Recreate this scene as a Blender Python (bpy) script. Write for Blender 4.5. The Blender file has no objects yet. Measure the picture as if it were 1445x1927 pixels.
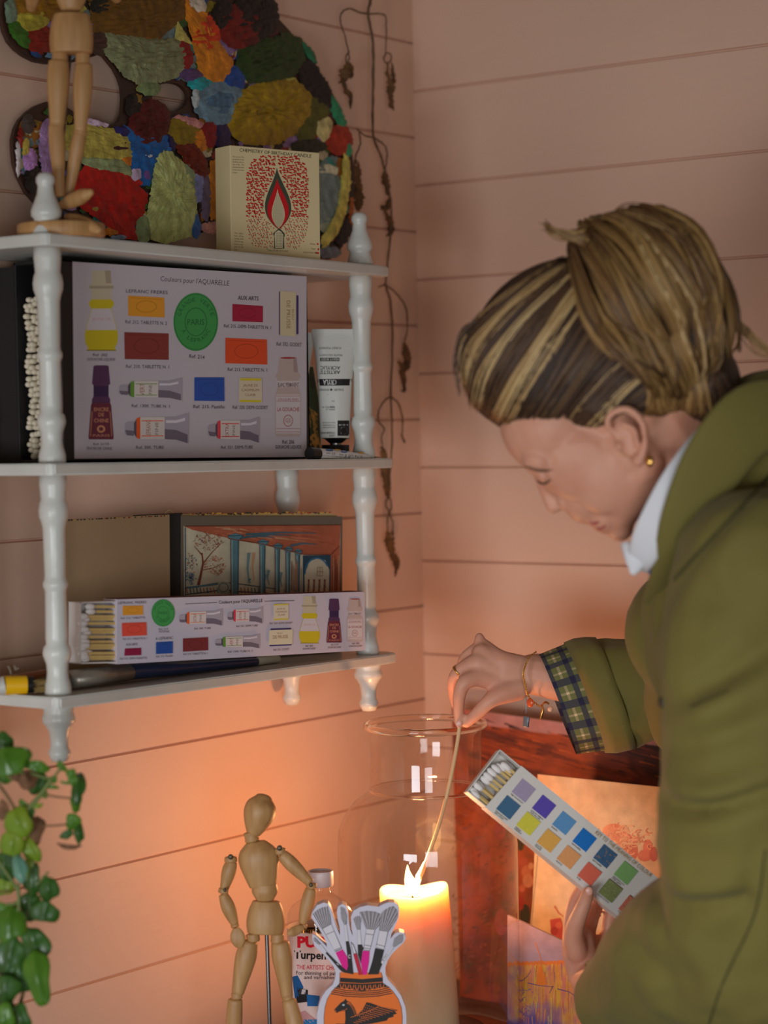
import bpy, bmesh, math, random
import numpy as np
from mathutils import Vector, Matrix, Quaternion
from mathutils.bvhtree import BVHTree
from mathutils.geometry import tessellate_polygon
from mathutils.noise import noise as pnoise

# ------------------------------------------------------------------ camera, light, exposure
SC = bpy.context.scene
COL = SC.collection
W, H, F = 1445.0, 1927.0, 4202.8
EYE = Vector((1.6976, -2.3171, 0.0))
YAW, PIT, ROL = 0.649050, 0.0366962, -0.0193421
fw = Vector((-math.sin(YAW)*math.cos(PIT), math.cos(YAW)*math.cos(PIT), -math.sin(PIT)))
r0 = fw.cross(Vector((0, 0, 1))).normalized(); u0 = r0.cross(fw)
RT = r0*math.cos(ROL) + u0*math.sin(ROL); UP = u0*math.cos(ROL) - r0*math.sin(ROL)
cd = bpy.data.cameras.new('camera'); cam = bpy.data.objects.new('camera', cd); COL.objects.link(cam)
m = Matrix((RT, UP, -fw)).transposed().to_4x4(); m.translation = EYE; cam.matrix_world = m
cd.sensor_fit = 'HORIZONTAL'; cd.sensor_width = 24.0; cd.lens = F/W*24.0
cd.clip_start = .05
cd.dof.use_dof = True; cd.dof.focus_distance = 2.40; cd.dof.aperture_fstop = 2.8
SC.camera = cam
SC.view_settings.view_transform = 'Standard'; SC.view_settings.look = 'None'
SC.view_settings.gamma = 1; SC.view_settings.use_curve_mapping = False
SC.view_settings.exposure = 0.0
SC.cycles.use_denoising = True
SC.cycles.max_bounces = 10; SC.cycles.transparent_max_bounces = 24
SC.cycles.sample_clamp_indirect = 3.0; SC.cycles.caustics_reflective = False; SC.cycles.caustics_refractive = False
wd = bpy.data.worlds.new('world'); SC.world = wd; wd.use_nodes = True
wd.node_tree.nodes['Background'].inputs[0].default_value = (.80, .70, .60, 1)
wd.node_tree.nodes['Background'].inputs[1].default_value = 0.085

def look(o, tgt):
    o.rotation_euler = (Vector(tgt) - o.location).to_track_quat('-Z', 'Y').to_euler()
def area(name, loc, tgt, sx, sy, power, color):
    l = bpy.data.lights.new(name, 'AREA'); l.shape = 'RECTANGLE'; l.size = sx; l.size_y = sy
    l.energy = power; l.color = color; l.spread = math.radians(85)
    o = bpy.data.objects.new(name, l); COL.objects.link(o); o.location = loc; look(o, tgt); return o
# daylight through the window of the studio, behind and to the left of the photographer
area('window_daylight', (1.0, -3.3, -.60), (.40, -.35, -.62), .9, .7, 7.2, (.90, .95, 1.0))
area('second_window_daylight', (2.45, -2.9, -.45), (.25, -.45, -.55), .9, .9, 5.2, (.95, .97, 1.0))
# candle flame
def point(name, loc, power, color, r):
    l = bpy.data.lights.new(name, 'POINT'); l.energy = power; l.color = color; l.shadow_soft_size = r
    o = bpy.data.objects.new(name, l); COL.objects.link(o); o.location = loc; return o

# ------------------------------------------------------------------ geometry helpers
def ray(px, py):
    return fw + RT*((px - W/2)/F) - UP*((py - H/2)/F)
def at(px, py, d=None, x=None, y=None, z=None):
    r = ray(px, py)
    if d is not None: return EYE + r*d
    if x is not None: return EYE + r*((x - EYE.x)/r.x)
    if y is not None: return EYE + r*((y - EYE.y)/r.y)
    return EYE + r*((z - EYE.z)/r.z)
def on_plane(o, n):
    o = Vector(o); n = Vector(n)
    def f(px, py):
        r = ray(px, py); return EYE + r*((o - EYE).dot(n)/r.dot(n))
    return f
def pxm(d): return d/F           # metres per photograph pixel at a depth

def lin(c):
    c = c/255.0
    return c/12.92 if c <= .04045 else ((c + .055)/1.055)**2.4
def rgb(*c):
    if len(c) == 1: c = c[0]
    return (lin(c[0]), lin(c[1]), lin(c[2]), 1.0)

WM = {}
def wm(o): return WM.get(o.name, Matrix.Identity(4)) if o else Matrix.Identity(4)
def tag(o, label=None, cat=None, group=None, kind=None):
    if label: o['label'] = label
    if cat: o['category'] = cat
    if group: o['group'] = group
    if kind: o['kind'] = kind
    return o
def thing(name, loc, label, cat, group=None):
    o = bpy.data.objects.new(name, None); COL.objects.link(o); o.location = loc
    o.empty_display_size = .01
    WM[o.name] = Matrix.Translation(Vector(loc)); tag(o, label, cat, group); return o
def link(name, me, parent=None, origin=None, base=False):
    """me is in world coordinates; link it with its own origin, child of parent"""
    n = len(me.vertices); co = np.empty(n*3, dtype=np.float32); me.vertices.foreach_get('co', co); co = co.reshape(-1, 3)
    if n == 0: raise RuntimeError('empty '+name)
    lo, hi = co.min(0), co.max(0)
    c = (lo + hi)/2
    if base: c[2] = lo[2]
    if origin is not None: c = np.array(origin, dtype=np.float32)
    co -= c; me.vertices.foreach_set('co', co.ravel()); me.update()
    o = bpy.data.objects.new(name, me); COL.objects.link(o)
    wc = Vector([float(v) for v in c])
    if parent: o.parent = parent; o.location = wm(parent).inverted() @ wc
    else: o.location = wc
    WM[o.name] = Matrix.Translation(wc)
    return o
def fin(name, bm, mat, parent=None, smooth=True, base=False, origin=None, auto=None):
    me = bpy.data.meshes.new(name); bm.to_mesh(me); bm.free()
    if not isinstance(mat, (list, tuple)): mat = [mat]
    for x in mat: me.materials.append(x)
    if smooth:
        me.polygons.foreach_set('use_smooth', [True]*len(me.polygons))
        if auto: me.set_sharp_from_angle(angle=math.radians(auto))
    return link(name, me, parent, origin, base)

def frame(d, hint=(0, 0, 1)):
    d = Vector(d).normalized(); h = Vector(hint)
    if abs(d.dot(h)) > .98*h.length: h = Vector((1, 0, 0))
    a = h.cross(d).normalized(); return a, d.cross(a), d
def sweep(bm, pts, rad, seg=10, caps=True, flat=1.0, hint=(0, 0, 1), mi=0, capf=1.0):
    """tube along pts; rad per point (number or (ra, rb)); rounded ends"""
    pts = [Vector(q) for q in pts]; n = len(pts)
    rad = list(rad) if isinstance(rad, (list, tuple)) else [rad]*n
    P, R = [], []
    def rr(r): return (r, r*flat) if not isinstance(r, tuple) else r
    if caps:
        d = (pts[1] - pts[0]).normalized(); a, b = rr(rad[0]); k = min(a, b)
        for t in (90, 60, 30):
            s, c = math.sin(math.radians(t)), max(.02, math.cos(math.radians(t)))
            P.append(pts[0] - d*k*s*capf); R.append((a*c, b*c))
    for q, r in zip(pts, rad): P.append(q); R.append(rr(r))
    if caps:
        d = (pts[-1] - pts[-2]).normalized(); a, b = rr(rad[-1]); k = min(a, b)
        for t in (30, 60, 90):
            s, c = math.sin(math.radians(t)), max(.02, math.cos(math.radians(t)))
            P.append(pts[-1] + d*k*s*capf); R.append((a*c, b*c))
    rings = []; prev = None
    for i, q in enumerate(P):
        d = (P[min(i+1, len(P)-1)] - P[max(i-1, 0)])
        if d.length < 1e-9: d = Vector((0, 0, 1))
        d.normalize()
        if prev is None: a, b, _ = frame(d, hint)
        else:
            a = prev - d*prev.dot(d); a.normalize(); b = d.cross(a)
        prev = a
        rings.append([bm.verts.new(q + a*R[i][0]*math.cos(2*math.pi*j/seg) + b*R[i][1]*math.sin(2*math.pi*j/seg)) for j in range(seg)])
    for r1, r2 in zip(rings, rings[1:]):
        for j in range(seg):
            f = bm.faces.new((r1[j], r1[(j+1) % seg], r2[(j+1) % seg], r2[j])); f.material_index = mi
    f = bm.faces.new(rings[0][::-1]); f.material_index = mi
    f = bm.faces.new(rings[-1]); f.material_index = mi
def smooth_path(pts, n=8):
    """Catmull-Rom through pts (tuples of any length)"""
    A = [np.array(q, dtype=float) for q in pts]; A = [2*A[0]-A[1]] + A + [2*A[-1]-A[-2]]
    out = []
    for i in range(1, len(A)-2):
        for k in range(n):
            t = k/n
            out.append(.5*((2*A[i]) + (-A[i-1]+A[i+1])*t + (2*A[i-1]-5*A[i]+4*A[i+1]-A[i+2])*t*t + (-A[i-1]+3*A[i]-3*A[i+1]+A[i+2])*t**3))
    out.append(A[-2]); return out
def ellipsoid(bm, c, r, M=None, sub=3):
    q = bmesh.ops.create_icosphere(bm, subdivisions=sub, radius=1)
    M = (M.to_4x4() if M else Matrix.Identity(4))
    T = Matrix.Translation(Vector(c)) @ M @ Matrix.Diagonal((r[0], r[1], r[2], 1))
    bmesh.ops.transform(bm, matrix=T, verts=q['verts'])
def lathe(bm, prof, loc=(0, 0, 0), seg=32, M=None, flat=1.0, close=True):
    M = M or Matrix.Identity(3); loc = Vector(loc); rings = []
    for r, z in prof:
        rings.append([bm.verts.new(loc + M @ Vector((max(r, 1e-5)*math.cos(2*math.pi*j/seg), max(r, 1e-5)*flat*math.sin(2*math.pi*j/seg), z))) for j in range(seg)])
    for r1, r2 in zip(rings, rings[1:]):
        for j in range(seg): bm.faces.new((r1[j], r1[(j+1) % seg], r2[(j+1) % seg], r2[j]))
    if close: bm.faces.new(rings[0][::-1]); bm.faces.new(rings[-1])
def box(bm, lo, hi, M=None, bev=0, seg=2):
    q = bmesh.ops.create_cube(bm, size=1); vs = q['verts']
    lo = Vector(lo); hi = Vector(hi)
    T = Matrix.Translation((lo+hi)/2) @ Matrix.Diagonal((*(hi-lo), 1))
    bmesh.ops.transform(bm, matrix=T, verts=vs)
    if bev:
        es = list({e for v in vs for e in v.link_edges})
        r = bmesh.ops.bevel(bm, geom=es, offset=bev, segments=seg, affect='EDGES', profile=.5)
        vs = list({v for f in r['faces'] for v in f.verts} | {v for v in vs if v.is_valid})
        # collect every vertex joined to these
        st = set(vs); stack = list(vs)
        while stack:
            v = stack.pop()
            for e in v.link_edges:
                w = e.other_vert(v)
                if w not in st: st.add(w); stack.append(w)
        vs = list(st)
    if M is not None: bmesh.ops.transform(bm, matrix=M, verts=vs)
    return vs
def basis(o, u, v, n):
    m = Matrix((Vector(u), Vector(v), Vector(n))).transposed().to_4x4(); m.translation = Vector(o); return m
def remesh(bm, voxel, sm=4, fac=.5):
    me = bpy.data.meshes.new('t'); bm.to_mesh(me); bm.free()
    o = bpy.data.objects.new('t', me); COL.objects.link(o)
    a = o.modifiers.new('r', 'REMESH'); a.mode = 'VOXEL'; a.voxel_size = voxel; a.use_smooth_shade = True
    if sm:
        b = o.modifiers.new('s', 'SMOOTH'); b.iterations = sm; b.factor = fac
    dg = bpy.context.evaluated_depsgraph_get(); dg.update()
    r = bpy.data.meshes.new_from_object(o.evaluated_get(dg))
    bpy.data.objects.remove(o); bpy.data.meshes.remove(me); return r
def get_co(me):
    a = np.empty(len(me.vertices)*3, dtype=np.float32); me.vertices.foreach_get('co', a); return a.reshape(-1, 3)
def set_co(me, a): me.vertices.foreach_set('co', a.astype(np.float32).ravel()); me.update()
def get_no(me):
    a = np.empty(len(me.vertices)*3, dtype=np.float32); me.vertices.foreach_get('normal', a); return a.reshape(-1, 3)
def project(P_):
    """world points -> photograph pixels (numpy)"""
    d = P_ - np.array(EYE); z = d @ np.array(fw)
    return np.stack([W/2 + F*(d @ np.array(RT))/z, H/2 - F*(d @ np.array(UP))/z, z], 1)

# ------------------------------------------------------------------ materials
MATS = {}
def mat(name, color, rough=.5, metal=0, noise=None, bump=None, sss=None, spec=.5, coat=0, stretch=(1, 1, 1), rot=(0, 0, 0), sheen=0, attr=None, trans=0):
    """noise=(scale, other colour, contrast), bump=(scale, strength, distance); attr = vertex colour of the thing's own print or paint"""
    if name in MATS: return MATS[name]
    m = bpy.data.materials.new(name); m.use_nodes = True; nt = m.node_tree; b = nt.nodes['Principled BSDF']
    MATS[name] = m
    def N(t): return nt.nodes.new(t)
    L = nt.links.new
    tc = N('ShaderNodeTexCoord'); mp = N('ShaderNodeMapping'); L(tc.outputs['Object'], mp.inputs[0])
    mp.inputs['Scale'].default_value = stretch; mp.inputs['Rotation'].default_value = rot
    src = None
    if attr:
        a = N('ShaderNodeAttribute'); a.attribute_name = attr; src = a.outputs['Color']
    else: b.inputs['Base Color'].default_value = color
    if noise:
        n = N('ShaderNodeTexNoise'); n.inputs['Scale'].default_value = noise[0]; n.inputs['Detail'].default_value = 6
        L(mp.outputs[0], n.inputs[0])
        r = N('ShaderNodeMapRange'); k = noise[2]
        r.inputs[1].default_value = .5 - .5/k; r.inputs[2].default_value = .5 + .5/k
        L(n.outputs[0], r.inputs[0])
        x = N('ShaderNodeMix'); x.data_type = 'RGBA'
        L(r.outputs[0], x.inputs[0])
        if src: L(src, x.inputs[6])
        else: x.inputs[6].default_value = color
        if isinstance(noise[1], (int, float)):
            x.blend_type = 'MULTIPLY'; x.inputs[7].default_value = (noise[1],)*3 + (1,)
        else: x.inputs[7].default_value = noise[1]
        src = x.outputs[2]
    if src: L(src, b.inputs['Base Color'])
    b.inputs['Roughness'].default_value = rough; b.inputs['Metallic'].default_value = metal
    b.inputs['Specular IOR Level'].default_value = spec
    b.inputs['Coat Weight'].default_value = coat; b.inputs['Sheen Weight'].default_value = sheen
    b.inputs['Transmission Weight'].default_value = trans
    if bump:
        n = N('ShaderNodeTexNoise'); n.inputs['Scale'].default_value = bump[0]; n.inputs['Detail'].default_value = 5
        L(mp.outputs[0], n.inputs[0])
        u = N('ShaderNodeBump'); u.inputs['Strength'].default_value = bump[1]; u.inputs['Distance'].default_value = bump[2]
        L(n.outputs[0], u.inputs['Height']); L(u.outputs[0], b.inputs['Normal'])
    if sss:
        b.inputs['Subsurface Weight'].default_value = sss[0]; b.inputs['Subsurface Radius'].default_value = sss[1]
        b.inputs['Subsurface Scale'].default_value = sss[2]
    return m
def thin_glass(name, tint=(1, 1, 1, 1), refl=1.0):
    m = bpy.data.materials.new(name); m.use_nodes = True; nt = m.node_tree
    nt.nodes.remove(nt.nodes['Principled BSDF']); out = nt.nodes['Material Output']
    t = nt.nodes.new('ShaderNodeBsdfTransparent'); t.inputs[0].default_value = tint
    g = nt.nodes.new('ShaderNodeBsdfGlossy'); g.inputs['Roughness'].default_value = .02
    fr = nt.nodes.new('ShaderNodeFresnel'); ge = nt.nodes.new('ShaderNodeNewGeometry'); io = nt.nodes.new('ShaderNodeMapRange')
    io.inputs[3].default_value = 1.5; io.inputs[4].default_value = 1/1.5; nt.links.new(ge.outputs['Backfacing'], io.inputs[0]); nt.links.new(io.outputs[0], fr.inputs[0])
    mu = nt.nodes.new('ShaderNodeMath'); mu.operation = 'MULTIPLY'; mu.inputs[1].default_value = refl
    mx = nt.nodes.new('ShaderNodeMixShader')
    nt.links.new(fr.outputs[0], mu.inputs[0]); nt.links.new(mu.outputs[0], mx.inputs[0])
    nt.links.new(t.outputs[0], mx.inputs[1]); nt.links.new(g.outputs[0], mx.inputs[2]); nt.links.new(mx.outputs[0], out.inputs[0])
    return m
def emit(name, color, s):
    m = bpy.data.materials.new(name); m.use_nodes = True; nt = m.node_tree
    b = nt.nodes['Principled BSDF']; b.inputs['Base Color'].default_value = (0, 0, 0, 1)
    b.inputs['Emission Color'].default_value = color; b.inputs['Emission Strength'].default_value = s
    return m
M_INK = mat('printed_ink', (.5, .5, .5, 1), .62, attr='ink', spec=.3)
M_PAINT = mat('oil_paint', (.5, .5, .5, 1), .42, attr='ink', noise=(90, .55, 2.2), bump=(160, .55, .0025), spec=.4)
M_CANVAS = mat('painted_canvas', (.5, .5, .5, 1), .6, attr='ink', noise=(60, .7, 2.0), bump=(300, .3, .001))

# ------------------------------------------------------------------ flat artwork (print, drawing, lettering) laid on a real surface
class Art:
    def __init__(s, proj, z=(0, 0, 1), n=None, lift=.00015, step=.000006, bg=None):
        """proj: pixel -> point on the surface; z = (ox, oy, scale): enlarged-crop coordinates -> pixels; n: surface normal"""
        s.proj, s.z, s.n, s.lift, s.step = proj, z, n, lift, step
        s.V, s.Fc, s.C = [], [], []; s.k = 0; s.hold = False
    def W(s, x, y, h=0):
        px, py = s.z[0] + x*s.z[2], s.z[1] + y*s.z[2]
        r = s.proj(px, py)
        if isinstance(r, tuple): p_, n = r
        else: p_, n = r, s.n
        if n is None: n = (EYE - p_).normalized()
        return p_ + n*(s.lift + s.k*s.step + h)
    def poly(s, pts, col, h=0):
        s.k += (not s.hold); tri = tessellate_polygon([[Vector((a, b, 0)) for a, b in pts]])
        i0 = len(s.V); s.V += [s.W(a, b, h) for a, b in pts]
        for t in tri: s.Fc.append([i0 + q for q in t]); s.C.append(col)
    def grid(s, pts4, col, nx=8, ny=8):
        s.k += 1; A, B, C_, D_ = [np.array(q, float) for q in pts4]; i0 = len(s.V)
        for j in range(ny+1):
            for i in range(nx+1):
                u, v = i/nx, j/ny; q = (A*(1-u)+B*u)*(1-v) + (D_*(1-u)+C_*u)*v
                s.V.append(s.W(q[0], q[1]))
        for j in range(ny):
            for i in range(nx):
                a = i0 + j*(nx+1)+i; s.Fc.append([a, a+1, a+nx+2, a+nx+1]); s.C.append(col(i/nx, j/ny) if callable(col) else col)
    def ell(s, cx, cy, rx, ry, col, rot=0, n=28, a0=0, a1=360, h=0):
        c, q = math.cos(math.radians(rot)), math.sin(math.radians(rot)); P_ = []
        for i in range(n):
            t = math.radians(a0 + (a1-a0)*i/n); X, Y = rx*math.cos(t), ry*math.sin(t)
            P_.append((cx + X*c - Y*q, cy + X*q + Y*c))
        s.poly(P_, col, h)
    def line(s, pts, w, col, w2=None):
        s.k += (not s.hold); w2 = w if w2 is None else w2; n = len(pts); i0 = len(s.V)
        for i, (x, y) in enumerate(pts):
            a = pts[max(i-1, 0)]; b = pts[min(i+1, n-1)]; dx, dy = b[0]-a[0], b[1]-a[1]; l = math.hypot(dx, dy) or 1
            ww = (w + (w2-w)*i/max(1, n-1))/2
            s.V.append(s.W(x - dy/l*ww, y + dx/l*ww)); s.V.append(s.W(x + dy/l*ww, y - dx/l*ww))
        for i in range(n-1):
            a = i0 + 2*i; s.Fc.append([a, a+1, a+3, a+2]); s.C.append(col)
    def ring(s, cx, cy, rx, ry, w, col, a0=0, a1=360, n=32, rot=0):
        c, q = math.cos(math.radians(rot)), math.sin(math.radians(rot))
        P_ = []
        for i in range(n+1):
            t = math.radians(a0 + (a1-a0)*i/n); X, Y = rx*math.cos(t), ry*math.sin(t); P_.append((cx + X*c - Y*q, cy + X*q + Y*c))
        s.line(P_, w, col)
    def text(s, t, p0, p1, h, col, bold=0):
        """baseline from p0 to p1, capitals h high"""
        s.k += 1
        cu = bpy.data.curves.new('t', 'FONT'); cu.body = t; cu.size = 1; cu.resolution_u = 2; cu.offset = bold
        o = bpy.data.objects.new('t', cu); COL.objects.link(o)
        dg = bpy.context.evaluated_depsgraph_get(); dg.update()
        me = bpy.data.meshes.new_from_object(o.evaluated_get(dg)); co = get_co(me)
        if len(co):
            x0, x1 = co[:, 0].min(), co[:, 0].max(); dx, dy = p1[0]-p0[0], p1[1]-p0[1]; l = math.hypot(dx, dy)
            ux, uy = dx/l, dy/l; vx, vy = uy, -ux; sx = l/(x1-x0); sy = h/.70; i0 = len(s.V)
            for q in co:
                a, b = (q[0]-x0)*sx, q[1]*sy; s.V.append(s.W(p0[0] + ux*a + vx*b, p0[1] + uy*a + vy*b))
            for f in me.polygons: s.Fc.append([i0 + v for v in f.vertices]); s.C.append(col)
        bpy.data.objects.remove(o); bpy.data.curves.remove(cu); bpy.data.meshes.remove(me)
    def done(s, name, parent=None, mat_=None):
        me = bpy.data.meshes.new(name); me.from_pydata([tuple(v) for v in s.V], [], s.Fc)
        ca = me.color_attributes.new('ink', 'FLOAT_COLOR', 'CORNER'); arr = []
        for f, c in zip(me.polygons, s.C):
            # faces look out towards the front of the surface
            arr += list(c)*len(f.vertices)
        ca.data.foreach_set('color', arr)
        me.materials.append(mat_ or M_INK); me.update()
        return link(name, me, parent)
# ------------------------------------------------------------------ room
M_WALL = mat('pink_boards', rgb(228, 190, 166), .55, noise=(3.5, .93, 1.6), bump=(35, .12, .004), stretch=(1, 1, 3))
Z_TABLE = -.700; PITCH = .12
def board_wall(name, axis, z0, a0, a1):
    """wall of horizontal tongue and groove boards; axis 'x': plane x=0 running in y; 'y': plane y=0 running in x"""
    bm = bmesh.new(); prof = []
    zs = [z0 + PITCH*k for k in range(-14, 12)]
    for z in zs: prof += [(z-.0022, 0), (z-.0006, -.0045), (z+.0006, -.0045), (z+.0014, 0)]
    prof = [(zs[0]-.10, 0)] + prof + [(zs[-1]+.10, 0)]
    n = 14; cols = []
    for i in range(n+1):
        a = a0 + (a1-a0)*i/n
        cols.append([bm.verts.new((d, a, z) if axis == 'x' else (a, -d, z)) for z, d in prof])
    for c1, c2 in zip(cols, cols[1:]):
        for i in range(len(prof)-1):
            q = (c1[i], c2[i], c2[i+1], c1[i+1]); bm.faces.new(q if axis == 'y' else q[::-1])
    return tag(fin(name, bm, M_WALL, smooth=False), kind='structure')
board_wall('wall_left', 'x', .61305, -2.9, .006)
board_wall('wall_back', 'y', .55159, .0, 2.6)
bm = bmesh.new(); box(bm, (-.02, -4.2, -1.52), (3.2, .02, -1.50))
tag(fin('floor', bm, mat('floor_boards', rgb(90, 62, 44), .6, noise=(6, .7, 2), stretch=(1, 8, 1)), smooth=False), kind='structure')

# table carrying the jar and the figures
M_TABLE = mat('dark_red_wood', rgb(62, 24, 16), .4, noise=(8, .5, 2), stretch=(1, 8, 1))
tb = thing('table', (.4, -.45, -1.5), 'dark reddish wooden table in the corner under the jar and figures', 'table')
bm = bmesh.new(); box(bm, (.015, -.92, Z_TABLE-.03), (1.05, -.02, Z_TABLE), bev=.003); fin('tabletop', bm, M_TABLE, tb, smooth=False)
for X in (.06, 1.0):
    for Y in (-.87, -.07):
        bm = bmesh.new(); lathe(bm, [(.022, 0), (.026, .3), (.02, .5), (.028, .75), (.028, .770)], (X, Y, -1.5), 20); fin('leg', bm, M_TABLE, tb)

# ------------------------------------------------------------------ hanging shelf
TILT = -.012
def shz(level, y): return level + TILT*(y + .79)
L_TOP, L_MID, L_BOT = .1925, -.0262, -.2500
M_WHITE = mat('white_gloss_paint', rgb(214, 214, 206), .32, noise=(14, .86, 2.0), bump=(45, .25, .003))
sh = thing('hanging_shelf', (0.0, -.54, -.26), 'white painted three-tier hanging shelf with turned posts on the left wall', 'shelf')
for lv in (L_TOP, L_MID, L_BOT):
    bm = bmesh.new()
    outline = [(.001, -.817), (.158, -.817), (.163, -.812), (.163, -.292), (.158, -.270), (.140, -.262), (.001, -.262)]
    top = [bm.verts.new((x, y, shz(lv, y))) for x, y in outline]; bot = [bm.verts.new((x, y, shz(lv, y)-.0112)) for x, y in outline]
    bm.faces.new(top[::-1]) ; bm.faces.new(bot)
    for i in range(len(outline)):
        j = (i+1) % len(outline); bm.faces.new((top[i], top[j], bot[j], bot[i]))
    bmesh.ops.recalc_face_normals(bm, faces=bm.faces)
    bmesh.ops.bevel(bm, geom=[e for e in bm.edges], offset=.0014, segments=2, affect='EDGES')
    fin('shelf_board', bm, M_WHITE, sh, auto=40)
def post_profile(h):
    """turned spindle between two boards, height h"""
    return [(.0145, 0), (.0150, .002), (.0150, .008), (.0125, .016), (.0118, .022), (.0125, .030), (.0150, .036), (.0162, .040), (.0150, .046), (.0122, .049), (.0126, .056),
            (.0118, h*.47), (.0124, h*.48), (.0140, h*.495), (.0140, h*.51), (.0124, h*.525), (.0118, h*.54), (.0126, h-.052),
            (.0140, h-.046), (.0163, h-.040), (.0168, h-.034), (.0155, h-.027), (.0140, h-.024), (.0142, h-.020), (.0152, h-.010), (.0150, h)]
for X, Y in ((.140, -.792), (.140, -.300), (.024, -.792), (.026, -.300)):
    bm = bmesh.new()
    for lo, hi in ((L_MID, L_TOP), (L_BOT, L_MID)):
        z0 = shz(lo, Y); h = shz(hi, Y) - .0112 - z0
        lathe(bm, [(r*.87, q) for r, q in post_profile(h)], (X, Y, z0), 32)
    z = shz(L_TOP, Y)     # finial on top
    lathe(bm, [(.0155, 0), (.0158, .006), (.0135, .014), (.0130, .016), (.0160, .019), (.0165, .024), (.0130, .032), (.0095, .040), (.0085, .047), (.0088, .049), (.0102, .0515), (.0100, .056), (.0070, .060), (.001, .0612)], (X, Y, z), 32); [setattr(v.co, 'x', X+(v.co.x-X)*.9) or setattr(v.co, 'y', Y+(v.co.y-Y)*.9) for v in bm.verts if v.co.z > z+.0005]
    z = shz(L_BOT, Y) - .0112
    lathe(bm, [(.001, -.0545), (.0075, -.0535), (.0105, -.0475), (.0108, -.044), (.0088, -.040), (.0086, -.034), (.0100, -.024), (.0122, -.0205), (.0125, -.019), (.0155, -.016), (.0162, -.012), (.0150, -.008), (.0142, -.006), (.0152, -.002), (.0150, 0)], (X, Y, z), 32)
    fin('turned_post', bm, M_WHITE, sh)
# ------------------------------------------------------------------ painter's palette on the top shelf
rnd = random.Random(7)
def inside(pt, poly):
    x, y = pt; c = False; n = len(poly)
    for i in range(n):
        x1, y1 = poly[i]; x2, y2 = poly[(i+1) % n]
        if (y1 > y) != (y2 > y) and x < (x2-x1)*(y-y1)/(y2-y1)+x1: c = not c
    return c
PN = Vector((1, 0, .11)).normalized()
pal_proj = on_plane((.044, 0, .19), PN)
pal_out = [(2,30),(8,58),(17,78),(30,93),(46,105),(66,115),(87,119),(120,120),(150,114),(171,108),(192,100),(203,113),(216,129),(224,145),(230,162),(232,185),(230,215),(224,229),(213,237),(195,238),(169,230),(152,220),(137,209),(116,195),(98,190),(84,192),(66,199),(52,209),(37,225),(29,241),(24,262),(25,285),(27,306),(34,330),(49,360),(73,387),(100,405),(145,428),(200,447),(245,456),(290,458),(318,455),(345,447),(405,432),(480,442),(560,472),(600,485),(622,488),(640,472),(652,445),(660,415),(666,380),(667,350),(666,318),(663,290),(657,257),(648,225),(636,195),(620,165),(603,137),(585,110),(566,84),(545,58),(523,34),(500,12),(440,-50),(360,-110),(260,-150),(160,-160),(80,-125),(30,-70),(5,-10)]
hole = [(320+34*math.cos(t*math.pi/12), 183+28*math.sin(t*math.pi/12)) for t in range(24)]
pl = thing('painter_palette', at(330, 455, x=.044), 'large kidney shaped wooden palette thick with dried oil paint, leaning on the top shelf', 'palette')
def slab(name, loops, proj, n, th, m, parent, bev=0):
    """plate with an outline (and holes) in pixels, given a thickness backwards"""
    bm = bmesh.new(); tri = tessellate_polygon([[Vector((a, b, 0)) for a, b in L_] for L_ in loops])
    flat = [q for L_ in loops for q in L_]
    A = [bm.verts.new(proj(*q)) for q in flat]; B = [bm.verts.new(proj(*q) - n*th) for q in flat]
    for t in tri: bm.faces.new([A[i] for i in t]); bm.faces.new([B[i] for i in t[::-1]])
    k = 0
    for L_ in loops:
        for i in range(len(L_)):
            a, b = k+i, k+(i+1) % len(L_); bm.faces.new((A[a], A[b], B[b], B[a]))
        k += len(L_)
    bmesh.ops.recalc_face_normals(bm, faces=bm.faces)
    return fin(name, bm, m, parent, smooth=False)
slab('board', [pal_out, hole], pal_proj, PN, .005, mat('paint_stained_board', rgb(44, 32, 26), .5, noise=(25, rgb(70, 40, 28), 2)), pl)
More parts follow.
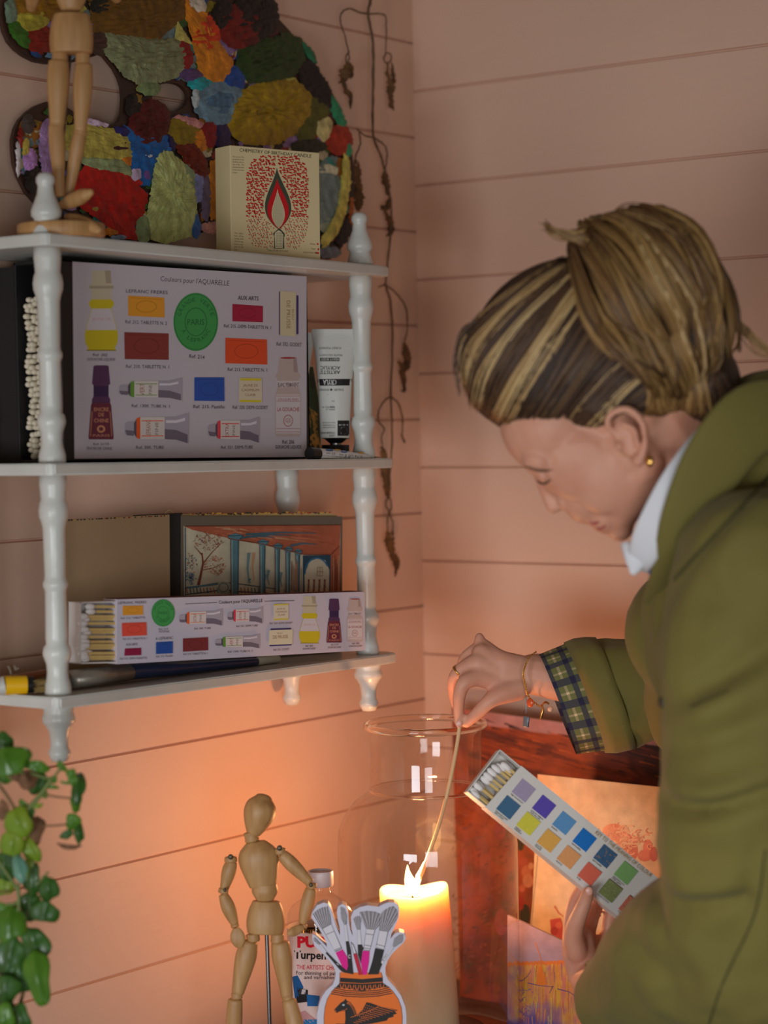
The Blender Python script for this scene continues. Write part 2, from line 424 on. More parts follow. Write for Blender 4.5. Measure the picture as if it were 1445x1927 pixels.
class Daubs(Art):
    def daub(s, pts, col, h=.0016, jit=5, rings=4, n=None):
        cx = sum(q[0] for q in pts)/len(pts); cy = sum(q[1] for q in pts)/len(pts)
        if len(pts) < 16: pts = [(cx+(a-cx)*1.06, cy+(b-cy)*1.06) for a, b in pts]
        # resample the outline with a ragged edge
        P_ = []; m_ = len(pts)
        for i in range(m_):
            a, b = pts[i], pts[(i+1) % m_]; L_ = math.hypot(b[0]-a[0], b[1]-a[1]); k = max(1, int(L_/7))
            for j in range(k):
                t = j/k; P_.append((a[0]+(b[0]-a[0])*t + rnd.gauss(0, jit*.5), a[1]+(b[1]-a[1])*t + rnd.gauss(0, jit*.5)))
        s.k += 1; base = len(s.V); n_ = len(P_); sd = rnd.random()*50; big = len(P_) > 40; rings = rings*2 if big else rings
        w_ = 7; SM = [(sum(P_[(i+k) % n_][0] for k in range(-w_, w_+1))/(2*w_+1), sum(P_[(i+k) % n_][1] for k in range(-w_, w_+1))/(2*w_+1)) for i in range(n_)] if n_ > 2*w_ else P_
        for r in range(rings+1):
            f = 1 - r/(rings+.5); g_ = min(1, r/2)
            for q0, q1 in zip(P_, SM):
                q = (q0[0]*(1-g_)+q1[0]*g_, q0[1]*(1-g_)+q1[1]*g_)
                x, y = cx+(q[0]-cx)*f + rnd.gauss(0, .5)*(r > 0), cy+(q[1]-cy)*f + rnd.gauss(0, .5)*(r > 0)
                hh = h*(1-f**6)*(1 + .9*pnoise(Vector((x*.035+y*.02, y*.09, sd)))) + .0003
                s.V.append(s.W(x, y, hh))
        for r in range(rings):
            for j in range(n_):
                a = base+r*n_+j; b = base+r*n_+(j+1) % n_
                s.Fc.append([a, b, b+n_, a+n_]); s.C.append(s.vary(col, P_, r, j, sd, s.V[a]))
        s.Fc.append([base+rings*n_+j for j in range(n_)]); s.C.append(col)
    def vary(s, col, pts, r, j, sd, v):
        t = 1 + .35*pnoise(Vector((v[1]*130+v[2]*60, v[2]*70, sd))); return (col[0]*t, col[1]*t, col[2]*t, 1)
    def e(s, cx, cy, rx, ry, col, rot=0, **k):
        rx, ry = rx*1.13, ry*1.13
        c, q = math.cos(math.radians(rot)), math.sin(math.radians(rot))
        s.daub([(cx + rx*math.cos(t)*c - ry*math.sin(t)*q, cy + rx*math.cos(t)*q + ry*math.sin(t)*c) for t in [i*math.pi/8 for i in range(16)]], col, **k)
def pc(r, g, b, k=2.0):
    c = rgb(r, g, b); return (min(.9, c[0]*k+.002), min(.9, c[1]*k+.002), min(.9, c[2]*k+.002), 1)
A = Daubs(pal_proj, (0, 0, .49827), PN, lift=.0002, step=.0000015)
pz = [(a/.49827, b/.49827) for a, b in pal_out]; hz = [(a/.49827, b/.49827) for a, b in hole]
pal_cols = [(120,30,15),(20,60,110),(150,140,60),(110,95,20),(40,80,30),(160,150,120),(60,15,20),(20,20,22),(130,80,20),(90,110,110),(120,95,135),(20,110,100),(15,15,16),(24,20,14),(24,20,14)]
for i in range(170):
    q = (rnd.uniform(20, 1330), rnd.uniform(-150, 960)); r = rnd.uniform(34, 62)
    if all(inside((q[0]+r*1.2*math.cos(t), q[1]+r*1.2*math.sin(t)), pz) and not inside((q[0]+r*1.3*math.cos(t), q[1]+r*1.3*math.sin(t)), hz) for t in (0, .8, 1.6, 2.4, 3.1, 3.9, 4.7, 5.5)):
        A.e(q[0], q[1], r, r*rnd.uniform(.5, 1), pc(*pal_cols[rnd.randrange(len(pal_cols))]), rnd.uniform(0, 180), h=.0005, rings=1)
for i in range(900):   # small under-layer dabs
    q = (rnd.uniform(20, 1330), rnd.uniform(-150, 960)); r = rnd.uniform(8, 30)
    if all(inside((q[0]+r*1.2*math.cos(t), q[1]+r*1.2*math.sin(t)), pz) and not inside((q[0]+r*1.3*math.cos(t), q[1]+r*1.3*math.sin(t)), hz) for t in (0, .8, 1.6, 2.4, 3.1, 3.9, 4.7, 5.5)):
        A.e(q[0], q[1], r, r*rnd.uniform(.5, 1), pc(*pal_cols[rnd.randrange(len(pal_cols))]), rnd.uniform(0, 180), h=.0005, rings=1)
A.lift += A.k*A.step; A.k = 0; A.step = .000014
A.e(150,15,95,58,pc(125,88,12)); A.e(120,78,55,45,pc(150,140,45)); A.e(70,128,26,62,pc(45,90,22),-38); A.e(38,45,22,48,pc(95,115,95))
A.e(150,150,50,50,pc(115,26,12)); A.e(230,210,60,14,pc(90,120,140))
A.daub([(340,0),(690,0),(690,60),(640,110),(600,140),(480,140),(360,125)],pc(92,62,10)); A.e(375,22,38,36,pc(20,24,16)); A.e(480,-60,130,55,pc(95,70,20)); A.e(250,-70,90,60,pc(60,80,40)); A.e(700,-70,80,50,pc(120,30,20))
A.e(372,165,36,42,pc(62,42,32))
A.daub([(700,0),(780,60),(830,170),(870,230),(875,270),(840,310),(790,315),(750,270),(735,200),(700,60)],pc(190,108,20)); A.e(738,22,34,28,pc(180,172,155),30)
A.e(774,135,50,70,pc(172,48,14)); A.daub([(665,78),(722,168),(655,150)],pc(165,155,80),jit=2)
A.e(692,205,28,52,pc(122,12,16),-15); A.e(718,285,42,22,pc(72,52,92)); A.e(752,318,44,26,pc(20,130,135)); A.e(880,300,38,44,pc(10,60,125))
A.daub([(390,125),(450,135),(560,150),(660,150),(700,190),(690,250),(660,290),(600,310),(520,315),(470,290),(430,240),(385,190)],pc(112,118,84),h=.003); A.e(560,335,40,26,pc(102,120,78)); A.e(560,215,85,32,pc(128,128,98),12,h=.0015)
A.e(840,60,40,55,pc(14,14,13)); A.e(960,60,80,90,pc(18,14,13)); A.e(908,100,78,82,pc(96,12,10),20); A.e(935,150,40,30,pc(70,8,8))
A.daub([(900,190),(960,165),(1070,128),(1130,150),(1145,230),(1100,290),(1000,320),(940,310),(890,250)],pc(28,52,16),h=.003)
A.daub([(1120,240),(1175,225),(1235,320),(1262,425),(1200,400),(1130,310)],pc(14,12,14)); A.e(1163,200,12,46,pc(20,90,60),-33)
A.e(828,392,92,74,pc(84,112,126)); A.e(735,372,14,34,pc(150,160,160)); A.e(826,388,58,50,pc(58,90,112),h=.0025)
A.e(1150,480,40,60,pc(70,72,16)); A.e(1195,410,42,50,pc(72,70,16)); A.e(1015,425,152,108,pc(132,106,16),-20,h=.004); A.e(1010,430,90,50,pc(120,98,20),-30,h=.003)
A.e(1268,425,18,62,pc(30,120,82),-22); A.e(1275,530,48,52,pc(142,36,16)); A.e(1222,488,28,46,pc(182,168,112)); A.e(1160,555,60,26,pc(24,30,18))
A.e(1215,750,70,112,pc(100,116,112)); A.e(1228,650,38,26,pc(190,182,150)); A.e(1240,850,40,30,pc(120,130,110))
A.daub([(1290,585),(1312,605),(1318,700),(1300,800),(1270,880),(1215,935),(1208,900),(1262,800),(1280,700)],pc(186,168,82),h=.003); A.e(1297,738,14,14,pc(40,50,60)); A.e(1295,880,24,50,pc(24,18,24),20); A.e(1240,955,40,20,pc(92,102,112))
A.e(1310,560,12,30,pc(40,130,90)); A.e(1322,800,8,50,pc(150,80,30))
A.daub([(470,480),(560,500),(620,500),(655,560),(580,620),(560,700),(500,690),(480,560)],pc(10,80,140)); A.e(560,470,72,84,pc(72,14,14),20,h=.0025); A.e(500,400,30,40,pc(20,20,18)); A.e(515,385,16,26,pc(120,90,20)); A.e(455,500,38,18,pc(25,25,80))
A.daub([(300,470),(420,490),(500,530),(505,590),(460,605),(300,595),(240,560),(240,480)],pc(152,140,62)); A.e(447,555,42,25,pc(44,12,22),8); A.e(340,462,60,10,pc(170,150,170),12)
A.daub([(290,595),(470,605),(500,670),(440,655),(330,635)],pc(120,132,92))
A.e(175,560,32,100,pc(140,110,150)); A.e(108,608,26,44,pc(155,112,165)); A.e(92,560,14,36,pc(165,145,60)); A.e(72,520,10,34,pc(120,25,20)); A.e(100,470,24,34,pc(60,50,45)); A.e(120,680,30,50,pc(26,24,20)); A.e(62,600,8,60,pc(180,170,170))
A.daub([(320,630),(400,630),(480,670),(545,740),(530,820),(500,850),(515,900),(460,898),(370,830),(300,780),(280,700)],pc(152,12,8),h=.0012)
A.daub([(605,560),(650,590),(700,640),(730,690),(735,800),(712,885),(625,912),(565,900),(550,820),(570,700),(580,600)],pc(160,165,104),h=.0035); A.e(675,690,56,66,pc(124,142,104),20,h=.002); A.line([(590,610),(584,740),(580,860)],9,pc(50,150,25)); A.e(604,565,18,20,pc(50,150,30))
A.e(472,608,20,20,pc(192,102,20)); A.e(512,658,22,26,pc(170,150,175)); A.e(548,590,26,14,pc(175,175,180),20); A.e(548,650,16,34,pc(92,62,120)); A.e(518,690,14,12,pc(180,30,30))
A.e(690,500,62,50,pc(112,92,12),35); A.e(745,530,30,40,pc(170,100,20),-20); A.daub([(650,552),(720,535),(770,600),(785,650),(762,690),(700,620)],pc(92,26,14),h=.0025)
A.e(706,462,52,18,pc(170,112,110),15); A.e(786,512,30,44,pc(112,12,20)); A.e(832,520,32,42,pc(30,22,62)); A.e(640,540,18,30,pc(20,20,60))
A.e(745,700,18,76,pc(110,112,150)); A.e(772,745,18,86,pc(88,76,96)); A.daub([(785,620),(830,600),(830,830),(790,825),(778,780)],pc(192,112,22)); A.e(790,862,36,20,pc(172,122,112)); A.e(735,855,16,46,pc(50,90,142)); A.e(746,778,10,26,pc(14,14,14))
A.e(535,870,26,50,pc(110,126,88)); A.e(400,880,34,14,pc(170,100,20)); A.e(440,898,26,10,pc(110,130,160)); A.e(355,790,14,12,pc(150,130,60))
A.done('dried_paint', pl, M_PAINT)

# ------------------------------------------------------------------ box on the top shelf: chemistry of birthday candle
def frame_box(c0, yaw, w, d, h):
    u = Vector((math.sin(yaw), math.cos(yaw), TILT*math.cos(yaw))).normalized(); v = Vector((0, 0, 1)); v = (v - u*v.dot(u)).normalized(); n = u.cross(v)
    return Vector(c0), u, v, n
M_CREAM = mat('cream_card', rgb(226, 208, 160), .6)
cb0 = at(435, 478, x=.118); ua, ub = at(433, 268, x=.118), None
o, u, v, n = frame_box(cb0, math.radians(16), 0, 0, 0)
hgt = (at(434, 269, x=.118) - cb0).length; wid = None
fp = on_plane(o, n); wid = (fp(603, 486) - fp(435, 478)).dot(u)
o = Vector((o.x, o.y, shz(L_TOP, o.y)+.0003))
cbx = thing('candle_matchbox', o, 'square cream box titled CHEMISTRY OF BIRTHDAY CANDLE on the top shelf', 'box')
bm = bmesh.new(); box(bm, (0, 0, -.030), (wid, hgt, 0), basis(o, u, v, n), bev=.0008); fin('carton', bm, M_CREAM, cbx, smooth=False)
hgt2 = hgt
B = Art(fp, (390, 260, 230/1445), n, lift=.0003)
GR = rgb(70, 78, 62); RD = rgb(205, 28, 34)
B.text('CHEMISTRY OF BIRTHDAY CANDLE', (378, 158), (1228, 232), 40, rgb(70, 66, 50))
for k, t in enumerate(['The sources of the', 'production of can-', 'dle flame, this is a', 'fact of life.  The', 'birthday has been', 'known to everyone', 'of years.']): B.text(t, (298, 226+31*k), (432 if k < 6 else 355, 232+31*k), 17, rgb(110, 100, 76))
for k, t in enumerate(['The  effect', 'fuse  of the', 'candle, with', 'when the gas', 'meets  oxy-', 'gen  of  the', 'air.']): B.text(t, (318, 1130+32*k), (425 if k < 6 else 360, 1138+32*k), 18, rgb(110, 100, 76))
rr = random.Random(3)
def flame_w(y):
    if y < 350 or y > 1075: return 0
    t = (y-350)/725; return 158*math.sin(math.pi*min(1, t**1.55))**.85 if t > 0 else 0
B.hold = True
for row in range(34):
    y = 222 + row*32
    for col in range(24):
        x = 470 + col*31 + rr.uniform(-10, 10) + (row % 2)*14; yy = y + rr.uniform(-12, 12)
        e = ((x-825)/365)**4 + ((yy-760)/570)**4
        if e > 1: continue
        if abs(x - (820+(yy-350)*.02)) < flame_w(yy)+16 or (yy > 1070 and abs(x-848) < 76): continue
        a = math.radians(rr.choice([12, 10, -20, 70, 14])); L_ = 14 if yy < 930 else 6
        B.line([(x-L_*math.cos(a), yy-L_*math.sin(a)), (x+L_*math.cos(a), yy+L_*math.sin(a))], 15 if yy < 930 else 12, RD)
        if rr.random() < .45: B.line([(x+6, yy+8), (x+12, yy+26)], 5, GR)
B.hold = False
def fl(sc, dy, y0, y1, cx0, cx1, wmax):
    L_, R_ = [], []
    for i in range(25):
        t = i/24; w_ = wmax*math.sin(math.pi*min(1, t**1.55))**.85 if 0 < t < 1 else 0; yy = y0+(y1-y0)*t; cx = cx0+(cx1-cx0)*t
        L_.append((cx-w_, yy)); R_.append((cx+w_, yy))
    return L_ + R_[::-1][1:-1]
B.poly(fl(0, 0, 350, 1080, 820, 842, 155), GR); B.poly(fl(0, 0, 475, 1072, 822, 842, 128), RD); B.poly(fl(0, 0, 600, 1066, 826, 842, 78), rgb(222, 208, 168))
B.poly([(778, 1140), (780, 1120), (822, 1085), (838, 1072), (856, 1072), (880, 1092), (912, 1130), (914, 1160), (904, 1170), (908, 1306), (788, 1306), (788, 1160)], GR)
B.poly([(792, 1150), (800, 1112), (838, 1090), (866, 1100), (896, 1140), (890, 1300), (800, 1300)], rgb(222, 208, 168))
B.k += 1; B.hold = True
for yy in range(640, 1060, 17):
    w_ = 72*math.sin(math.pi*min(1, ((yy-600)/466)**1.55))**.85
    k = int(w_/15)
    for q in range(-k, k+1): B.ell(838+q*15+(yy-1000)*.02, yy, 4.5, 5, GR, n=6)
for yy in range(1112, 1300, 19):
    for q in range(-2, 3): B.ell(847+q*17, yy, 5, 5, GR, n=6)
B.hold = False
B.text('STRUCTURE OF FLAME', (712, 1335), (950, 1345), 18, rgb(110, 96, 70))
B.text('Hydrogen', (1212, 1256), (1276, 1262), 17, rgb(110, 96, 70)); B.ell(1302, 1252, 10, 12, RD)
B.text('Oxygen', (1226, 1312), (1276, 1318), 17, rgb(110, 96, 70)); B.ell(1310, 1314, 9, 14, RD)
B.text('Carbon dioxide', (1130, 1356), (1255, 1362), 17, rgb(110, 96, 70)); B.ell(1276, 1356, 8, 10, GR); B.ell(1292, 1358, 9, 12, RD); B.ell(1308, 1359, 9, 12, RD)
B.done('printed_front', cbx)

# ------------------------------------------------------------------ drawings shared by the two boxes of matches
LAV = rgb(202, 194, 202)
def boxmap(x0, y0, x1, y1, sk=0):
    return lambda a, b: (x0 + (x1-x0)*a, y0 + (y1-y0)*b + sk*a)
def mirror(prof): return prof + [(1-a, b) for a, b in prof[::-1]]
def MP(A_, f, pts, col): A_.poly([f(a, b) for a, b in pts], col)
def yellow_bottle(A_, b):
    f = boxmap(*b); C1, C2, Y, Wt = rgb(206, 196, 168), rgb(176, 164, 138), rgb(214, 196, 40), rgb(216, 208, 214)
    MP(A_, f, mirror([(.22, 0), (.20, .16), (.13, .19), (.14, .225), (.19, .24), (.19, .36), (.24, .375)]), C1)
    MP(A_, f, [(.13, .19), (.87, .19), (.86, .225), (.14, .225)], C2); MP(A_, f, [(.60, 0), (.78, 0), (.80, .16), (.64, .16)], C2)
    MP(A_, f, mirror([(.20, .36), (.12, .40), (.14, .44), (.20, .47), (.16, .55), (.06, .68), (0, .80), (.02, .90), (.10, .96), (.06, 1)]), Y)
    MP(A_, f, mirror([(.22, .475), (.14, .60), (.07, .69), (.05, .74)]), Wt)
    A_.text('JAUNE OR', f(.22, .62), f(.78, .62), abs(b[3]-b[1])*.035, rgb(210, 160, 150))
    MP(A_, f, [(.06, .985), (.94, .985), (.94, 1), (.06, 1)], rgb(150, 130, 30))
def ink_bottle(A_, b):
    f = boxmap(*b); C1, C2, G = rgb(92, 58, 92), rgb(66, 44, 84), rgb(214, 150, 110)
    MP(A_, f, mirror([(.20, .01), (.28, 0)]) + [(.86, .25), (.80, .27), (.80, .42), (.86, .46), (.86, .52), (.14, .52), (.14, .46), (.20, .42), (.20, .27), (.14, .25)], C1)
    MP(A_, f, [(.20, .28), (.80, .28), (.80, .42), (.20, .42)], C2)
    MP(A_, f, mirror([(.14, .51), (.10, .54), (0, .97), (.02, 1)]), rgb(112, 50, 66))
    H_ = abs(b[3]-b[1])
    for t, y in (('ENCRE', .62), ('DE', .69), ('CHINE', .77)): A_.text(t, f(.22 if t != 'DE' else .40, y), f(.80 if t != 'DE' else .62, y), H_*.05, G, bold=.01)
    A_.ell(*f(.5, .86), abs(b[2]-b[0])*.16, H_*.05, G); A_.ell(*f(.5, .86), abs(b[2]-b[0])*.09, H_*.028, rgb(112, 50, 66)); A_.text('PARIS', f(.18, .965), f(.84, .965), H_*.035, G)
    A_.line([f(.15, .62), f(.08, .96)], H_*.008, G); A_.line([f(.85, .62), f(.92, .96)], H_*.008, G)
def gouache_bottle(A_, b):
    f = boxmap(*b); C1, C2, R_ = rgb(196, 178, 172), rgb(214, 206, 208), rgb(168, 62, 62); H_ = abs(b[3]-b[1])
    MP(A_, f, mirror([(.16, 0), (.10, .19), (.02, .22), (.0, .25), (.08, .27), (.08, .40), (.04, .42)]), C1)
    MP(A_, f, [(.70, .01), (.82, .01), (.88, .19), (.72, .19)], rgb(170, 150, 146)); A_.ell(*f(.5, .01), abs(b[2]-b[0])*.30, H_*.012, R_)
    MP(A_, f, [(.06, .30), (.94, .30), (.94, .38), (.06, .38)], C2); A_.text('BLANC PERMANENT', f(.10, .375), f(.92, .375), H_*.055, rgb(90, 50, 60), bold=.01)
    MP(A_, f, mirror([(.06, .42), (0, .46), (0, .97), (.06, 1)]), C1); MP(A_, f, [(.03, .47), (.97, .47), (.97, .96), (.03, .96)], C2)
    for y in (.49, .555, .90, .94): A_.line([f(.04, y), f(.96, y)], H_*.005, R_)
    A_.text('COULEURS FINES', f(.10, .545), f(.90, .545), H_*.028, R_); A_.text('LA GOUACHE', f(.08, .68), f(.94, .68), H_*.05, R_, bold=.01)
    A_.ring(*f(.5, .80), abs(b[2]-b[0])*.17, H_*.07, H_*.008, R_); A_.text('GS', f(.40, .82), f(.60, .82), H_*.05, R_)
def paint_tube(A_, b, col, word):
    f = boxmap(*b[:4], sk=b[4] if len(b) > 4 else 0); S1, S2, P_, K = rgb(176, 168, 180), rgb(120, 110, 124), rgb(222, 212, 206), rgb(90, 84, 96); H_ = abs(b[3]-b[1])
    MP(A_, f, [(0, .36), (.03, .30), (.14, .28), (.14, .74), (.03, .72), (0, .66)], S1); MP(A_, f, [(.0, .55), (.14, .58), (.14, .74), (.03, .72)], S2)
    MP(A_, f, [(.14, .34), (.18, .20), (.18, .80), (.14, .66)], K)
    MP(A_, f, [(.18, .18), (.24, .14), (.24, .84), (.18, .80)], col); MP(A_, f, [(.24, .14), (.62, .14), (.62, .84), (.24, .84)], P_)
    MP(A_, f, [(.62, .14), (.80, .13), (.96, .02), (1, .0), (1, .98), (.96, .96), (.80, .86), (.62, .84)], S1)
    MP(A_, f, [(.62, .52), (.80, .55), (.98, .70), (.98, .97), (.80, .86), (.62, .84)], S2); MP(A_, f, [(.64, .24), (.80, .24), (.94, .16), (.94, .26), (.80, .33), (.64, .33)], rgb(226, 220, 230))
    A_.text(word, f(.40, .76), f(.40, .24), abs(b[2]-b[0])*.07, rgb(170, 96, 84)); A_.text('FINE', f(.52, .70), f(.52, .30), abs(b[2]-b[0])*.05, rgb(130, 110, 104)); A_.line([f(.26, .26), f(.60, .26)], H_*.03, col); A_.line([f(.26, .74), f(.60, .74)], H_*.03, col)
def seal(A_, cx, cy, rx, ry):
    G1, G2 = rgb(70, 160, 84), rgb(38, 112, 62)
    A_.ell(cx, cy, rx, ry, G1, n=48); A_.ring(cx, cy, rx*.95, ry*.95, rx*.025, G2, n=48); A_.ring(cx, cy, rx*.48, ry*.48, rx*.03, G2, n=40)
    A_.text('PARIS', (cx-rx*.38, cy+ry*.1), (cx+rx*.38, cy+ry*.1), ry*.20, G2, bold=.01)
    for wd_, a0, a1, flip in (('GRANDE VERTE', 200, 340, 0), ('A LEFRANC', 150, 30, 1)):
        for i, ch in enumerate(wd_):
            if ch == ' ': continue
            t = math.radians(a0 + (a1-a0)*i/(len(wd_)-1)); k = .70
            x, y = cx + rx*k*math.cos(t), cy + ry*k*math.sin(t); tx, ty = -math.sin(t), math.cos(t)
            if flip: tx, ty = -tx, -ty
            hh = rx*.07; A_.text(ch, (x-tx*hh, y-ty*hh), (x+tx*hh, y+ty*hh), rx*.18, G2)
def patch(A_, pts, col, word=None, wc=None):
    A_.poly(pts, col); w_ = abs(pts[1][0]-pts[0][0]); h_ = abs(pts[3][1]-pts[0][1])
    k = wc or (col[0]*.7, col[1]*.7, col[2]*.7, 1)
    A_.ring((pts[0][0]+pts[2][0])/2, (pts[0][1]+pts[2][1])/2, w_*.28, h_*.28, w_*.02, k); A_.line([(pts[0][0]+w_*.06, (pts[0][1]*.9+pts[3][1]*.1)), (pts[1][0]-w_*.06, (pts[1][1]*.9+pts[2][1]*.1))], w_*.015, k)

# ------------------------------------------------------------------ big flat box of matches on the middle shelf
XF = .116
bp = on_plane((XF, 0, 0), (1, 0, 0)); NX = Vector((1, 0, 0))
M_BLACK = mat('black_card', rgb(26, 23, 24), .55)
y0 = bp(118, 700).y; y1 = bp(581, 700).y; zb = lambda y: shz(L_MID, y)+.0005; zt = bp(118, 486).z
bb = thing('giant_matchbox', ((XF-.03), (y0+y1)/2, shz(L_MID, (y0+y1)/2)), 'very large black edged box of matches standing upright, front printed with watercolours and inks', 'box')
def tbox(bm, x0, x1, ya, yb, za, zb_):
    vs = box(bm, (x0, ya, za), (x1, yb, zb_), bev=.0006)
    for q in vs: q.co.z += TILT*(q.co.y + .79)
ZB, ZT = L_MID+.0006, zt
bm = bmesh.new(); DX = .066
tbox(bm, XF-.003, XF, y0, y1, ZB, ZT); tbox(bm, XF-DX, XF-DX+.003, y0, y1, ZB, ZT)
tbox(bm, XF-DX, XF, y0, y1, ZT-.003, ZT); tbox(bm, XF-DX, XF, y0, y1, ZB, ZB+.003); tbox(bm, XF-DX, XF, y1-.003, y1, ZB, ZT)
fin('sleeve', bm, M_BLACK, bb, smooth=False)
bm = bmesh.new(); tbox(bm, XF-DX-.030, XF-DX-.0005, y0+.002, y1-.02, ZB, ZT-.004); fin('inner_tray', bm, mat('dark_card', rgb(34, 30, 30), .6), bb, smooth=False)
G = Art(bp, (130, 490, 460/1445), NX, lift=.0004)
G.poly([(18, 8), (1402, 95), (1402, 1162), (30, 1172)], LAV)
INK = rgb(72, 62, 72)
G.text("Couleurs pour l'AQUARELLE", (538, 122), (944, 150), 30, INK)
G.line([(1290, 140), (1288, 110)], 4, LAV)
yellow_bottle(G, (90, 60, 288, 535)); ink_bottle(G, (112, 620, 262, 1058)); gouache_bottle(G, (1216, 572, 1368, 1042))
G.text('LEFRANC FRERES', (334, 190), (580, 200), 20, INK); patch(G, [(345, 208), (560, 220), (562, 338), (347, 328)], rgb(234, 160, 50))
G.text('Ref. 212. TABLETTE N. 2', (330, 372), (576, 382), 20, INK); patch(G, [(323, 424), (586, 432), (586, 588), (326, 584)], rgb(142, 62, 56))
G.text('Ref. 210. TABLETTE N. 1', (334, 636), (588, 640), 20, INK)
seal(G, 746, 364, 132, 172); G.text('Ref. 214', (706, 576), (796, 584), 22, INK)
G.text('AUX ARTS', (994, 232), (1116, 238), 24, INK, bold=.01); patch(G, [(962, 258), (1142, 270), (1142, 366), (962, 360)], rgb(172, 38, 66))
G.text('Ref. 215. DEMI-TABLETTE N. 1', (912, 396), (1190, 408), 20, INK); patch(G, [(920, 458), (1166, 468), (1168, 616), (920, 608)], rgb(232, 84, 44))
G.text('Ref. 213. TABLETTE N. 1', (934, 654), (1166, 658), 20, INK)
G.poly([(1240, 180), (1338, 188), (1336, 450), (1244, 444)], rgb(216, 204, 168)); G.poly([(1340, 206), (1352, 208), (1352, 438), (1340, 436)], rgb(70, 54, 110)); G.poly([(1238, 184), (1244, 184), (1244, 440), (1238, 440)], rgb(80, 66, 90))
G.text('DE PRUSSE', (1282, 238), (1282, 404), 22, rgb(150, 120, 60)); G.text('BLEU', (1314, 290), (1314, 350), 12, rgb(150, 120, 60)); G.text('Ref. 332. GODET', (1222, 504), (1370, 510), 22, INK)
paint_tube(G, (292, 694, 664, 832), rgb(110, 160, 60), 'VERT'); G.text('Ref. 1300. TUBE N. 1', (366, 868), (590, 872), 18, INK)
paint_tube(G, (326, 900, 704, 1086), rgb(238, 98, 44), 'LEFRANC'); G.text('Ref. 300. TUBE', (392, 1114), (556, 1114), 18, INK)
paint_tube(G, (818, 924, 1122, 1082), rgb(234, 74, 88), 'EXTRA'); G.text('Ref. 321. DEMI-TUBE', (894, 1114), (1082, 1112), 18, INK)
patch(G, [(736, 692), (912, 692), (914, 832), (736, 830)], rgb(48, 88, 176)); G.text('Ref. 215. Pastille', (730, 874), (914, 876), 20, INK)
G.poly([(1000, 694), (1134, 696), (1136, 840), (998, 838)], rgb(222, 210, 180)); G.poly([(1008, 696), (1130, 698), (1130, 712), (1008, 710)], rgb(222, 204, 60)); G.poly([(1004, 824), (1134, 826), (1130, 840), (1004, 838)], rgb(222, 204, 60))
for t, y, a, b_ in (('JAUNE DE', 746, 1024, 1110), ('CADMIUM', 774, 1014, 1118), ('CLAIR', 802, 1036, 1098)): G.text(t, (a, y), (b_, y), 15, rgb(150, 90, 60))
G.text('Ref. 320. DEMI-GODET', (962, 878), (1170, 880), 20, INK)
G.text('Ref. 206', (1256, 1084), (1326, 1084), 22, INK, bold=.01); G.text('GOUACHE LIQUIDE', (1214, 1112), (1368, 1112), 20, INK, bold=.01)
G.text('Ref. 202', (136, 566), (222, 568), 16, INK); G.text('GOUACHE LIQUIDE', (102, 592), (266, 594), 16, INK); G.text('Ref. 2110', (138, 1092), (230, 1092), 14, INK); G.text('ENCRE DE CHINE', (100, 1118), (248, 1120), 16, INK)
G.done('printed_front', bb)
# the ends of the matches, each a match of its own
M_STICK = mat('pale_match_wood', rgb(224, 190, 120), .6, noise=(60, .8, 2)); M_TIP = mat('cream_match_tip', rgb(226, 214, 190), .7)
def match_mesh(L_, r, hr, m1, m2, name):
    bm = bmesh.new(); box(bm, (-r, -r, 0), (r, r, L_)); bmesh.ops.translate(bm, verts=bm.verts, vec=(0, 0, 0))
    n0 = len(bm.faces)
    lathe(bm, [(.0002, L_+hr*1.0), (hr*.7, L_+hr*.7), (hr, L_), (hr*1.02, L_-hr*1.2), (hr*.8, L_-hr*2.2), (r*.9, L_-hr*2.8)][::-1], seg=10)
    bm.faces.ensure_lookup_table()
    for f in bm.faces[n0:]: f.material_index = 1; f.smooth = True
    me = bpy.data.meshes.new(name); bm.to_mesh(me); bm.free(); me.materials.append(m1); me.materials.append(m2); return me
mm = match_mesh(.060, .0013, .0029, M_STICK, M_TIP, 'match')
r5 = random.Random(11); k = 0
z = ZB + .006
first = None
while z < ZT - .034:
    for i in range(5):
        X = XF - .0285 - i*.0066 - r5.uniform(0, .003)
        if first is None:
            first = bpy.data.objects.new('match', mm); COL.objects.link(first); q = first
        else:
            q = first.copy(); COL.objects.link(q)
        q.location = (X, y0 + .070 + r5.uniform(-.004, .002), z + r5.uniform(-.0012, .0012)); q.rotation_euler = (math.radians(90), 0, 0)
        tag(q, 'pale tipped match among those packed in the open end of the giant matchbox', 'match', 'matches packed in the giant matchbox')
        k += 1
    z += .0056

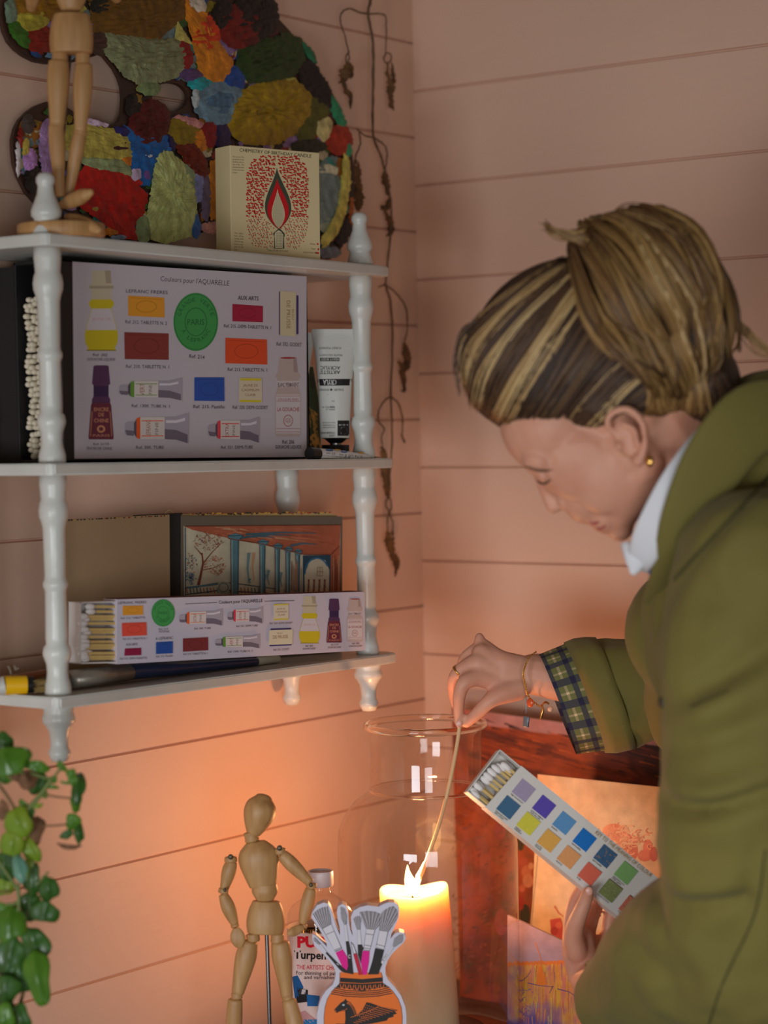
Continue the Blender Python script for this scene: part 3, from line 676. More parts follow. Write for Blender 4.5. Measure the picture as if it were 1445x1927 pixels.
# ------------------------------------------------------------------ tubes beside it
M_TUBE = mat('white_plastic_tube', rgb(208, 206, 198), .28, coat=.4, bump=(30, .2, .004)); M_TCAP = mat('black_plastic', rgb(24, 22, 22), .35)
def flat_tube(name, label, rows, capdef, X, Z_, parent_loc, depth=.012):
    """rows: (y, x0, x1, thickness) in crop coordinates; a squeezed tube standing on its cap, flat seam on top"""
    ox, oy, s = Z_; t = thing(name, parent_loc, label, 'paint tube'); bm = bmesh.new(); rings = []; seg = 28
    for (y, xa, xb, th) in rows:
        a = at(ox+xa*s, oy+y*s, x=X); b = at(ox+xb*s, oy+y*s, x=X); c = (a+b)/2; dpt = (c-EYE).dot(fw)
        hw = (xb-xa)*s*dpt/F/2; c = at(ox+(xa+xb)/2*s, oy+y*s, d=dpt)
        rings.append([bm.verts.new(c + RT*hw*math.cos(2*math.pi*j/seg) + fw*th*math.sin(2*math.pi*j/seg)) for j in range(seg)])
    for a, b in zip(rings, rings[1:]):
        for j in range(seg): bm.faces.new((a[j], a[(j+1) % seg], b[(j+1) % seg], b[j]))
    bm.faces.new(rings[0]); bm.faces.new(rings[-1][::-1]); bmesh.ops.recalc_face_normals(bm, faces=bm.faces)
    bv = BVHTree.FromBMesh(bm)
    body = fin('tube_body', bm, M_TUBE, t, auto=60)
    for nm, rws, m_ in capdef:
        bm = bmesh.new(); rings = []
        for (y, xa, xb) in rws:
            c = at(ox+(xa+xb)/2*s, oy+y*s, x=X); dpt = (c-EYE).dot(fw); hw = (xb-xa)*s*dpt/F/2
            rings.append((hw, c))
        R_ = []
        for hw, c in rings: R_.append([bm.verts.new(c + RT*hw*math.cos(2*math.pi*j/24) + Vector((fw.x, fw.y, 0)).normalized()*hw*min(1, depth/ .012)*.8*math.sin(2*math.pi*j/24)) for j in range(24)])
        for a, b in zip(R_, R_[1:]):
            for j in range(24): bm.faces.new((a[j], a[(j+1) % 24], b[(j+1) % 24], b[j]))
        bm.faces.new(R_[0]); bm.faces.new(R_[-1][::-1]); bmesh.ops.recalc_face_normals(bm, faces=bm.faces)
        fin(nm, bm, m_, t, auto=40)
    return t, bv
def cast(bv, X):
    def f(px, py):
        r = ray(px, py); h = bv.ray_cast(EYE, r.normalized())
        if h[0] is None: return at(px, py, x=X), -r.normalized()
        return h[0], -r.normalized()
    return f
XT = .118; Z6 = (560, 580, 200/1204)
M_SILVER = mat('grey_metal', rgb(150, 148, 145), .3, metal=.9)
ct, bv = flat_tube('acrylic_tube', 'white tube of artists acrylic standing upside down on its black cap beside the giant matchbox',
    [(238, 160, 690, .0014), (262, 160, 690, .0016), (300, 163, 686, .0016), (320, 166, 684, .0022), (450, 186, 662, .0060), (600, 205, 640, .0088), (900, 228, 612, .0110), (1200, 244, 600, .0122), (1472, 254, 588, .0125)],
    [('tube_shoulder', [(1472, 254, 588), (1480, 300, 565), (1528, 360, 500)], M_TCAP), ('nozzle', [(1526, 365, 495), (1556, 365, 495)], M_SILVER), ('cap', [(1548, 275, 583), (1552, 272, 585), (1640, 272, 585), (1700, 275, 583), (1712, 278, 580)], M_TCAP)],
    XT, Z6, at(632, 866, x=XT))
T = Art(cast(bv, XT), Z6, lift=.0003, step=.000006); K = rgb(34, 30, 30)
T.text('PUREST PIGMENT', (490, 440), (240, 440), 22, K); T.text('FINITE VISCOSITY', (505, 520), (240, 520), 22, K)
T.grid([(254, 562), (474, 562), (474, 600), (254, 600)], K, 10, 2); T.text('HEAVY BODY', (466, 568), (262, 568), 24, rgb(214, 212, 206), bold=.01)
T.text('ACRYLIC', (482, 656), (258, 656), 40, K, bold=.012); T.text("ARTISTS'", (482, 706), (252, 706), 40, K, bold=.012)
T.grid([(226, 802), (614, 800), (614, 876), (228, 878)], K, 14, 3); T.text('CRYLA', (440, 812), (288, 812), 56, rgb(214, 212, 206), bold=.02)
T.text('DALER', (518, 912), (412, 912), 26, K); T.text('ROWNEY', (352, 912), (240, 912), 26, K); T.poly([(380, 908), (396, 924), (380, 940), (364, 924)], K)
T.line([(244, 980), (350, 978)], 4, K); T.text('fine', (420, 1048), (384, 1048), 14, K); T.text('***', (420, 1080), (366, 1080), 44, K, bold=.03)
T.text('SERIES A', (424, 1114), (274, 1114), 16, K); T.text('SERIE A', (424, 1140), (320, 1140), 16, K)
for y, t in ((1290, 'BLANC DE TITANE'), (1318, 'TITANWEISS'), (1344, 'BLANCO DE TITANIO')): T.text(t, (424, y), (282, y), 14, K)
T.text('TITANIUM WHITE', (424, 1402), (262, 1402), 20, K, bold=.01); T.text('009', (420, 1432), (360, 1432), 20, K)
T.grid([(452, 1272), (586, 1272), (586, 1480), (452, 1480)], K, 8, 6); T.text('IVORY M', (570, 1314), (470, 1314), 16, rgb(214, 212, 206), bold=.01)
T.ell(522, 1388, 40, 44, rgb(214, 212, 206)); T.ell(540, 1400, 14, 22, K)
for a in range(0, 180, 22): T.line([(522, 1388), (522-42*math.cos(math.radians(a-90)), 1388-46*math.sin(math.radians(a-90)))], 3, K)
T.done('printed_label', ct)
flat_tube('acrylic_tube', 'white tube partly hidden behind the edge of the giant matchbox', [(278, -40, 190, .0014), (330, -38, 188, .002), (600, -20, 150, .006), (900, -10, 100, .008), (1300, -5, 80, .009)],
    [('cap', [(1300, 0, 75), (1700, 0, 75)], M_TCAP)], .085, Z6, at(566, 862, x=.085))
pcd = thing('art_postcard', at(575, 855, x=.066), 'small postcard painted in dark green and ochre propped behind the tubes', 'postcard')
cp = on_plane((.066, 0, 0), (1, 0, .06)); slab('card', [[(560, 690), (590, 688), (603, 760), (606, 853), (560, 856)]], cp, Vector((1, 0, .06)).normalized(), .0008, mat('postcard_paper', rgb(214, 204, 180), .6), pcd)
q = Daubs(cp, Z6, Vector((1, 0, .06)).normalized(), lift=.0002)
q.daub([(0, 690), (170, 690), (235, 1080), (255, 1600), (0, 1620)], rgb(44, 66, 44), h=.0001, jit=2)
q.daub([(60, 1080), (150, 1100), (225, 1160), (230, 1400), (262, 1590), (60, 1590)], rgb(176, 138, 62), h=.0001, jit=5); q.daub([(120, 640+110), (190, 700+100), (200, 930), (150, 940)], rgb(30, 48, 36), h=.0001)
for i in range(9): q.line([(140+rr.uniform(-20, 60), 1140+i*30), (190+rr.uniform(-20, 30), 1200+i*40)], 9, rgb(120, 84, 34))
q.done('painting', pcd)
# small metal tube lying in front
lt = thing('small_paint_tube', at(650, 866, x=.150), 'small striped metal paint tube lying on its side on the middle shelf', 'paint tube')
def z6(x, y): return (560+x*Z6[2], 580+y*Z6[2])
def lying(pts, X):
    return [at(*z6(x, y), x=X) for x, y in pts]
bm = bmesh.new(); a, b = lying([(225, 1652), (812, 1682)], .150); s6 = Z6[2]*2.52/F
sweep(bm, [a, a+(b-a)*.4, b], [66*s6, 58*s6, 26*s6], 20, caps=False); bvl = BVHTree.FromBMesh(bm); fin('tube_body', bm, mat('printed_foil', rgb(222, 222, 220), .4, spec=.6), lt, auto=40)
bm = bmesh.new(); a, b = lying([(132, 1645), (228, 1652)], .150); sweep(bm, [a, b], [70*s6, 68*s6], 20, caps=False); fin('cap', bm, M_TCAP, lt, auto=40)
bm = bmesh.new(); a, b = lying([(808, 1682), (862, 1686)], .150); sweep(bm, [a, b], [27*s6, 22*s6], 16, caps=False); fin('fold', bm, M_TCAP, lt, auto=40)
bm = bmesh.new(); a, b = lying([(860, 1686), (940, 1690)], .150); sweep(bm, [a, b], [20*s6, 8*s6], 12, flat=.5); fin('crimped_end', bm, M_SILVER, lt)
T = Art(cast(bvl, .150), Z6, lift=.0003); T.text('0.74 US fl oz', (735, 1668), (470, 1650), 26, K); T.text('22 ml', (430, 1640), (330, 1632), 24, K)
T.ell(360, 1608, 45, 12, rgb(40, 110, 180), 4); T.ell(450, 1606, 40, 10, rgb(220, 170, 50), 4); T.ell(525, 1624, 36, 14, rgb(40, 110, 180), 4); T.ell(720, 1640, 36, 10, rgb(220, 170, 50), 4)
for i in range(22): T.line([(250+i*16, 1664+i*.9), (250+i*16, 1704+i*.2)], 6 if i % 3 else 10, rgb(60, 60, 66))
T.done('printed_label', lt)
# ------------------------------------------------------------------ open sketchbook on the bottom shelf
S6 = (120, 940, 580/1445)
def vplane(pxa, xa, pxb, xb, py=1040):
    a = at(pxa, py, x=xa); b = at(pxb, py, x=xb); u = (b-a); u.z = 0; u.normalize(); n = Vector((u.y, -u.x, 0)); return on_plane(a, n), n, a, b
rp, rn, ra, rb = vplane(330, .040, 645, .104); lp, ln, la, lb = vplane(120, .060, 332, .042)
sk = thing('sketchbook', (ra.x, ra.y, shz(L_BOT, ra.y)), 'sketchbook standing open on the bottom shelf with a watercolour of a colonnade', 'sketchbook')
M_KRAFT = mat('buff_paper', rgb(176, 148, 112), .8, noise=(30, .93, 2)); M_GREYP = mat('grey_brown_page', rgb(104, 90, 74), .85); M_PATT = mat('cream_cloth', rgb(196, 168, 116), .8)
def zbot(proj, px, Z_=L_BOT):
    y = proj(px, 1150).y; t = shz(Z_, y) + .0006
    a = proj(px, 1000); b = proj(px, 1200); return 1000 + 200*(t-a.z)/(b.z-a.z)
slab('left_cover', [[(121, 978), (319, 968), (321, zbot(lp, 321)), (121, zbot(lp, 121))]], lp, ln, .0035, M_KRAFT, sk)
slab('spine', [[(319, 967), (341, 966.5), (341, zbot(rp, 341)), (319, zbot(lp, 319))]], rp, rn, .004, mat('black_bookcloth', rgb(30, 26, 24), .7), sk)
slab('page', [[(340, 971), (644, 972), (643, zbot(rp, 643)), (340, zbot(rp, 340))]], lambda x, y: rp(x, y)+rn*.0004, rn, .005, M_GREYP, sk)
slab('back_cover', [[(336, 968.5), (628, 966), (640, 970), (640, zbot(rp, 640)), (336, zbot(rp, 336))]], lambda x, y: rp(x, y)-rn*.006, rn, .003, M_PATT, sk)
slab('back_cover', [[(262, 970), (352, 965.5), (352, 975), (262, 978)]], lambda x, y: rp(x, y)-rn*.010, rn, .003, mat('black_bookcloth', rgb(30, 26, 24), .7), sk)
bm = bmesh.new(); c = rp(322, 966) - rn*.004; sweep(bm, [c + Vector((0, t*.012-.006, .0035*math.sin(math.pi*t))) for t in [i/8 for i in range(9)]], .0006, 6); fin('elastic_loop', bm, M_PATT, sk)
r8 = random.Random(5)
P1 = Art(lp, S6, ln, lift=.0003)
for i in range(34): x = 6+i*14.4+r8.uniform(-4, 4); y = 98-(x/490)*22; P1.ell(x, y, r8.uniform(3, 7), 3.5, rgb(*r8.choice([(60, 30, 20), (40, 40, 24), (150, 50, 20), (200, 160, 90)])), n=6)
P1.done('floral_edge', sk)
P1 = Art(lambda x, y: rp(x, y)-rn*.0059, S6, rn, lift=.0003)
for i in range(60): x = 610+i*11+r8.uniform(-4, 4); P1.ell(x, 68-(x-610)*.01+r8.uniform(-4, 4), r8.uniform(3, 8), 3.5, rgb(*r8.choice([(170, 50, 20), (40, 50, 30), (210, 160, 60), (60, 30, 20)])), n=6)
P1.done('floral_edge', sk)
Q = Art(lambda x, y: rp(x, y)+rn*.0004, S6, rn, lift=.0004, step=.000004)
PAP = rgb(206, 196, 168); RU = rgb(176, 92, 62); RU2 = rgb(128, 60, 38); TE = rgb(84, 128, 138); TD = rgb(36, 72, 90); OC = rgb(196, 150, 112)
Q.poly([(560, 124), (1295, 118), (1292, 480), (562, 480)], PAP)
Q.poly([(560, 124), (1295, 118), (1292, 222), (1250, 258), (1120, 258), (1080, 244), (930, 208), (765, 180), (600, 142)], RU)
for i in range(46):
    x = r8.uniform(760, 1240); t = (x-600)/690; y = r8.uniform(130, 150+t*95); L_ = r8.uniform(40, 130)
    Q.line([(x-L_/2, y-3), (x, y+r8.uniform(-3, 3)), (min(1290, x+L_/2), y+8)], r8.uniform(3, 9), r8.choice([rgb(196, 118, 84), rgb(160, 78, 50), OC, rgb(186, 104, 74)]), 2)
for y, a, b_ in ((158, 850, 1180), (168, 880, 1060), (176, 810, 980), (210, 1060, 1180)): Q.line([(a, y+6), ((a+b_)/2, y-4), (b_, y)], 12, rgb(66, 98, 108), 4)
Q.poly([(1250, 258), (1292, 215), (1292, 480), (1246, 480)], RU); Q.line([(1250, 258), (1290, 218)], 6, RU2)
for i in range(12): x = r8.uniform(1252, 1286); Q.line([(x, 260+r8.uniform(0, 60)), (x+r8.uniform(-4, 4), 440)], 3, r8.choice([RU2, OC]))
Q.poly([(1118, 262), (1250, 260), (1246, 480), (1118, 480)], TD); Q.poly([(1128, 480), (1126, 350), (1150, 290), (1186, 276), (1222, 284), (1242, 330), (1240, 480)], PAP)
Q.ring(1184, 350, 56, 76, 7, rgb(40, 110, 150), 180, 330)
for k_ in range(4):
    x = 1146+k_*25; Q.ell(x, 380, 5, 7, RU2); Q.line([(x, 386), (x-3, 440)], 9, rgb(140, 84, 60)); Q.line([(x-6, 400), (x+7, 412)], 3, TD)
for x in (1186, 1198, 1210): Q.line([(x, 318), (x, 358)], 2, RU2)
for y in (318, 338, 358): Q.line([(1184, y), (1212, y)], 2, RU2)
# balustrade and tree at the left
Q.line([(566, 412), (640, 404), (740, 388), (790, 392), (940, 412), (1000, 420)], 4, TD); Q.line([(566, 446), (650, 436), (740, 424), (800, 430), (960, 440)], 5, TD); Q.line([(564, 416), (740, 394)], 8, TE)
for i in range(24): x = 572+i*16; Q.line([(x, 412+(i % 3)), (x+5, 440)], 4, r8.choice([TE, TD, RU]))
Q.poly([(720, 386), (772, 390), (772, 440), (720, 436)], rgb(170, 170, 150)); Q.ring(746, 412, 22, 20, 3, TD)
Q.line([(628, 402), (640, 350), (650, 300), (645, 250)], 14, RU2, 6); Q.line([(650, 300), (690, 250), (735, 205)], 6, RU2, 2); Q.line([(645, 260), (610, 220)], 6, RU2, 2); Q.line([(650, 330), (700, 320), (742, 300)], 5, RU2, 2)
for cx, cy, rx, ry, n_, cs in ((675, 195, 70, 42, 110, (RU, OC, RU2)), (705, 310, 52, 46, 80, (RU, rgb(190, 80, 50), OC)), (590, 310, 28, 56, 60, (RU, TE, TD)), (590, 370, 24, 30, 40, (TD, rgb(60, 110, 160)))):
    for i in range(n_):
        a = r8.uniform(0, 6.28); q_ = r8.random()**.5; x, y = cx+rx*q_*math.cos(a), cy+ry*q_*math.sin(a)
        Q.line([(x, y), (x+r8.uniform(-9, 9), y+r8.uniform(-9, 9)), (x+r8.uniform(-10, 10), y+r8.uniform(-8, 10))], r8.uniform(2, 4), r8.choice(cs), 1)
for x0, y0_, y1_ in ((862, 250, 400), (885, 250, 380), (868, 370, 390), (955, 330, 400), (1015, 340, 410), (940, 350, 420)): Q.line([(x0, y0_), (x0-6, (y0_+y1_)/2), (x0+2, y1_)], 14, r8.choice([TE, OC, rgb(110, 140, 140)]), 4)
for (xa, xb, yt, cw) in ((776, 816, 180, 22), (912, 940, 208, 16), (984, 1008, 226, 14), (1034, 1056, 240, 12), (1080, 1102, 252, 10)):
    Q.poly([(xa, yt), (xb, yt), (xb-4, 480), (xa+4, 480)], TE); Q.line([(xa+7, yt+10), (xa+9, 470)], 5, rgb(140, 172, 172)); Q.line([(xb-3, yt+6), (xb-5, 470)], 5, TD); Q.line([(xa, yt), (xa+3, 470)], 3, RU2)
    Q.poly([(xa-cw*.6, yt-10), ((xa+xb)/2, yt-22), (xb+cw, yt-12), (xb+2, yt+8), (xa-2, yt+8)], TE); Q.line([(xa-cw*.6, yt-10), (xb+cw, yt-11), (xb+3, yt+6)], 4, TD)
Q.line([(765, 182), (930, 210), (1120, 258), (1250, 258)], 4, RU2); Q.line([(560, 126), (1295, 120)], 3, RU2); Q.line([(563, 130), (565, 470)], 5, TD)
for i in range(20): x = r8.uniform(1060, 1110); Q.line([(x, 280+r8.uniform(0, 60)), (x, 430)], 2, r8.choice([RU2, TD, OC]))
Q.done('watercolour', sk, M_CANVAS)

# ------------------------------------------------------------------ long box of matches on the bottom shelf
S7 = (120, 1100, 580/1445)
mp_, mn, ma, mb = vplane(220, .134, 686, .178, 1180); mu = (mb-ma).normalized()
M_BOXW = mat('lilac_white_card', rgb(206, 198, 210), .6); M_INNER = mat('white_card', rgb(222, 214, 208), .7)
lb_ = thing('long_matchbox', mp_(453, 1240), 'long lilac matchbox printed with paint tubes, half open on the bottom shelf', 'box')
TH = .021
slab('sleeve', [[(220, 1128), (683, 1113.5), (686, 1117), (687, 1224), (220, 1250)]], lambda x, y: mp_(x, y), mn, TH, M_BOXW, lb_)
slab('striking_strip', [[(221, 1127), (684, 1112.5), (684, 1113.7), (221, 1128.2)]], lambda x, y: mp_(x, y)-mn*.001, mn, TH-.002, mat('striking_surface', rgb(96, 34, 30), .8), lb_)
# tray: back, top, bottom and end walls
tr = bmesh.new()
def traybox(pts, d0, d1):
    A_ = [tr.verts.new(mp_(*q)-mn*d0) for q in pts]; B_ = [tr.verts.new(mp_(*q)-mn*d1) for q in pts]
    tr.faces.new(A_); tr.faces.new(B_[::-1])
    for i in range(4): tr.faces.new((A_[i], B_[i], B_[(i+1) % 4], A_[(i+1) % 4]))
traybox([(152, 1135), (235, 1132), (235, 1247), (152, 1249)], TH-.002, TH-.001); traybox([(152, 1133.5), (235, 1131), (235, 1133), (152, 1135.5)], .001, TH-.001)
traybox([(152, 1247), (235, 1245), (235, 1247.5), (152, 1249.5)], .001, TH-.001); traybox([(152, 1133.5), (154, 1133.5), (154, 1249.5), (152, 1249.5)], .001, TH-.001)
bmesh.ops.recalc_face_normals(tr, faces=tr.faces); fin('tray', tr, M_INNER, lb_, smooth=False)
E_ = Art(mp_, S7, mn, lift=.0003)
yellow_bottle(E_, (1102, 54, 1200, 276)); ink_bottle(E_, (1230, 66, 1302, 272)); gouache_bottle(E_, (1326, 66, 1400, 268))
E_.text("Couleurs pour l'AQUARELLE", (726, 90), (930, 82), 15, rgb(50, 46, 60), bold=.01); E_.line([(568, 91), (718, 84)], 2.5, INK); E_.line([(940, 78), (1080, 75)], 2.5, INK)
E_.text('LEFRANC FRERES', (254, 92), (386, 88), 12, INK); patch(E_, [(274, 100), (370, 98), (371, 142), (275, 144)], rgb(232, 158, 50)); E_.text('Ref. 212. TABLETTE', (266, 162), (380, 159), 9, INK)
patch(E_, [(270, 180), (386, 176), (388, 238), (272, 243)], rgb(234, 84, 66)); E_.text('Ref. 213. TABLETTE N. 1', (276, 260), (390, 256), 9, INK)
E_.text('AUX ARTS', (290, 287), (344, 285), 11, INK, bold=.01); patch(E_, [(284, 300), (362, 296), (362, 331), (282, 334)], rgb(150, 30, 70)); E_.text('Ref. 215. DEMI-TABLETTE', (262, 352), (388, 348), 9, INK)
seal(E_, 464, 133, 55, 64); E_.text('Ref. 214', (444, 214), (486, 212), 9, INK); E_.text('MOYENNE', (444, 226), (492, 224), 9, INK)
E_.text('A LEFRANC', (428, 260), (510, 256), 13, INK); patch(E_, [(430, 270), (509, 266), (509, 322), (430, 326)], rgb(44, 84, 164)); E_.text('Ref. 215. Pastille', (430, 342), (508, 338), 9, INK)
patch(E_, [(556, 253), (674, 247), (675, 308), (556, 315)], rgb(134, 52, 54)); E_.text('Ref. 210. TABLETTE N. 1', (558, 331), (672, 326), 9, INK)
paint_tube(E_, (538, 118, 742, 200, -6), rgb(238, 98, 44), 'EXTRA'); E_.text('Ref. 300. TUBE', (610, 211), (686, 208), 9, INK)
paint_tube(E_, (764, 106, 930, 188, -4), rgb(226, 60, 84), 'EXTRA'); E_.text('Ref. 321. DEMI-TUBE', (806, 200), (906, 196), 9, INK)
paint_tube(E_, (706, 236, 916, 306, -6), rgb(100, 150, 60), 'VERT'); E_.text('Ref. 1300. TUBE N. 2', (766, 320), (882, 315), 9, INK)
E_.poly([(980, 92), (1050, 90), (1050, 164), (981, 167)], rgb(222, 212, 186)); E_.poly([(980, 92), (1050, 90), (1050, 96), (980, 98)], rgb(220, 204, 70)); E_.poly([(981, 160), (1050, 158), (1050, 164), (981, 167)], rgb(220, 204, 70))
for t, y, a, b__ in (('JAUNE DE', 118, 996, 1034), ('CADMIUM', 132, 990, 1042), ('CLAIR', 146, 1000, 1034)): E_.text(t, (a, y), (b__, y-1), 8, rgb(150, 90, 60))
E_.text('Ref. 320. DEMI-GODET', (962, 186), (1070, 183), 9, INK)
E_.poly([(966, 207), (1062, 204), (1062, 210), (966, 213)], rgb(54, 44, 110)); E_.poly([(960, 214), (1070, 210), (1068, 280), (958, 284)], rgb(224, 216, 186)); E_.poly([(960, 283), (1066, 279), (1064, 285), (962, 289)], rgb(54, 44, 110))
E_.text('DE PRUSSE', (978, 254), (1048, 250), 15, rgb(150, 110, 80), bold=.01); E_.text('BLEU', (998, 232), (1022, 231), 8, rgb(150, 110, 80)); E_.text('Ref. 332. GODET', (980, 311), (1054, 307), 10, INK)
for t1, t2, x, y in (('Ref. 202', 'GOUACHE LIQUIDE', 1146, 292), ('Ref. 2110', 'ENCRE DE CHINE', 1266, 286), ('Ref. 206', 'GOUACHE LIQUIDE', 1364, 280)): E_.text(t1, (x-16, y), (x+18, y-1), 8, INK, bold=.01); E_.text(t2, (x-30, y+13), (x+30, y+11), 8, INK, bold=.01)
E_.done('printed_front', lb_)
# the matches showing in its tray
M_TIPW = mat('white_match_tip', rgb(238, 232, 228), .75)
ys = [(104, 120, .0020), (128, 130, .0045), (150, 88, .0020), (164, 104, .0045), (183, 86, .0020), (212, 92, .0020), (226, 110, .0045), (246, 88, .0020), (270, 104, .0045), (286, 96, .0020), (300, 88, .0045), (324, 86, .0020), (322, 116, .0042), (340, 92, .0020), (350, 102, .0042)]
mm2 = bpy.data.meshes.new('stick'); bm = bmesh.new(); box(bm, (0, -.0014, -.0014), (.095, .0014, .0014), bev=.0002); bm.to_mesh(mm2); bm.free(); mm2.materials.append(M_STICK)
mh2 = bpy.data.meshes.new('tip'); bm = bmesh.new(); lathe(bm, [(.0003, -.0072), (.0022, -.0060), (.0032, -.0036), (.0034, -.0008), (.0029, .0022), (.0018, .0050)], seg=14, M=Matrix(((0, 0, 1), (0, 1, 0), (-1, 0, 0)))); bm.to_mesh(mh2); bm.free(); mh2.materials.append(M_TIPW)
mh2.polygons.foreach_set('use_smooth', [True]*len(mh2.polygons))
def put_match(loc, u, n, label, group, src=[None]):
    if src[0] is None:
        r_ = bpy.data.objects.new('match', None); r_.empty_display_size = .01; COL.objects.link(r_)
        for nm, me in (('stick', mm2), ('tip', mh2)): c_ = bpy.data.objects.new(nm, me); COL.objects.link(c_); c_.parent = r_
        src[0] = r_
    else:
        r_ = src[0].copy(); COL.objects.link(r_)
        for ch in src[0].children: c_ = ch.copy(); COL.objects.link(c_); c_.parent = r_
    v_ = n.cross(u); r_.matrix_world = basis(loc, u, v_, n); r_.matrix_local = basis(loc, u, v_, n)
    tag(r_, label, 'match', group); return r_
for i, (y, x, dep) in enumerate(ys):
    p_ = mp_(S7[0]+x*S7[2]+7, S7[1]+y*S7[2]) - mn*(dep+.002); put_match(p_, mu, mn, 'long white-tipped match lying in the open tray of the lilac matchbox', 'matches in the lilac matchbox')

# ------------------------------------------------------------------ brushes and tube lying on the bottom shelf
br = thing('flat_paint_brush', at(300, 1275, x=.10), 'wide paint brush with a dark blue handle and paint-stained ferrule lying under the long matchbox', 'paint brush')
def shp(px, x, up):     # point above the bottom shelf at a pixel column
    q_ = at(px, 1260, x=x); return Vector((q_.x, q_.y, shz(L_BOT, q_.y)+up))
bm = bmesh.new(); sweep(bm, [shp(234, .120, .010), shp(252, .120, .0105), shp(300, .120, .009), shp(380, .120, .0072), shp(470, .121, .0055), shp(484, .121, .0052)], [(.0115, .008), (.0118, .0085), (.0090, .0080), (.0065, .0065), (.005, .005), (.0048, .0048)], 20); fin('handle', bm, mat('dark_blue_lacquer', rgb(20, 44, 78), .3, coat=.4, noise=(40, .6, 2)), br)
bm = bmesh.new(); sweep(bm, [shp(482, .121, .0053), shp(522, .121, .0048)], [.0049, .0042], 16); fin('handle_end', bm, mat('chipped_cream_paint', rgb(178, 174, 150), .5), br)
bm = bmesh.new(); sweep(bm, [shp(128, .120, .0105), shp(238, .120, .0103)], [(.016, .0088), (.0125, .0088)], 20, caps=False); fin('ferrule', bm, mat('stained_metal', rgb(120, 104, 78), .4, metal=.6, noise=(18, rgb(190, 186, 176), 1.6), bump=(60, .4, .002)), br)
bm = bmesh.new()
for i in range(150):
    a = r8.uniform(-1, 1); b_ = r8.uniform(-1, 1); s_ = shp(132, .120+a*.013, .0105+b_*.0055); e_ = shp(62+r8.uniform(0, 14), .120+a*.016, .0085+b_*.0055); sweep(bm, [s_, (s_+e_)/2, e_], [.0010, .0009, .0003], 4, caps=False)
fin('bristles', bm, mat('ochre_bristle', rgb(134, 108, 58), .8), br)
yt = thing('yellow_paint_tube', at(25, 1290, x=.125), 'yellow paint tube with a black cap at the left end of the bottom shelf', 'paint tube')
bm = bmesh.new(); sweep(bm, [shp(8, .100, .0095), shp(49, .112, .0093)], [.0095, .0090], 24, caps=False); fin('tube_body', bm, mat('yellow_label', rgb(232, 178, 14), .35), yt, auto=40)
bm = bmesh.new(); sweep(bm, [shp(-45, .083, .006), shp(8, .100, .0095)], [(.011, .003), .0095], 24, caps=False); fin('tube_tail', bm, M_TUBE, yt, auto=40)
bm = bmesh.new(); sweep(bm, [shp(49, .112, .0092), shp(63, .116, .0090)], [.0082, .0078], 20, caps=False); fin('cap', bm, M_TCAP, yt, auto=40)
T = Art(lambda x, y: at(x, y, x=.1205), (0, 1160, .18), NX, lift=.0002)
T.line([(80, 520), (100, 550), (112, 600)], 6, rgb(225, 220, 200)); T.line([(120, 500), (135, 560)], 7, rgb(90, 60, 10)); T.line([(150, 515), (160, 560), (190, 540)], 6, rgb(225, 220, 200)); T.line([(130, 600), (128, 640)], 4, rgb(120, 84, 10))
T.done('printed_label', yt)
wb = thing('wooden_brush_handle', at(60, 1262, x=.08), 'amber varnished brush handle lying behind the yellow tube', 'paint brush')
bm = bmesh.new(); sweep(bm, [shp(-30, .060, .008), shp(40, .066, .0085), shp(88, .070, .009)], [.004, .0065, .008], 16); fin('handle', bm, mat('amber_varnish', rgb(150, 78, 22), .3, coat=.5), wb)

# ------------------------------------------------------------------ dried vine hanging in the corner
VZ7 = (560, 0, 300/1032); VZ8 = (640, 500, 220/684)
vn = thing('dried_vine', at(690, 0, x=.02), 'dry brown vine with shrivelled leaves hanging down the left wall beside the shelf', 'dried plant')
M_VST = mat('dry_stem', rgb(112, 84, 58), .8, noise=(80, .6, 2)); M_VLF = mat('shrivelled_leaf', rgb(122, 84, 44), .85, noise=(60, rgb(70, 46, 26), 2.2), bump=(90, .8, .004))
rv = random.Random(4)
def vpt(Z_, x, y, X=.028): return at(Z_[0]+x*Z_[2], Z_[1]+y*Z_[2], x=X)
def vstem(Z_, pts, r, r2=None, X=.028, parent=vn, X2=None):
    n_ = len(pts); P_ = smooth_path([tuple(vpt(Z_, x, y, X + ((X2 or X)-X)*i/max(1, n_-1))) for i, (x, y) in enumerate(pts)], 5)
    m_ = len(P_); r2 = r if r2 is None else r2; bm = bmesh.new()
    sweep(bm, [Vector(q)+Vector((rv.gauss(0, .0003), rv.gauss(0, .0003), 0)) for q in P_], [(r+(r2-r)*i/m_)*rv.uniform(.85, 1.2) for i in range(m_)], 7); return fin('stem', bm, M_VST, parent)
vstem(VZ7, [(478, -60), (472, 0), (456, 90), (484, 250), (490, 450), (485, 700), (492, 890), (530, 990), (560, 1090), (575, 1170), (600, 1300), (605, 1400), (598, 1540), (580, 1700), (568, 1840)], .0018, .0012)
vstem(VZ8, [(265, 108), (290, 200), (303, 330), (305, 500), (297, 765), (302, 900), (300, 1080), (290, 1250), (288, 1360)], .0014, .0010)
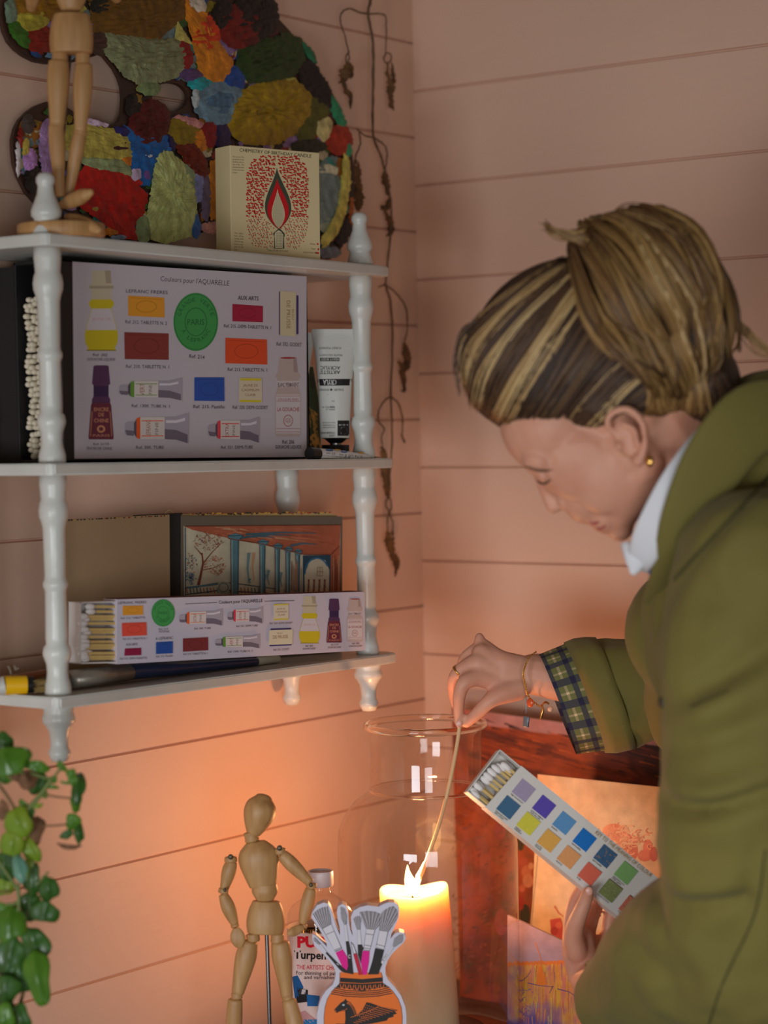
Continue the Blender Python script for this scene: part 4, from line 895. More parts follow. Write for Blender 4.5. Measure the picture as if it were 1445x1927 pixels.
for Z_, P_ in ((VZ7, [(456, 90), (400, 80), (335, 55), (290, 80), (275, 130), (300, 220), (330, 335)]), (VZ7, [(456, 90), (545, 92), (572, 135), (568, 340)]), (VZ7, [(330, 335), (312, 372), (318, 405), (334, 380), (330, 338)]),
               (VZ7, [(492, 890), (430, 875), (385, 835)]), (VZ7, [(398, 858), (405, 930), (375, 1030), (400, 1090)]), (VZ7, [(500, 895), (560, 940), (580, 1000), (570, 1080), (558, 1100)]),
               (VZ7, [(570, 345), (556, 375), (575, 408), (604, 390), (600, 350), (572, 342)]), (VZ7, [(375, 1030), (368, 1070), (386, 1100), (400, 1070), (380, 1040)]),
               (VZ8, [(265, 110), (225, 125)]), (VZ8, [(265, 110), (330, 165), (380, 240), (395, 340), (378, 440)]), (VZ8, [(297, 765), (260, 790), (225, 850), (225, 910), (258, 955), (240, 1000), (248, 1050)]),
               (VZ8, [(297, 765), (340, 810), (365, 900), (362, 990), (375, 1035)]), (VZ8, [(270, 1370), (265, 1400), (288, 1440), (300, 1400), (292, 1360)]), (VZ8, [(286, 1440), (275, 1490), (276, 1560)]), (VZ8, [(286, 1440), (308, 1510), (300, 1570)])):
    vstem(Z_, P_, .0011, .0008)
def vleaf(Z_, pts, w):
    P_ = smooth_path([(*vpt(Z_, x, y, .026), ww) for (x, y), ww in zip(pts, w)], 6); bm = bmesh.new(); s_ = Z_[2]*2.75/F
    sweep(bm, [Vector(q[:3]) for q in P_], [(max(.3, q[3])*s_*rv.uniform(.7, 1.25), max(.3, q[3])*s_*rv.uniform(.25, .5)) for q in P_], 12, hint=(.6, -.8, 0))
    for q in bm.verts: q.co += Vector((pnoise(q.co*160), pnoise(q.co*160+Vector((9, 0, 0))), pnoise(q.co*160+Vector((0, 9, 0)))))*.0022
    fin('leaf', bm, M_VLF, vn)
vleaf(VZ7, [(325, 400), (318, 440), (305, 490), (300, 540), (318, 590), (345, 630), (338, 710)], [8, 30, 32, 14, 14, 16, 3]); vleaf(VZ7, [(300, 500), (280, 525), (264, 540)], [14, 10, 3]); vleaf(VZ7, [(335, 410), (345, 460), (343, 505)], [8, 13, 5])
vleaf(VZ7, [(578, 410), (585, 480), (600, 550), (602, 620), (604, 670), (614, 720)], [8, 14, 30, 20, 14, 3]); vleaf(VZ7, [(612, 400), (616, 470), (622, 540)], [6, 14, 8])
vleaf(VZ7, [(372, 1075), (385, 1130), (392, 1200), (396, 1280), (395, 1330), (385, 1362)], [10, 30, 26, 32, 28, 8])
vleaf(VZ7, [(560, 1110), (566, 1160), (580, 1220), (584, 1265)], [8, 26, 20, 6]); vleaf(VZ7, [(600, 1270), (585, 1320), (560, 1350), (538, 1352)], [6, 22, 22, 4]); vleaf(VZ7, [(560, 1360), (580, 1400), (600, 1450), (605, 1490), (582, 1530)], [10, 18, 22, 24, 4])
vleaf(VZ8, [(376, 450), (382, 500), (392, 550), (385, 600), (366, 640)], [6, 22, 26, 16, 8]); vleaf(VZ8, [(345, 565), (360, 590), (368, 650), (376, 700), (372, 730), (350, 727)], [10, 18, 18, 12, 8, 3])
vleaf(VZ8, [(248, 1055), (255, 1100), (262, 1200), (268, 1290), (282, 1378)], [6, 18, 20, 18, 3]); vleaf(VZ8, [(278, 1180), (284, 1260), (290, 1320)], [10, 10, 5]); vleaf(VZ8, [(362, 990), (368, 1010), (376, 1036)], [6, 7, 3])
vleaf(VZ8, [(280, 1560), (285, 1610), (300, 1660), (318, 1710), (330, 1750), (322, 1818)], [18, 26, 20, 22, 18, 4]); vleaf(VZ8, [(275, 1600), (272, 1640)], [12, 8]); vleaf(VZ8, [(303, 1555), (310, 1600)], [8, 8])
vleaf(VZ8, [(330, 1690), (340, 1730), (335, 1760)], [6, 10, 4])
# ------------------------------------------------------------------ glass jar with the lit candle
DJ = 2.50; kj = DJ/F
jc = at(803, 1500, d=DJ); jx, jy = jc.x, jc.y
zr = at(803, 1362, d=DJ).z; ZS = -.672      # underside of the jar
bm = bmesh.new(); box(bm, (jx-.12, jy-.13, Z_TABLE+.0002), (jx+.15, jy+.13, ZS-.0002), bev=.003)
bd = thing('wooden_board', (jx, jy, Z_TABLE), 'dark reddish wooden board under the big glass jar', 'board'); fin('board', bm, M_TABLE, bd, smooth=False)
M_GLASS = thin_glass('clear_glass', (.965, .955, .94, 1), 1.3)
jar = thing('glass_jar', (jx, jy, ZS), 'large clear glass jar with a rolled rim and a lit candle inside', 'jar')
R1, R2 = .1010, .0625
prof = [(.06, ZS+.001), (R1-.006, ZS+.002), (R1, ZS+.010), (R1, zr-.135), (R1-.0015, zr-.118), (R1-.009, zr-.100), (R1-.020, zr-.086), (R2+.005, zr-.077), (R2+.001, zr-.073), (R2, zr-.066), (R2-.0005, zr-.040), (R2, zr-.010), (R2+.003, zr-.004)]
bm = bmesh.new(); lathe(bm, prof, (jx, jy, 0), 72, close=False); fin('jar_wall', bm, M_GLASS, jar)
M_RIM = bpy.data.materials.new('rim_glass'); M_RIM.use_nodes = True
b_ = M_RIM.node_tree.nodes['Principled BSDF']; b_.inputs['Transmission Weight'].default_value = 1; b_.inputs['Roughness'].default_value = .03; b_.inputs['Base Color'].default_value = (1, .93, .84, 1); b_.inputs['IOR'].default_value = 1.45
def torus(name, R_, r_, z, m_, parent, fl=1.0):
    bm = bmesh.new(); n_, k_ = 80, 14; G_ = [[bm.verts.new((jx+(R_+r_*math.cos(b))*math.cos(a), jy+(R_+r_*math.cos(b))*math.sin(a), z+r_*fl*math.sin(b))) for b in [2*math.pi*j/k_ for j in range(k_)]] for a in [2*math.pi*i/n_ for i in range(n_)]]
    for i in range(n_):
        for j in range(k_): bm.faces.new((G_[i][j], G_[(i+1) % n_][j], G_[(i+1) % n_][(j+1) % k_], G_[i][(j+1) % k_]))
    return fin(name, bm, m_, parent)
torus('rim', R2+.0035, .0040, zr-.001, M_RIM, jar); torus('neck_ring', R2+.0005, .0016, zr-.073, M_RIM, jar)
# candle
ca = at(779, 1676, d=2.47); cb = at(797, 1935, d=2.47); ZC = ZS + .006
cb = ca + (cb-ca)*((ca.z-ZC)/(ca.z-cb.z)); ax = (ca-cb).normalized()
M_WAX = mat('ivory_wax', rgb(240, 208, 170), .45, sss=(1.0, (1.0, .75, .5), .05), spec=.3)
cn = thing('pillar_candle', cb, 'thick ivory pillar candle burning inside the glass jar', 'candle')
bm = bmesh.new(); a_, b2, _ = frame(ax); seg = 48; L_ = (ca-cb).length
rows = [(.030, 0), (.0385, .001), (.0400, .006), (.0398, L_*.3), (.0392, L_*.6), (.0385, L_*.9), (.0380, L_-.002), (.0368, L_), (.0340, L_-.001), (.0300, L_-.006), (.020, L_-.0085), (.008, L_-.0095), (.0006, L_-.0095)]
rg = []
for i, (r_, h_) in enumerate(rows):
    ring = []
    for j in range(seg):
        t = 2*math.pi*j/seg; d_ = (a_*math.cos(t)+b2*math.sin(t)); w_ = 1 + .02*pnoise(Vector((math.cos(t)*1.5, math.sin(t)*1.5, h_*20)))
        # the melted lip is uneven: higher towards the right, lower in front
        lip = 0
        if i >= 5: side = d_.dot(RT); frt = -d_.dot(fw); lip = (.0045*abs(side) - .0035*max(0, frt) + .0015*math.sin(3*t)) * (1 if i in (6, 7, 8) else .3)
        ring.append(bm.verts.new(cb + ax*(h_+lip) + d_*r_*w_))
    rg.append(ring)
for r1, r2 in zip(rg, rg[1:]):
    for j in range(seg): bm.faces.new((r1[j], r1[(j+1) % seg], r2[(j+1) % seg], r2[j]))
bm.faces.new(rg[0][::-1]); bm.faces.new(rg[-1]); fin('wax_body', bm, M_WAX, cn)
wk = ca - RT*.002 - ax*.009
bm = bmesh.new(); sweep(bm, [wk, wk+ax*.006, wk+ax*.011-RT*.002], [.0011, .001, .0008], 8); fin('wick', bm, mat('charred_wick', rgb(20, 14, 12), .9), cn)
bm = bmesh.new(); f0 = wk + ax*.006
P_ = [f0+RT*.003, f0+UP*.004+RT*.001, f0+UP*.010-RT*.001, f0+UP*.017-RT*.004, f0+UP*.024-RT*.0052, f0+UP*.031-RT*.0055]; sweep(bm, P_, [.004, .0088, .0080, .0050, .0026, .0005], 16)
fin('flame', bm, emit('flame', (1, .52, .15, 1), 10), cn)
# spill match burning in the hand
sm = thing('lighting_match', at(866, 1352, d=2.44), 'long pale match held in the right hand, reaching down to the candle flame', 'match')
mpts = smooth_path([tuple(at(x, y, d=d_)) for x, y, d_ in ((867, 1345, 2.43), (861, 1395, 2.43), (848, 1465, 2.435), (828, 1545, 2.445), (806, 1610, 2.455), (787, 1662, 2.462))], 6)
bm = bmesh.new(); sweep(bm, [Vector(q) for q in mpts], [.0022]*(len(mpts)-3)+[.0019, .0017, .0013], 10); fin('stick', bm, mat('match_shaft', rgb(222, 186, 138), .6), sm)
bm = bmesh.new(); e_ = at(786, 1660, d=2.462); sweep(bm, [e_-UP*.001, e_+UP*.006+RT*.001, e_+UP*.014+RT*.004, e_+UP*.022+RT*.0065], [.0026, .0038, .002, .0004], 12); fin('match_flame', bm, emit('match_flame', (1, .58, .2, 1), 14), sm)
point('candle_flame_light', f0 + UP*.040, 1.95, (1.0, .43, .17), .012)

# ------------------------------------------------------------------ jointed wooden figures
M_LIME = mat('pale_turned_wood', rgb(202, 158, 104), .5, noise=(30, rgb(160, 112, 62), 1.5), stretch=(4, 4, .35), bump=(70, .1, .001))
M_GAP = mat('joint_gap', rgb(60, 42, 30), .8); M_PIN = mat('metal_pin', rgb(90, 80, 66), .45, metal=.8)
def figure(name, label, Z_, d, J, foot_z, scale=1.0):
    """J: parts in crop coordinates"""
    t = thing(name, (0, 0, 0), label, 'mannequin')
    def q(x, y, dd=0): return at(Z_[0]+x*Z_[2], Z_[1]+y*Z_[2], d=d+dd)
    s = Z_[2]*d/F
    def spindle(nm, a, b, w, flat=.85, n_=6, da=0, db=0, parent=t, m_=M_LIME, cf=.3):
        A_, B_ = q(*a, da), q(*b, db); k = len(w); pts = smooth_path([(*A_.lerp(B_, i/(k-1)), w[i]*s) for i in range(k)], n_)
        bm = bmesh.new(); sweep(bm, [Vector(v[:3]) for v in pts], [(max(.0004, v[3]), max(.0004, v[3])*flat) for v in pts], 24, hint=tuple(-fw), capf=cf); return fin(nm, bm, m_, parent)
    def ball(nm, c, r, dd=0, parent=t, m_=M_LIME):
        bm = bmesh.new(); ellipsoid(bm, q(*c, dd), (r*s,)*3, sub=4); return fin(nm, bm, m_, parent)
    def pin(parent, c, r, dd):
        bm = bmesh.new(); M = Matrix((RT, UP, -fw)).transposed(); lathe(bm, [(r*s, -.001), (r*s, .0002), (r*s*.8, .0008)], q(*c, dd), 16, M=M); fin('pin', bm, M_PIN, parent)
    for kind, *a in J:
        if kind == 's': spindle(*a[:4], **(a[4] if len(a) > 4 else {}))
        elif kind == 'b': ball(*a[:3], **(a[3] if len(a) > 3 else {}))
        elif kind == 'p':
            o_ = spindle(*a[:4], **a[4]); pin(o_, *a[5:])
    return t, q, s
Z2 = (380, 1470, 400/1445)
J = [('s', 'head', (352, 348), (420, 112), [54, 76, 94, 106, 108, 96, 58], dict(flat=.95, cf=.45)),
     ('s', 'neck', (342, 405), (330, 352), [50, 46, 50], {}),
     ('s', 'chest', (415, 712), (365, 412), [92, 108, 122, 134, 136, 118, 66], dict(flat=.62, cf=.12)),
     ('s', 'waist', (430, 806), (425, 700), [60, 88, 84], dict(flat=.72)),
     ('s', 'pelvis', (430, 1032), (437, 815), [122, 130, 130, 124, 112, 92], dict(flat=.6, cf=.1)),
     ('p', 'shoulder_joint', (195, 520), (196, 545), [42, 44], dict(flat=.9, da=0, db=0), (195, 515), 18, -.013),
     ('p', 'shoulder_joint', (528, 462), (530, 490), [42, 44], dict(flat=.9), (528, 455), 19, -.013),
     ('s', 'upper_arm', (200, 550), (152, 730), [38, 48, 46, 38, 30], {}),
     ('p', 'elbow_joint', (148, 735), (142, 758), [34, 34], dict(flat=.9), (155, 740), 12, -.010),
     ('s', 'forearm', (145, 772), (222, 968), [32, 44, 48, 40, 28], {}),
     ('s', 'wrist_joint', (222, 975), (226, 990), [30, 28], {}),
     ('s', 'hand', (232, 1000), (254, 1130), [24, 44, 50, 44, 20], dict(flat=.35, da=-.008, db=-.008)),
     ('s', 'upper_arm', (545, 500), (735, 690), [40, 50, 48, 40, 30], {}),
     ('p', 'elbow_joint', (742, 702), (746, 726), [38, 34], dict(flat=.9), (742, 706), 14, -.011),
     ('s', 'forearm', (740, 735), (685, 965), [38, 46, 46, 40, 28], {}),
     ('s', 'wrist_joint', (690, 975), (686, 992), [28, 28], {}),
     ('s', 'hand', (685, 995), (585, 1040), [20, 30, 33, 30, 14], dict(flat=.5, da=-.004, db=-.012)),
     ('s', 'hip_joint', (352, 1085), (345, 1042), [44, 46], dict(flat=.9)), ('s', 'hip_joint', (512, 1095), (514, 1042), [46, 44], dict(flat=.9)),
     ('s', 'thigh', (322, 1095), (242, 1440), [58, 72, 66, 54, 42], {}), ('s', 'thigh', (532, 1100), (578, 1462), [62, 70, 60, 48, 40], {}),
     ('s', 'knee_joint', (236, 1442), (238, 1475), [38, 38], {}), ('s', 'knee_joint', (578, 1462), (586, 1490), [36, 36], {}),
     ('s', 'shin', (226, 1488), (190, 2160), [50, 56, 54, 44, 34, 28], dict(db=.01)), ('s', 'shin', (592, 1492), (760, 2170), [50, 58, 56, 46, 34, 28], dict(db=-.01))]
DM = 2.285
mq, qf, ms = figure('jointed_mannequin', 'pale wooden jointed artist mannequin with hands on hips standing in front of the jar', Z2, DM, J, 0)
for (x, y, dd) in ((190, 2160, .01), (760, 2170, -.01)):
    p0 = qf(x, y, dd); p1 = Vector((p0.x, p0.y, Z_TABLE+.022)); bm = bmesh.new(); ellipsoid(bm, p1 - RT*0 + Vector((-fw.x*-.012, -fw.y*.012, 0)), (.011, .022, .0105), Matrix.Rotation(YAW, 3, 'Z')); fin('foot', bm, M_LIME, mq)
    bm = bmesh.new(); sweep(bm, [p0, p1], [28*ms, 26*ms], 12); fin('ankle', bm, M_LIME, mq)
pr = qf(440, 1030, .004); pb = qf(470, 1800, .004); pb = Vector((pb.x, pb.y, Z_TABLE+.010))
bm = bmesh.new(); sweep(bm, [pr, pb], .0021, 10); fin('support_rod', bm, mat('steel_rod', rgb(96, 92, 90), .35, metal=.9), mq)
bm = bmesh.new(); lathe(bm, [(.052, 0), (.055, .002), (.055, .010), (.053, .012)], (pb.x, pb.y, Z_TABLE+.0002), 40); fin('base', bm, M_LIME, mq)
# the figure on the top shelf
Z3c = (0, 0, 420/1445); D2 = 2.175
J2 = [('s', 'chest', (460, -60), (450, -420), [92, 112, 128, 140, 132, 62], dict(flat=.62)), ('s', 'waist', (460, 60), (460, -70), [70, 96, 88], dict(flat=.75)),
      ('s', 'pelvis', (462, 342), (462, 92), [136, 142, 140, 132, 112], dict(flat=.62, cf=.1)), ('s', 'head', (450, -520), (450, -780), [52, 80, 108, 108, 62], {}), ('s', 'neck', (450, -420), (450, -520), [50, 46, 50], {}),
      ('s', 'upper_arm', (300, -360), (230, -140), [38, 50, 48, 40, 30], {}), ('s', 'upper_arm', (620, -360), (700, -140), [38, 50, 48, 40, 30], {}), ('s', 'forearm', (230, -130), (200, 60), [38, 48, 46, 30], dict(db=.03)), ('s', 'forearm', (700, -130), (760, 0), [38, 48, 46, 30], dict(db=.03)),
      ('s', 'hip_joint', (388, 405), (388, 345), [52, 50], {}), ('s', 'hip_joint', (535, 425), (535, 345), [46, 46], {}),
      ('s', 'thigh', (380, 400), (370, 800), [66, 74, 70, 58, 50], {}), ('s', 'thigh', (543, 420), (520, 850), [56, 64, 60, 48, 40], {}),
      ('s', 'shin', (362, 815), (390, 1270), [50, 54, 50, 42, 34, 30], {}), ('s', 'shin', (515, 865), (440, 1280), [42, 48, 44, 40, 34, 28], dict(db=.01)),
      ('s', 'knee_joint', (368, 800), (366, 822), [50, 48], {}), ('s', 'knee_joint', (520, 850), (516, 872), [42, 42], {})]
mq2, qf2, ms2 = figure('jointed_mannequin', 'pale wooden jointed mannequin on the top shelf, standing before the palette', Z3c, D2, J2, 0)
for a, b, w in (((395, 1330), (590, 1245), [24, 44, 50, 46, 22]), ((430, 1400), (640, 1490), [20, 40, 46, 44, 26])):
    A_, B_ = qf2(*a, -.005), qf2(*b, -.03); pts = smooth_path([(*A_.lerp(B_, i/4), w[i]*ms2) for i in range(5)], 5); bm = bmesh.new()
    sweep(bm, [Vector(v[:3]) for v in pts], [(v[3], v[3]*.8) for v in pts], 18, hint=tuple(-fw)); fin('foot', bm, M_LIME, mq2)
c_ = qf2(395, 1480); zz = shz(L_TOP, c_.y)+.0004
bm = bmesh.new(); lathe(bm, [(.041, 0), (.0425, .0015), (.0425, .0125), (.041, .014)], (c_.x, c_.y, zz), 40); fin('base', bm, M_LIME, mq2)
bm = bmesh.new(); sweep(bm, [Vector((c_.x-.008, c_.y-.0, zz+.01)), qf2(455, 340, .012)], .0018, 8); fin('support_rod', bm, mat('steel_rod', rgb(96, 92, 90), .35, metal=.9), mq2)

# ------------------------------------------------------------------ bottle of turpentine
DB = 2.385; kb = DB/F; bc = at(604, 1700, d=DB); bx, by = bc.x, bc.y
def bz(py): return at(602, py, d=DB).z
M_PLA = thin_glass('clear_bottle', (.97, .97, .96, 1), .8)
tp = thing('turpentine_bottle', (bx, by, Z_TABLE), 'clear bottle of turpentine with a white cap standing behind the mannequin', 'bottle')
zt_ = bz(1667); zs = bz(1730)
bp_ = [(.030, Z_TABLE+.0005), (.033, Z_TABLE+.004), (.0365, zs), (.0355, zs+.008), (.031, zs+.015), (.021, zs+.022), (.0120, zs+.028), (.0105, zt_-.004), (.0105, zt_)]
bm = bmesh.new(); lathe(bm, bp_, (bx, by, 0), 48, close=False); fin('bottle_wall', bm, M_PLA, tp)
bm = bmesh.new(); lathe(bm, [(.0128, bz(1667)), (.0138, bz(1664)), (.0138, bz(1641)), (.0132, bz(1638)), (.0120, bz(1639)), (.0115, bz(1643)), (.001, bz(1643))], (bx, by, 0), 36, close=False); fin('screw_cap', bm, mat('white_plastic', rgb(206, 200, 204), .4), tp, auto=50)
bm = bmesh.new(); seg = 40; rl = .0368; zl0, zl1 = bz(1743), Z_TABLE+.02
lathe(bm, [(rl, zl1), (rl, zl0)], (bx, by, 0), 64, close=False); bvb = BVHTree.FromBMesh(bm); fin('paper_label', bm, mat('label_paper', rgb(222, 204, 200), .5), tp)
T = Art(cast(bvb, bx), Z2, lift=.0003, step=.000006)
T.grid([(618, 996), (830, 992), (830, 1040), (618, 1040)], rgb(30, 26, 24), 20, 3); T.text('Rustins', (686, 1036), (842, 1036), 44, rgb(226, 200, 90), bold=.02)
T.text('PURE', (648, 1128), (900, 1126), 70, rgb(214, 26, 50), bold=.05); T.text('Turpentine', (624, 1205), (960, 1215), 54, rgb(26, 22, 22), bold=.03)
T.text("THE ARTISTS' CHOICE", (642, 1278), (960, 1284), 30, rgb(206, 40, 70), bold=.01); T.text('For thinning oil paints', (640, 1316), (950, 1320), 26, rgb(70, 50, 52), bold=.01); T.text('and varnishes', (694, 1344), (900, 1346), 24, rgb(70, 50, 52), bold=.01)
T.grid([(612, 1330), (650, 1320), (690, 1400), (640, 1540)], rgb(20, 90, 150), 5, 8); T.grid([(650, 1400), (720, 1420), (720, 1500), (640, 1510)], rgb(30, 30, 36), 6, 6); T.grid([(668, 1410), (706, 1418), (700, 1450), (664, 1446)], rgb(200, 196, 200), 3, 3)
T.grid([(712, 1450), (800, 1460), (796, 1530), (716, 1530)], rgb(24, 100, 170), 6, 6); T.grid([(560, 1600), (700, 1560), (800, 1640), (600, 1700)], rgb(196, 150, 150), 8, 5); T.grid([(690, 1620), (800, 1620), (800, 1720), (690, 1720)], rgb(40, 120, 180), 6, 6)
T.done('printed_label', tp)

# ------------------------------------------------------------------ die-cut box in the shape of a vase of brushes
Z9 = (560, 1680, 220/1445); DV = 2.265
vc = at(680, 1850, d=DV); vnrm = Vector((-fw.x, -fw.y, 0)).normalized(); vnrm = (vnrm + RT*.02).normalized(); vp = on_plane(vc, vnrm)
zb_ = (H/2 + 0)
def yzb(): # crop y of the table under the plane
    a = vp(680, 1900); b = vp(680, 2200); py = 1900 + 300*(Z_TABLE+.0005-a.z)/(b.z-a.z); return (py-1680)/Z9[2]
yb = yzb()
vo = [(240,1622),(240,1500),(262,1390),(298,1290),(350,1212),(435,1135),(465,1060),(468,980),(448,920),(400,852),(300,742),(205,655),(182,575),(182,512),(225,530),(290,595),(362,668),(352,600),(255,428),(168,305),(178,250),(240,155),(320,122),(378,135),(412,190),(442,300),(480,420),(524,532),(520,440),(496,330),(484,240),(500,168),(552,138),(602,162),(625,250),(635,380),(652,460),(682,538),(664,420),(658,300),(692,222),(770,178),(860,156),(1000,172),(1060,140),(1120,118),(1195,120),(1240,155),(1258,222),(1245,320),(1198,430),(1160,500),(1148,568),(1200,505),(1258,484),(1318,498),(1338,560),(1308,620),(1240,680),(1160,762),(1112,840),(1086,920),(1086,1010),(1120,1080),(1200,1165),(1280,1275),(1328,1400),(1343,1500),(1343,1640),(1320,1760),(1240,1900),(1080,2050),(1020,2200),(1040,2700),(1150,yb),(430,yb),(540,2700),(570,2200),(510,2050),(340,1900),(262,1760)]
vo = [(x, y) for x, y in vo]
db = thing('vase_shaped_box', vp(680, 2190), 'flat cut-out box shaped like an orange Greek vase holding paint brushes', 'box')
slab('card_body', [[(560+x*Z9[2], 1680+y*Z9[2]) for x, y in vo]], vp, vnrm, .016, mat('pale_lilac_card', rgb(206, 200, 214), .55), db)
V = Art(vp, Z9, vnrm, lift=.0003, step=.000005)
OR = rgb(238, 118, 44); BK = rgb(44, 38, 36); MG = rgb(226, 24, 140); WH = rgb(216, 210, 216); RDD = rgb(214, 30, 60)
body = [(350,1622)]; body = [(330,1640),(328,1540),(340,1420),(370,1310),(430,1210),(520,1130),(524,1040),(526,985),(1030,985),(1046,1040),(1048,1120),(1120,1160),(1180,1225),(1240,1310),(1280,1420),(1292,1540),(1288,1640),(1250,1760),(1170,1900),(1020,2050),(600,2050),(440,1900),(360,1760)]
V.poly([(a+(6 if a > 700 else -6), b) for a, b in body], BK); V.poly(body, OR)
V.poly([(526, 1048), (800, 1066), (1044, 1044), (1048, 1100), (800, 1118), (524, 1104)], BK)
V.poly([(524, 1112), (800, 1124), (1048, 1108), (1120, 1160), (800, 1212), (470, 1170)], BK)
for i in range(9):
    x = 548+i*62; V.ring(x, 1128+14*math.sin(i/8*math.pi), 20, 48+10*math.sin(i/8*math.pi), 8, OR, 0, 180, 14)
for j, (a, b, y) in enumerate(((455, 1130, 1176), (440, 1145, 1200), (428, 1160, 1222), (416, 1176, 1246))):
    V.line([(a, y), (600, y+32), (800, y+42), (1000, y+28), (b, y-8)], 12, BK)
V.ring(545, 1000, 16, 26, 8, OR); V.ring(1008, 996, 16, 26, 8, OR); V.line([(540, 1020), (780, 1042), (1020, 1016)], 18, OR)
# winged horse
V.poly([(580, 1640), (590, 1560), (586, 1460), (545, 1462), (510, 1468), (488, 1485), (462, 1470), (455, 1440), (500, 1392), (530, 1360), (570, 1335), (592, 1305), (606, 1330), (650, 1350), (690, 1400), (715, 1450), (730, 1500), (700, 1540), (640, 1560), (655, 1640)], BK)
V.poly([(640, 1545), (740, 1500), (800, 1450), (850, 1352), (900, 1360), (1010, 1400), (1240, 1450), (1200, 1470), (1230, 1490), (1180, 1510), (1190, 1530), (1120, 1550), (1100, 1580), (1000, 1600), (900, 1620), (700, 1640), (650, 1640)], BK)
V.ell(566, 1386, 14, 10, rgb(200, 214, 224)); V.ell(470, 1462, 6, 6, OR); V.line([(540, 1456), (585, 1450), (612, 1430)], 5, OR)
for i in range(12): t = i/11; V.line([(622+t*98, 1345+t*t*150), (608+t*98, 1372+t*t*150)], 5, OR)
V.line([(652, 1540), (760, 1505), (860, 1470), (1000, 1405)], 6, OR)
for i in range(12): t = i/11; x, y = 690+t*320, 1600-t*200; V.line([(x, y), (x+60+t*150, y+12+t*46)], 5, OR)
for i in range(30): V.ell(830+(i % 5)*26-(i//5)*18, 1385+(i//5)*26+(i % 5)*7, 5, 7, OR, n=6)
V.line([(470, 1622), (580, 1622)], 10, BK)
def brush(pts_f, pts_h, bris, hcol, band=True, fill=None):
    V.poly(pts_h, hcol); V.poly(pts_f, BK); cx = sum(a for a, b in pts_f)/len(pts_f); cy = sum(b for a, b in pts_f)/len(pts_f)
    V.poly([(cx+(a-cx)*.93, cy+(b-cy)*.97) for a, b in pts_f], WH)
    V.poly(bris, rgb(150, 142, 146)); n_ = len(bris); bx_ = [(pts_f[0][0]*(1-i/16)+pts_f[1][0]*i/16, pts_f[0][1]*(1-i/16)+pts_f[1][1]*i/16) for i in range(17)]
    top = bris[1:-1]; 
    for i in range(17):
        k = i/16*(len(top)-1); j = min(int(k), len(top)-2); f = k-j; tx, ty = top[j][0]*(1-f)+top[j+1][0]*f, top[j][1]*(1-f)+top[j+1][1]*f
        V.line([bx_[i], ((bx_[i][0]+tx)/2, (bx_[i][1]+ty)/2), (tx, ty-8)], 6, BK if i % 2 == 0 else rgb(206, 200, 206), 4)
brush([(738, 452), (772, 452), (792, 640), (740, 640)], [(742, 640), (794, 640), (815, 690), (800, 720), (780, 880), (745, 760)], [(738, 452), (712, 400), (686, 325), (720, 295), (760, 292), (788, 320), (775, 400), (772, 452)], BK)
brush([(300, 440), (412, 382), (548, 690), (466, 728)], [(468, 738), (556, 698), (612, 790), (628, 968), (560, 930)], [(300, 440), (188, 262), (240, 215), (300, 185), (370, 172), (400, 270), (412, 382)], MG)
V.line([(350, 516), (448, 474)], 6, BK); V.line([(452, 708), (540, 672)], 6, BK); V.line([(460, 722), (546, 686)], 6, BK)
brush([(575, 388), (600, 388), (630, 596), (594, 600)], [(594, 602), (632, 598), (660, 720), (690, 1006), (600, 990), (622, 900), (614, 780)], [(575, 388), (535, 300), (528, 185), (545, 180), (580, 200), (606, 280), (600, 388)], BK)
V.ring(640, 786, 12, 20, 7, WH, 30, 330)
brush([(268, 640), (282, 628), (362, 730), (346, 742)], [(346, 744), (364, 732), (500, 870), (620, 968), (590, 990), (530, 960)], [(268, 640), (200, 592), (196, 570), (206, 555), (230, 580), (282, 628)], BK); V.line([(480, 872), (508, 890)], 7, WH)
V.poly([(655, 600), (690, 640), (730, 745), (690, 756), (668, 680)], BK); V.poly([(662, 615), (688, 648), (722, 742), (694, 750), (674, 680)], WH); V.poly([(690, 758), (730, 748), (800, 1010), (758, 1014)], RDD); V.line([(712, 756), (778, 1010)], 4, BK); V.line([(690, 758), (758, 1012)], 5, BK); V.line([(730, 748), (802, 1008)], 5, BK)
brush([(848, 440), (956, 452), (890, 712), (812, 700)], [(806, 712), (888, 718), (880, 860), (852, 1010), (806, 1010), (780, 860)], [(848, 440), (800, 330), (760, 240), (860, 226), (950, 235), (1024, 265), (1010, 400), (956, 452)], MG)
V.line([(840, 504), (936, 518)], 6, BK); V.line([(824, 640), (906, 656)], 6, BK); V.line([(816, 676), (896, 690)], 6, BK)
brush([(1010, 460), (1118, 476), (1066, 700), (966, 670)], [(958, 682), (1068, 706), (1036, 830), (1056, 850), (1010, 960), (1000, 1004), (870, 1008), (920, 850)], [(1010, 460), (1022, 300), (1050, 230), (1130, 180), (1180, 170), (1230, 220), (1236, 300), (1170, 410), (1118, 476)], BK)
V.line([(972, 632), (1078, 660)], 6, BK); V.line([(966, 655), (1070, 684)], 8, WH)
brush([(1176, 650), (1196, 662), (1070, 838), (1044, 822)], [(1046, 826), (1068, 840), (1050, 880), (1030, 860)], [(1176, 650), (1200, 560), (1260, 520), (1300, 520), (1300, 570), (1290, 610), (1196, 662)], WH)
for t in (.62, .74, .84): V.line([(1176-(132)*t, 650+172*t), (1196-126*t, 662+176*t)], 4, BK)
V.done('printed_front', db)
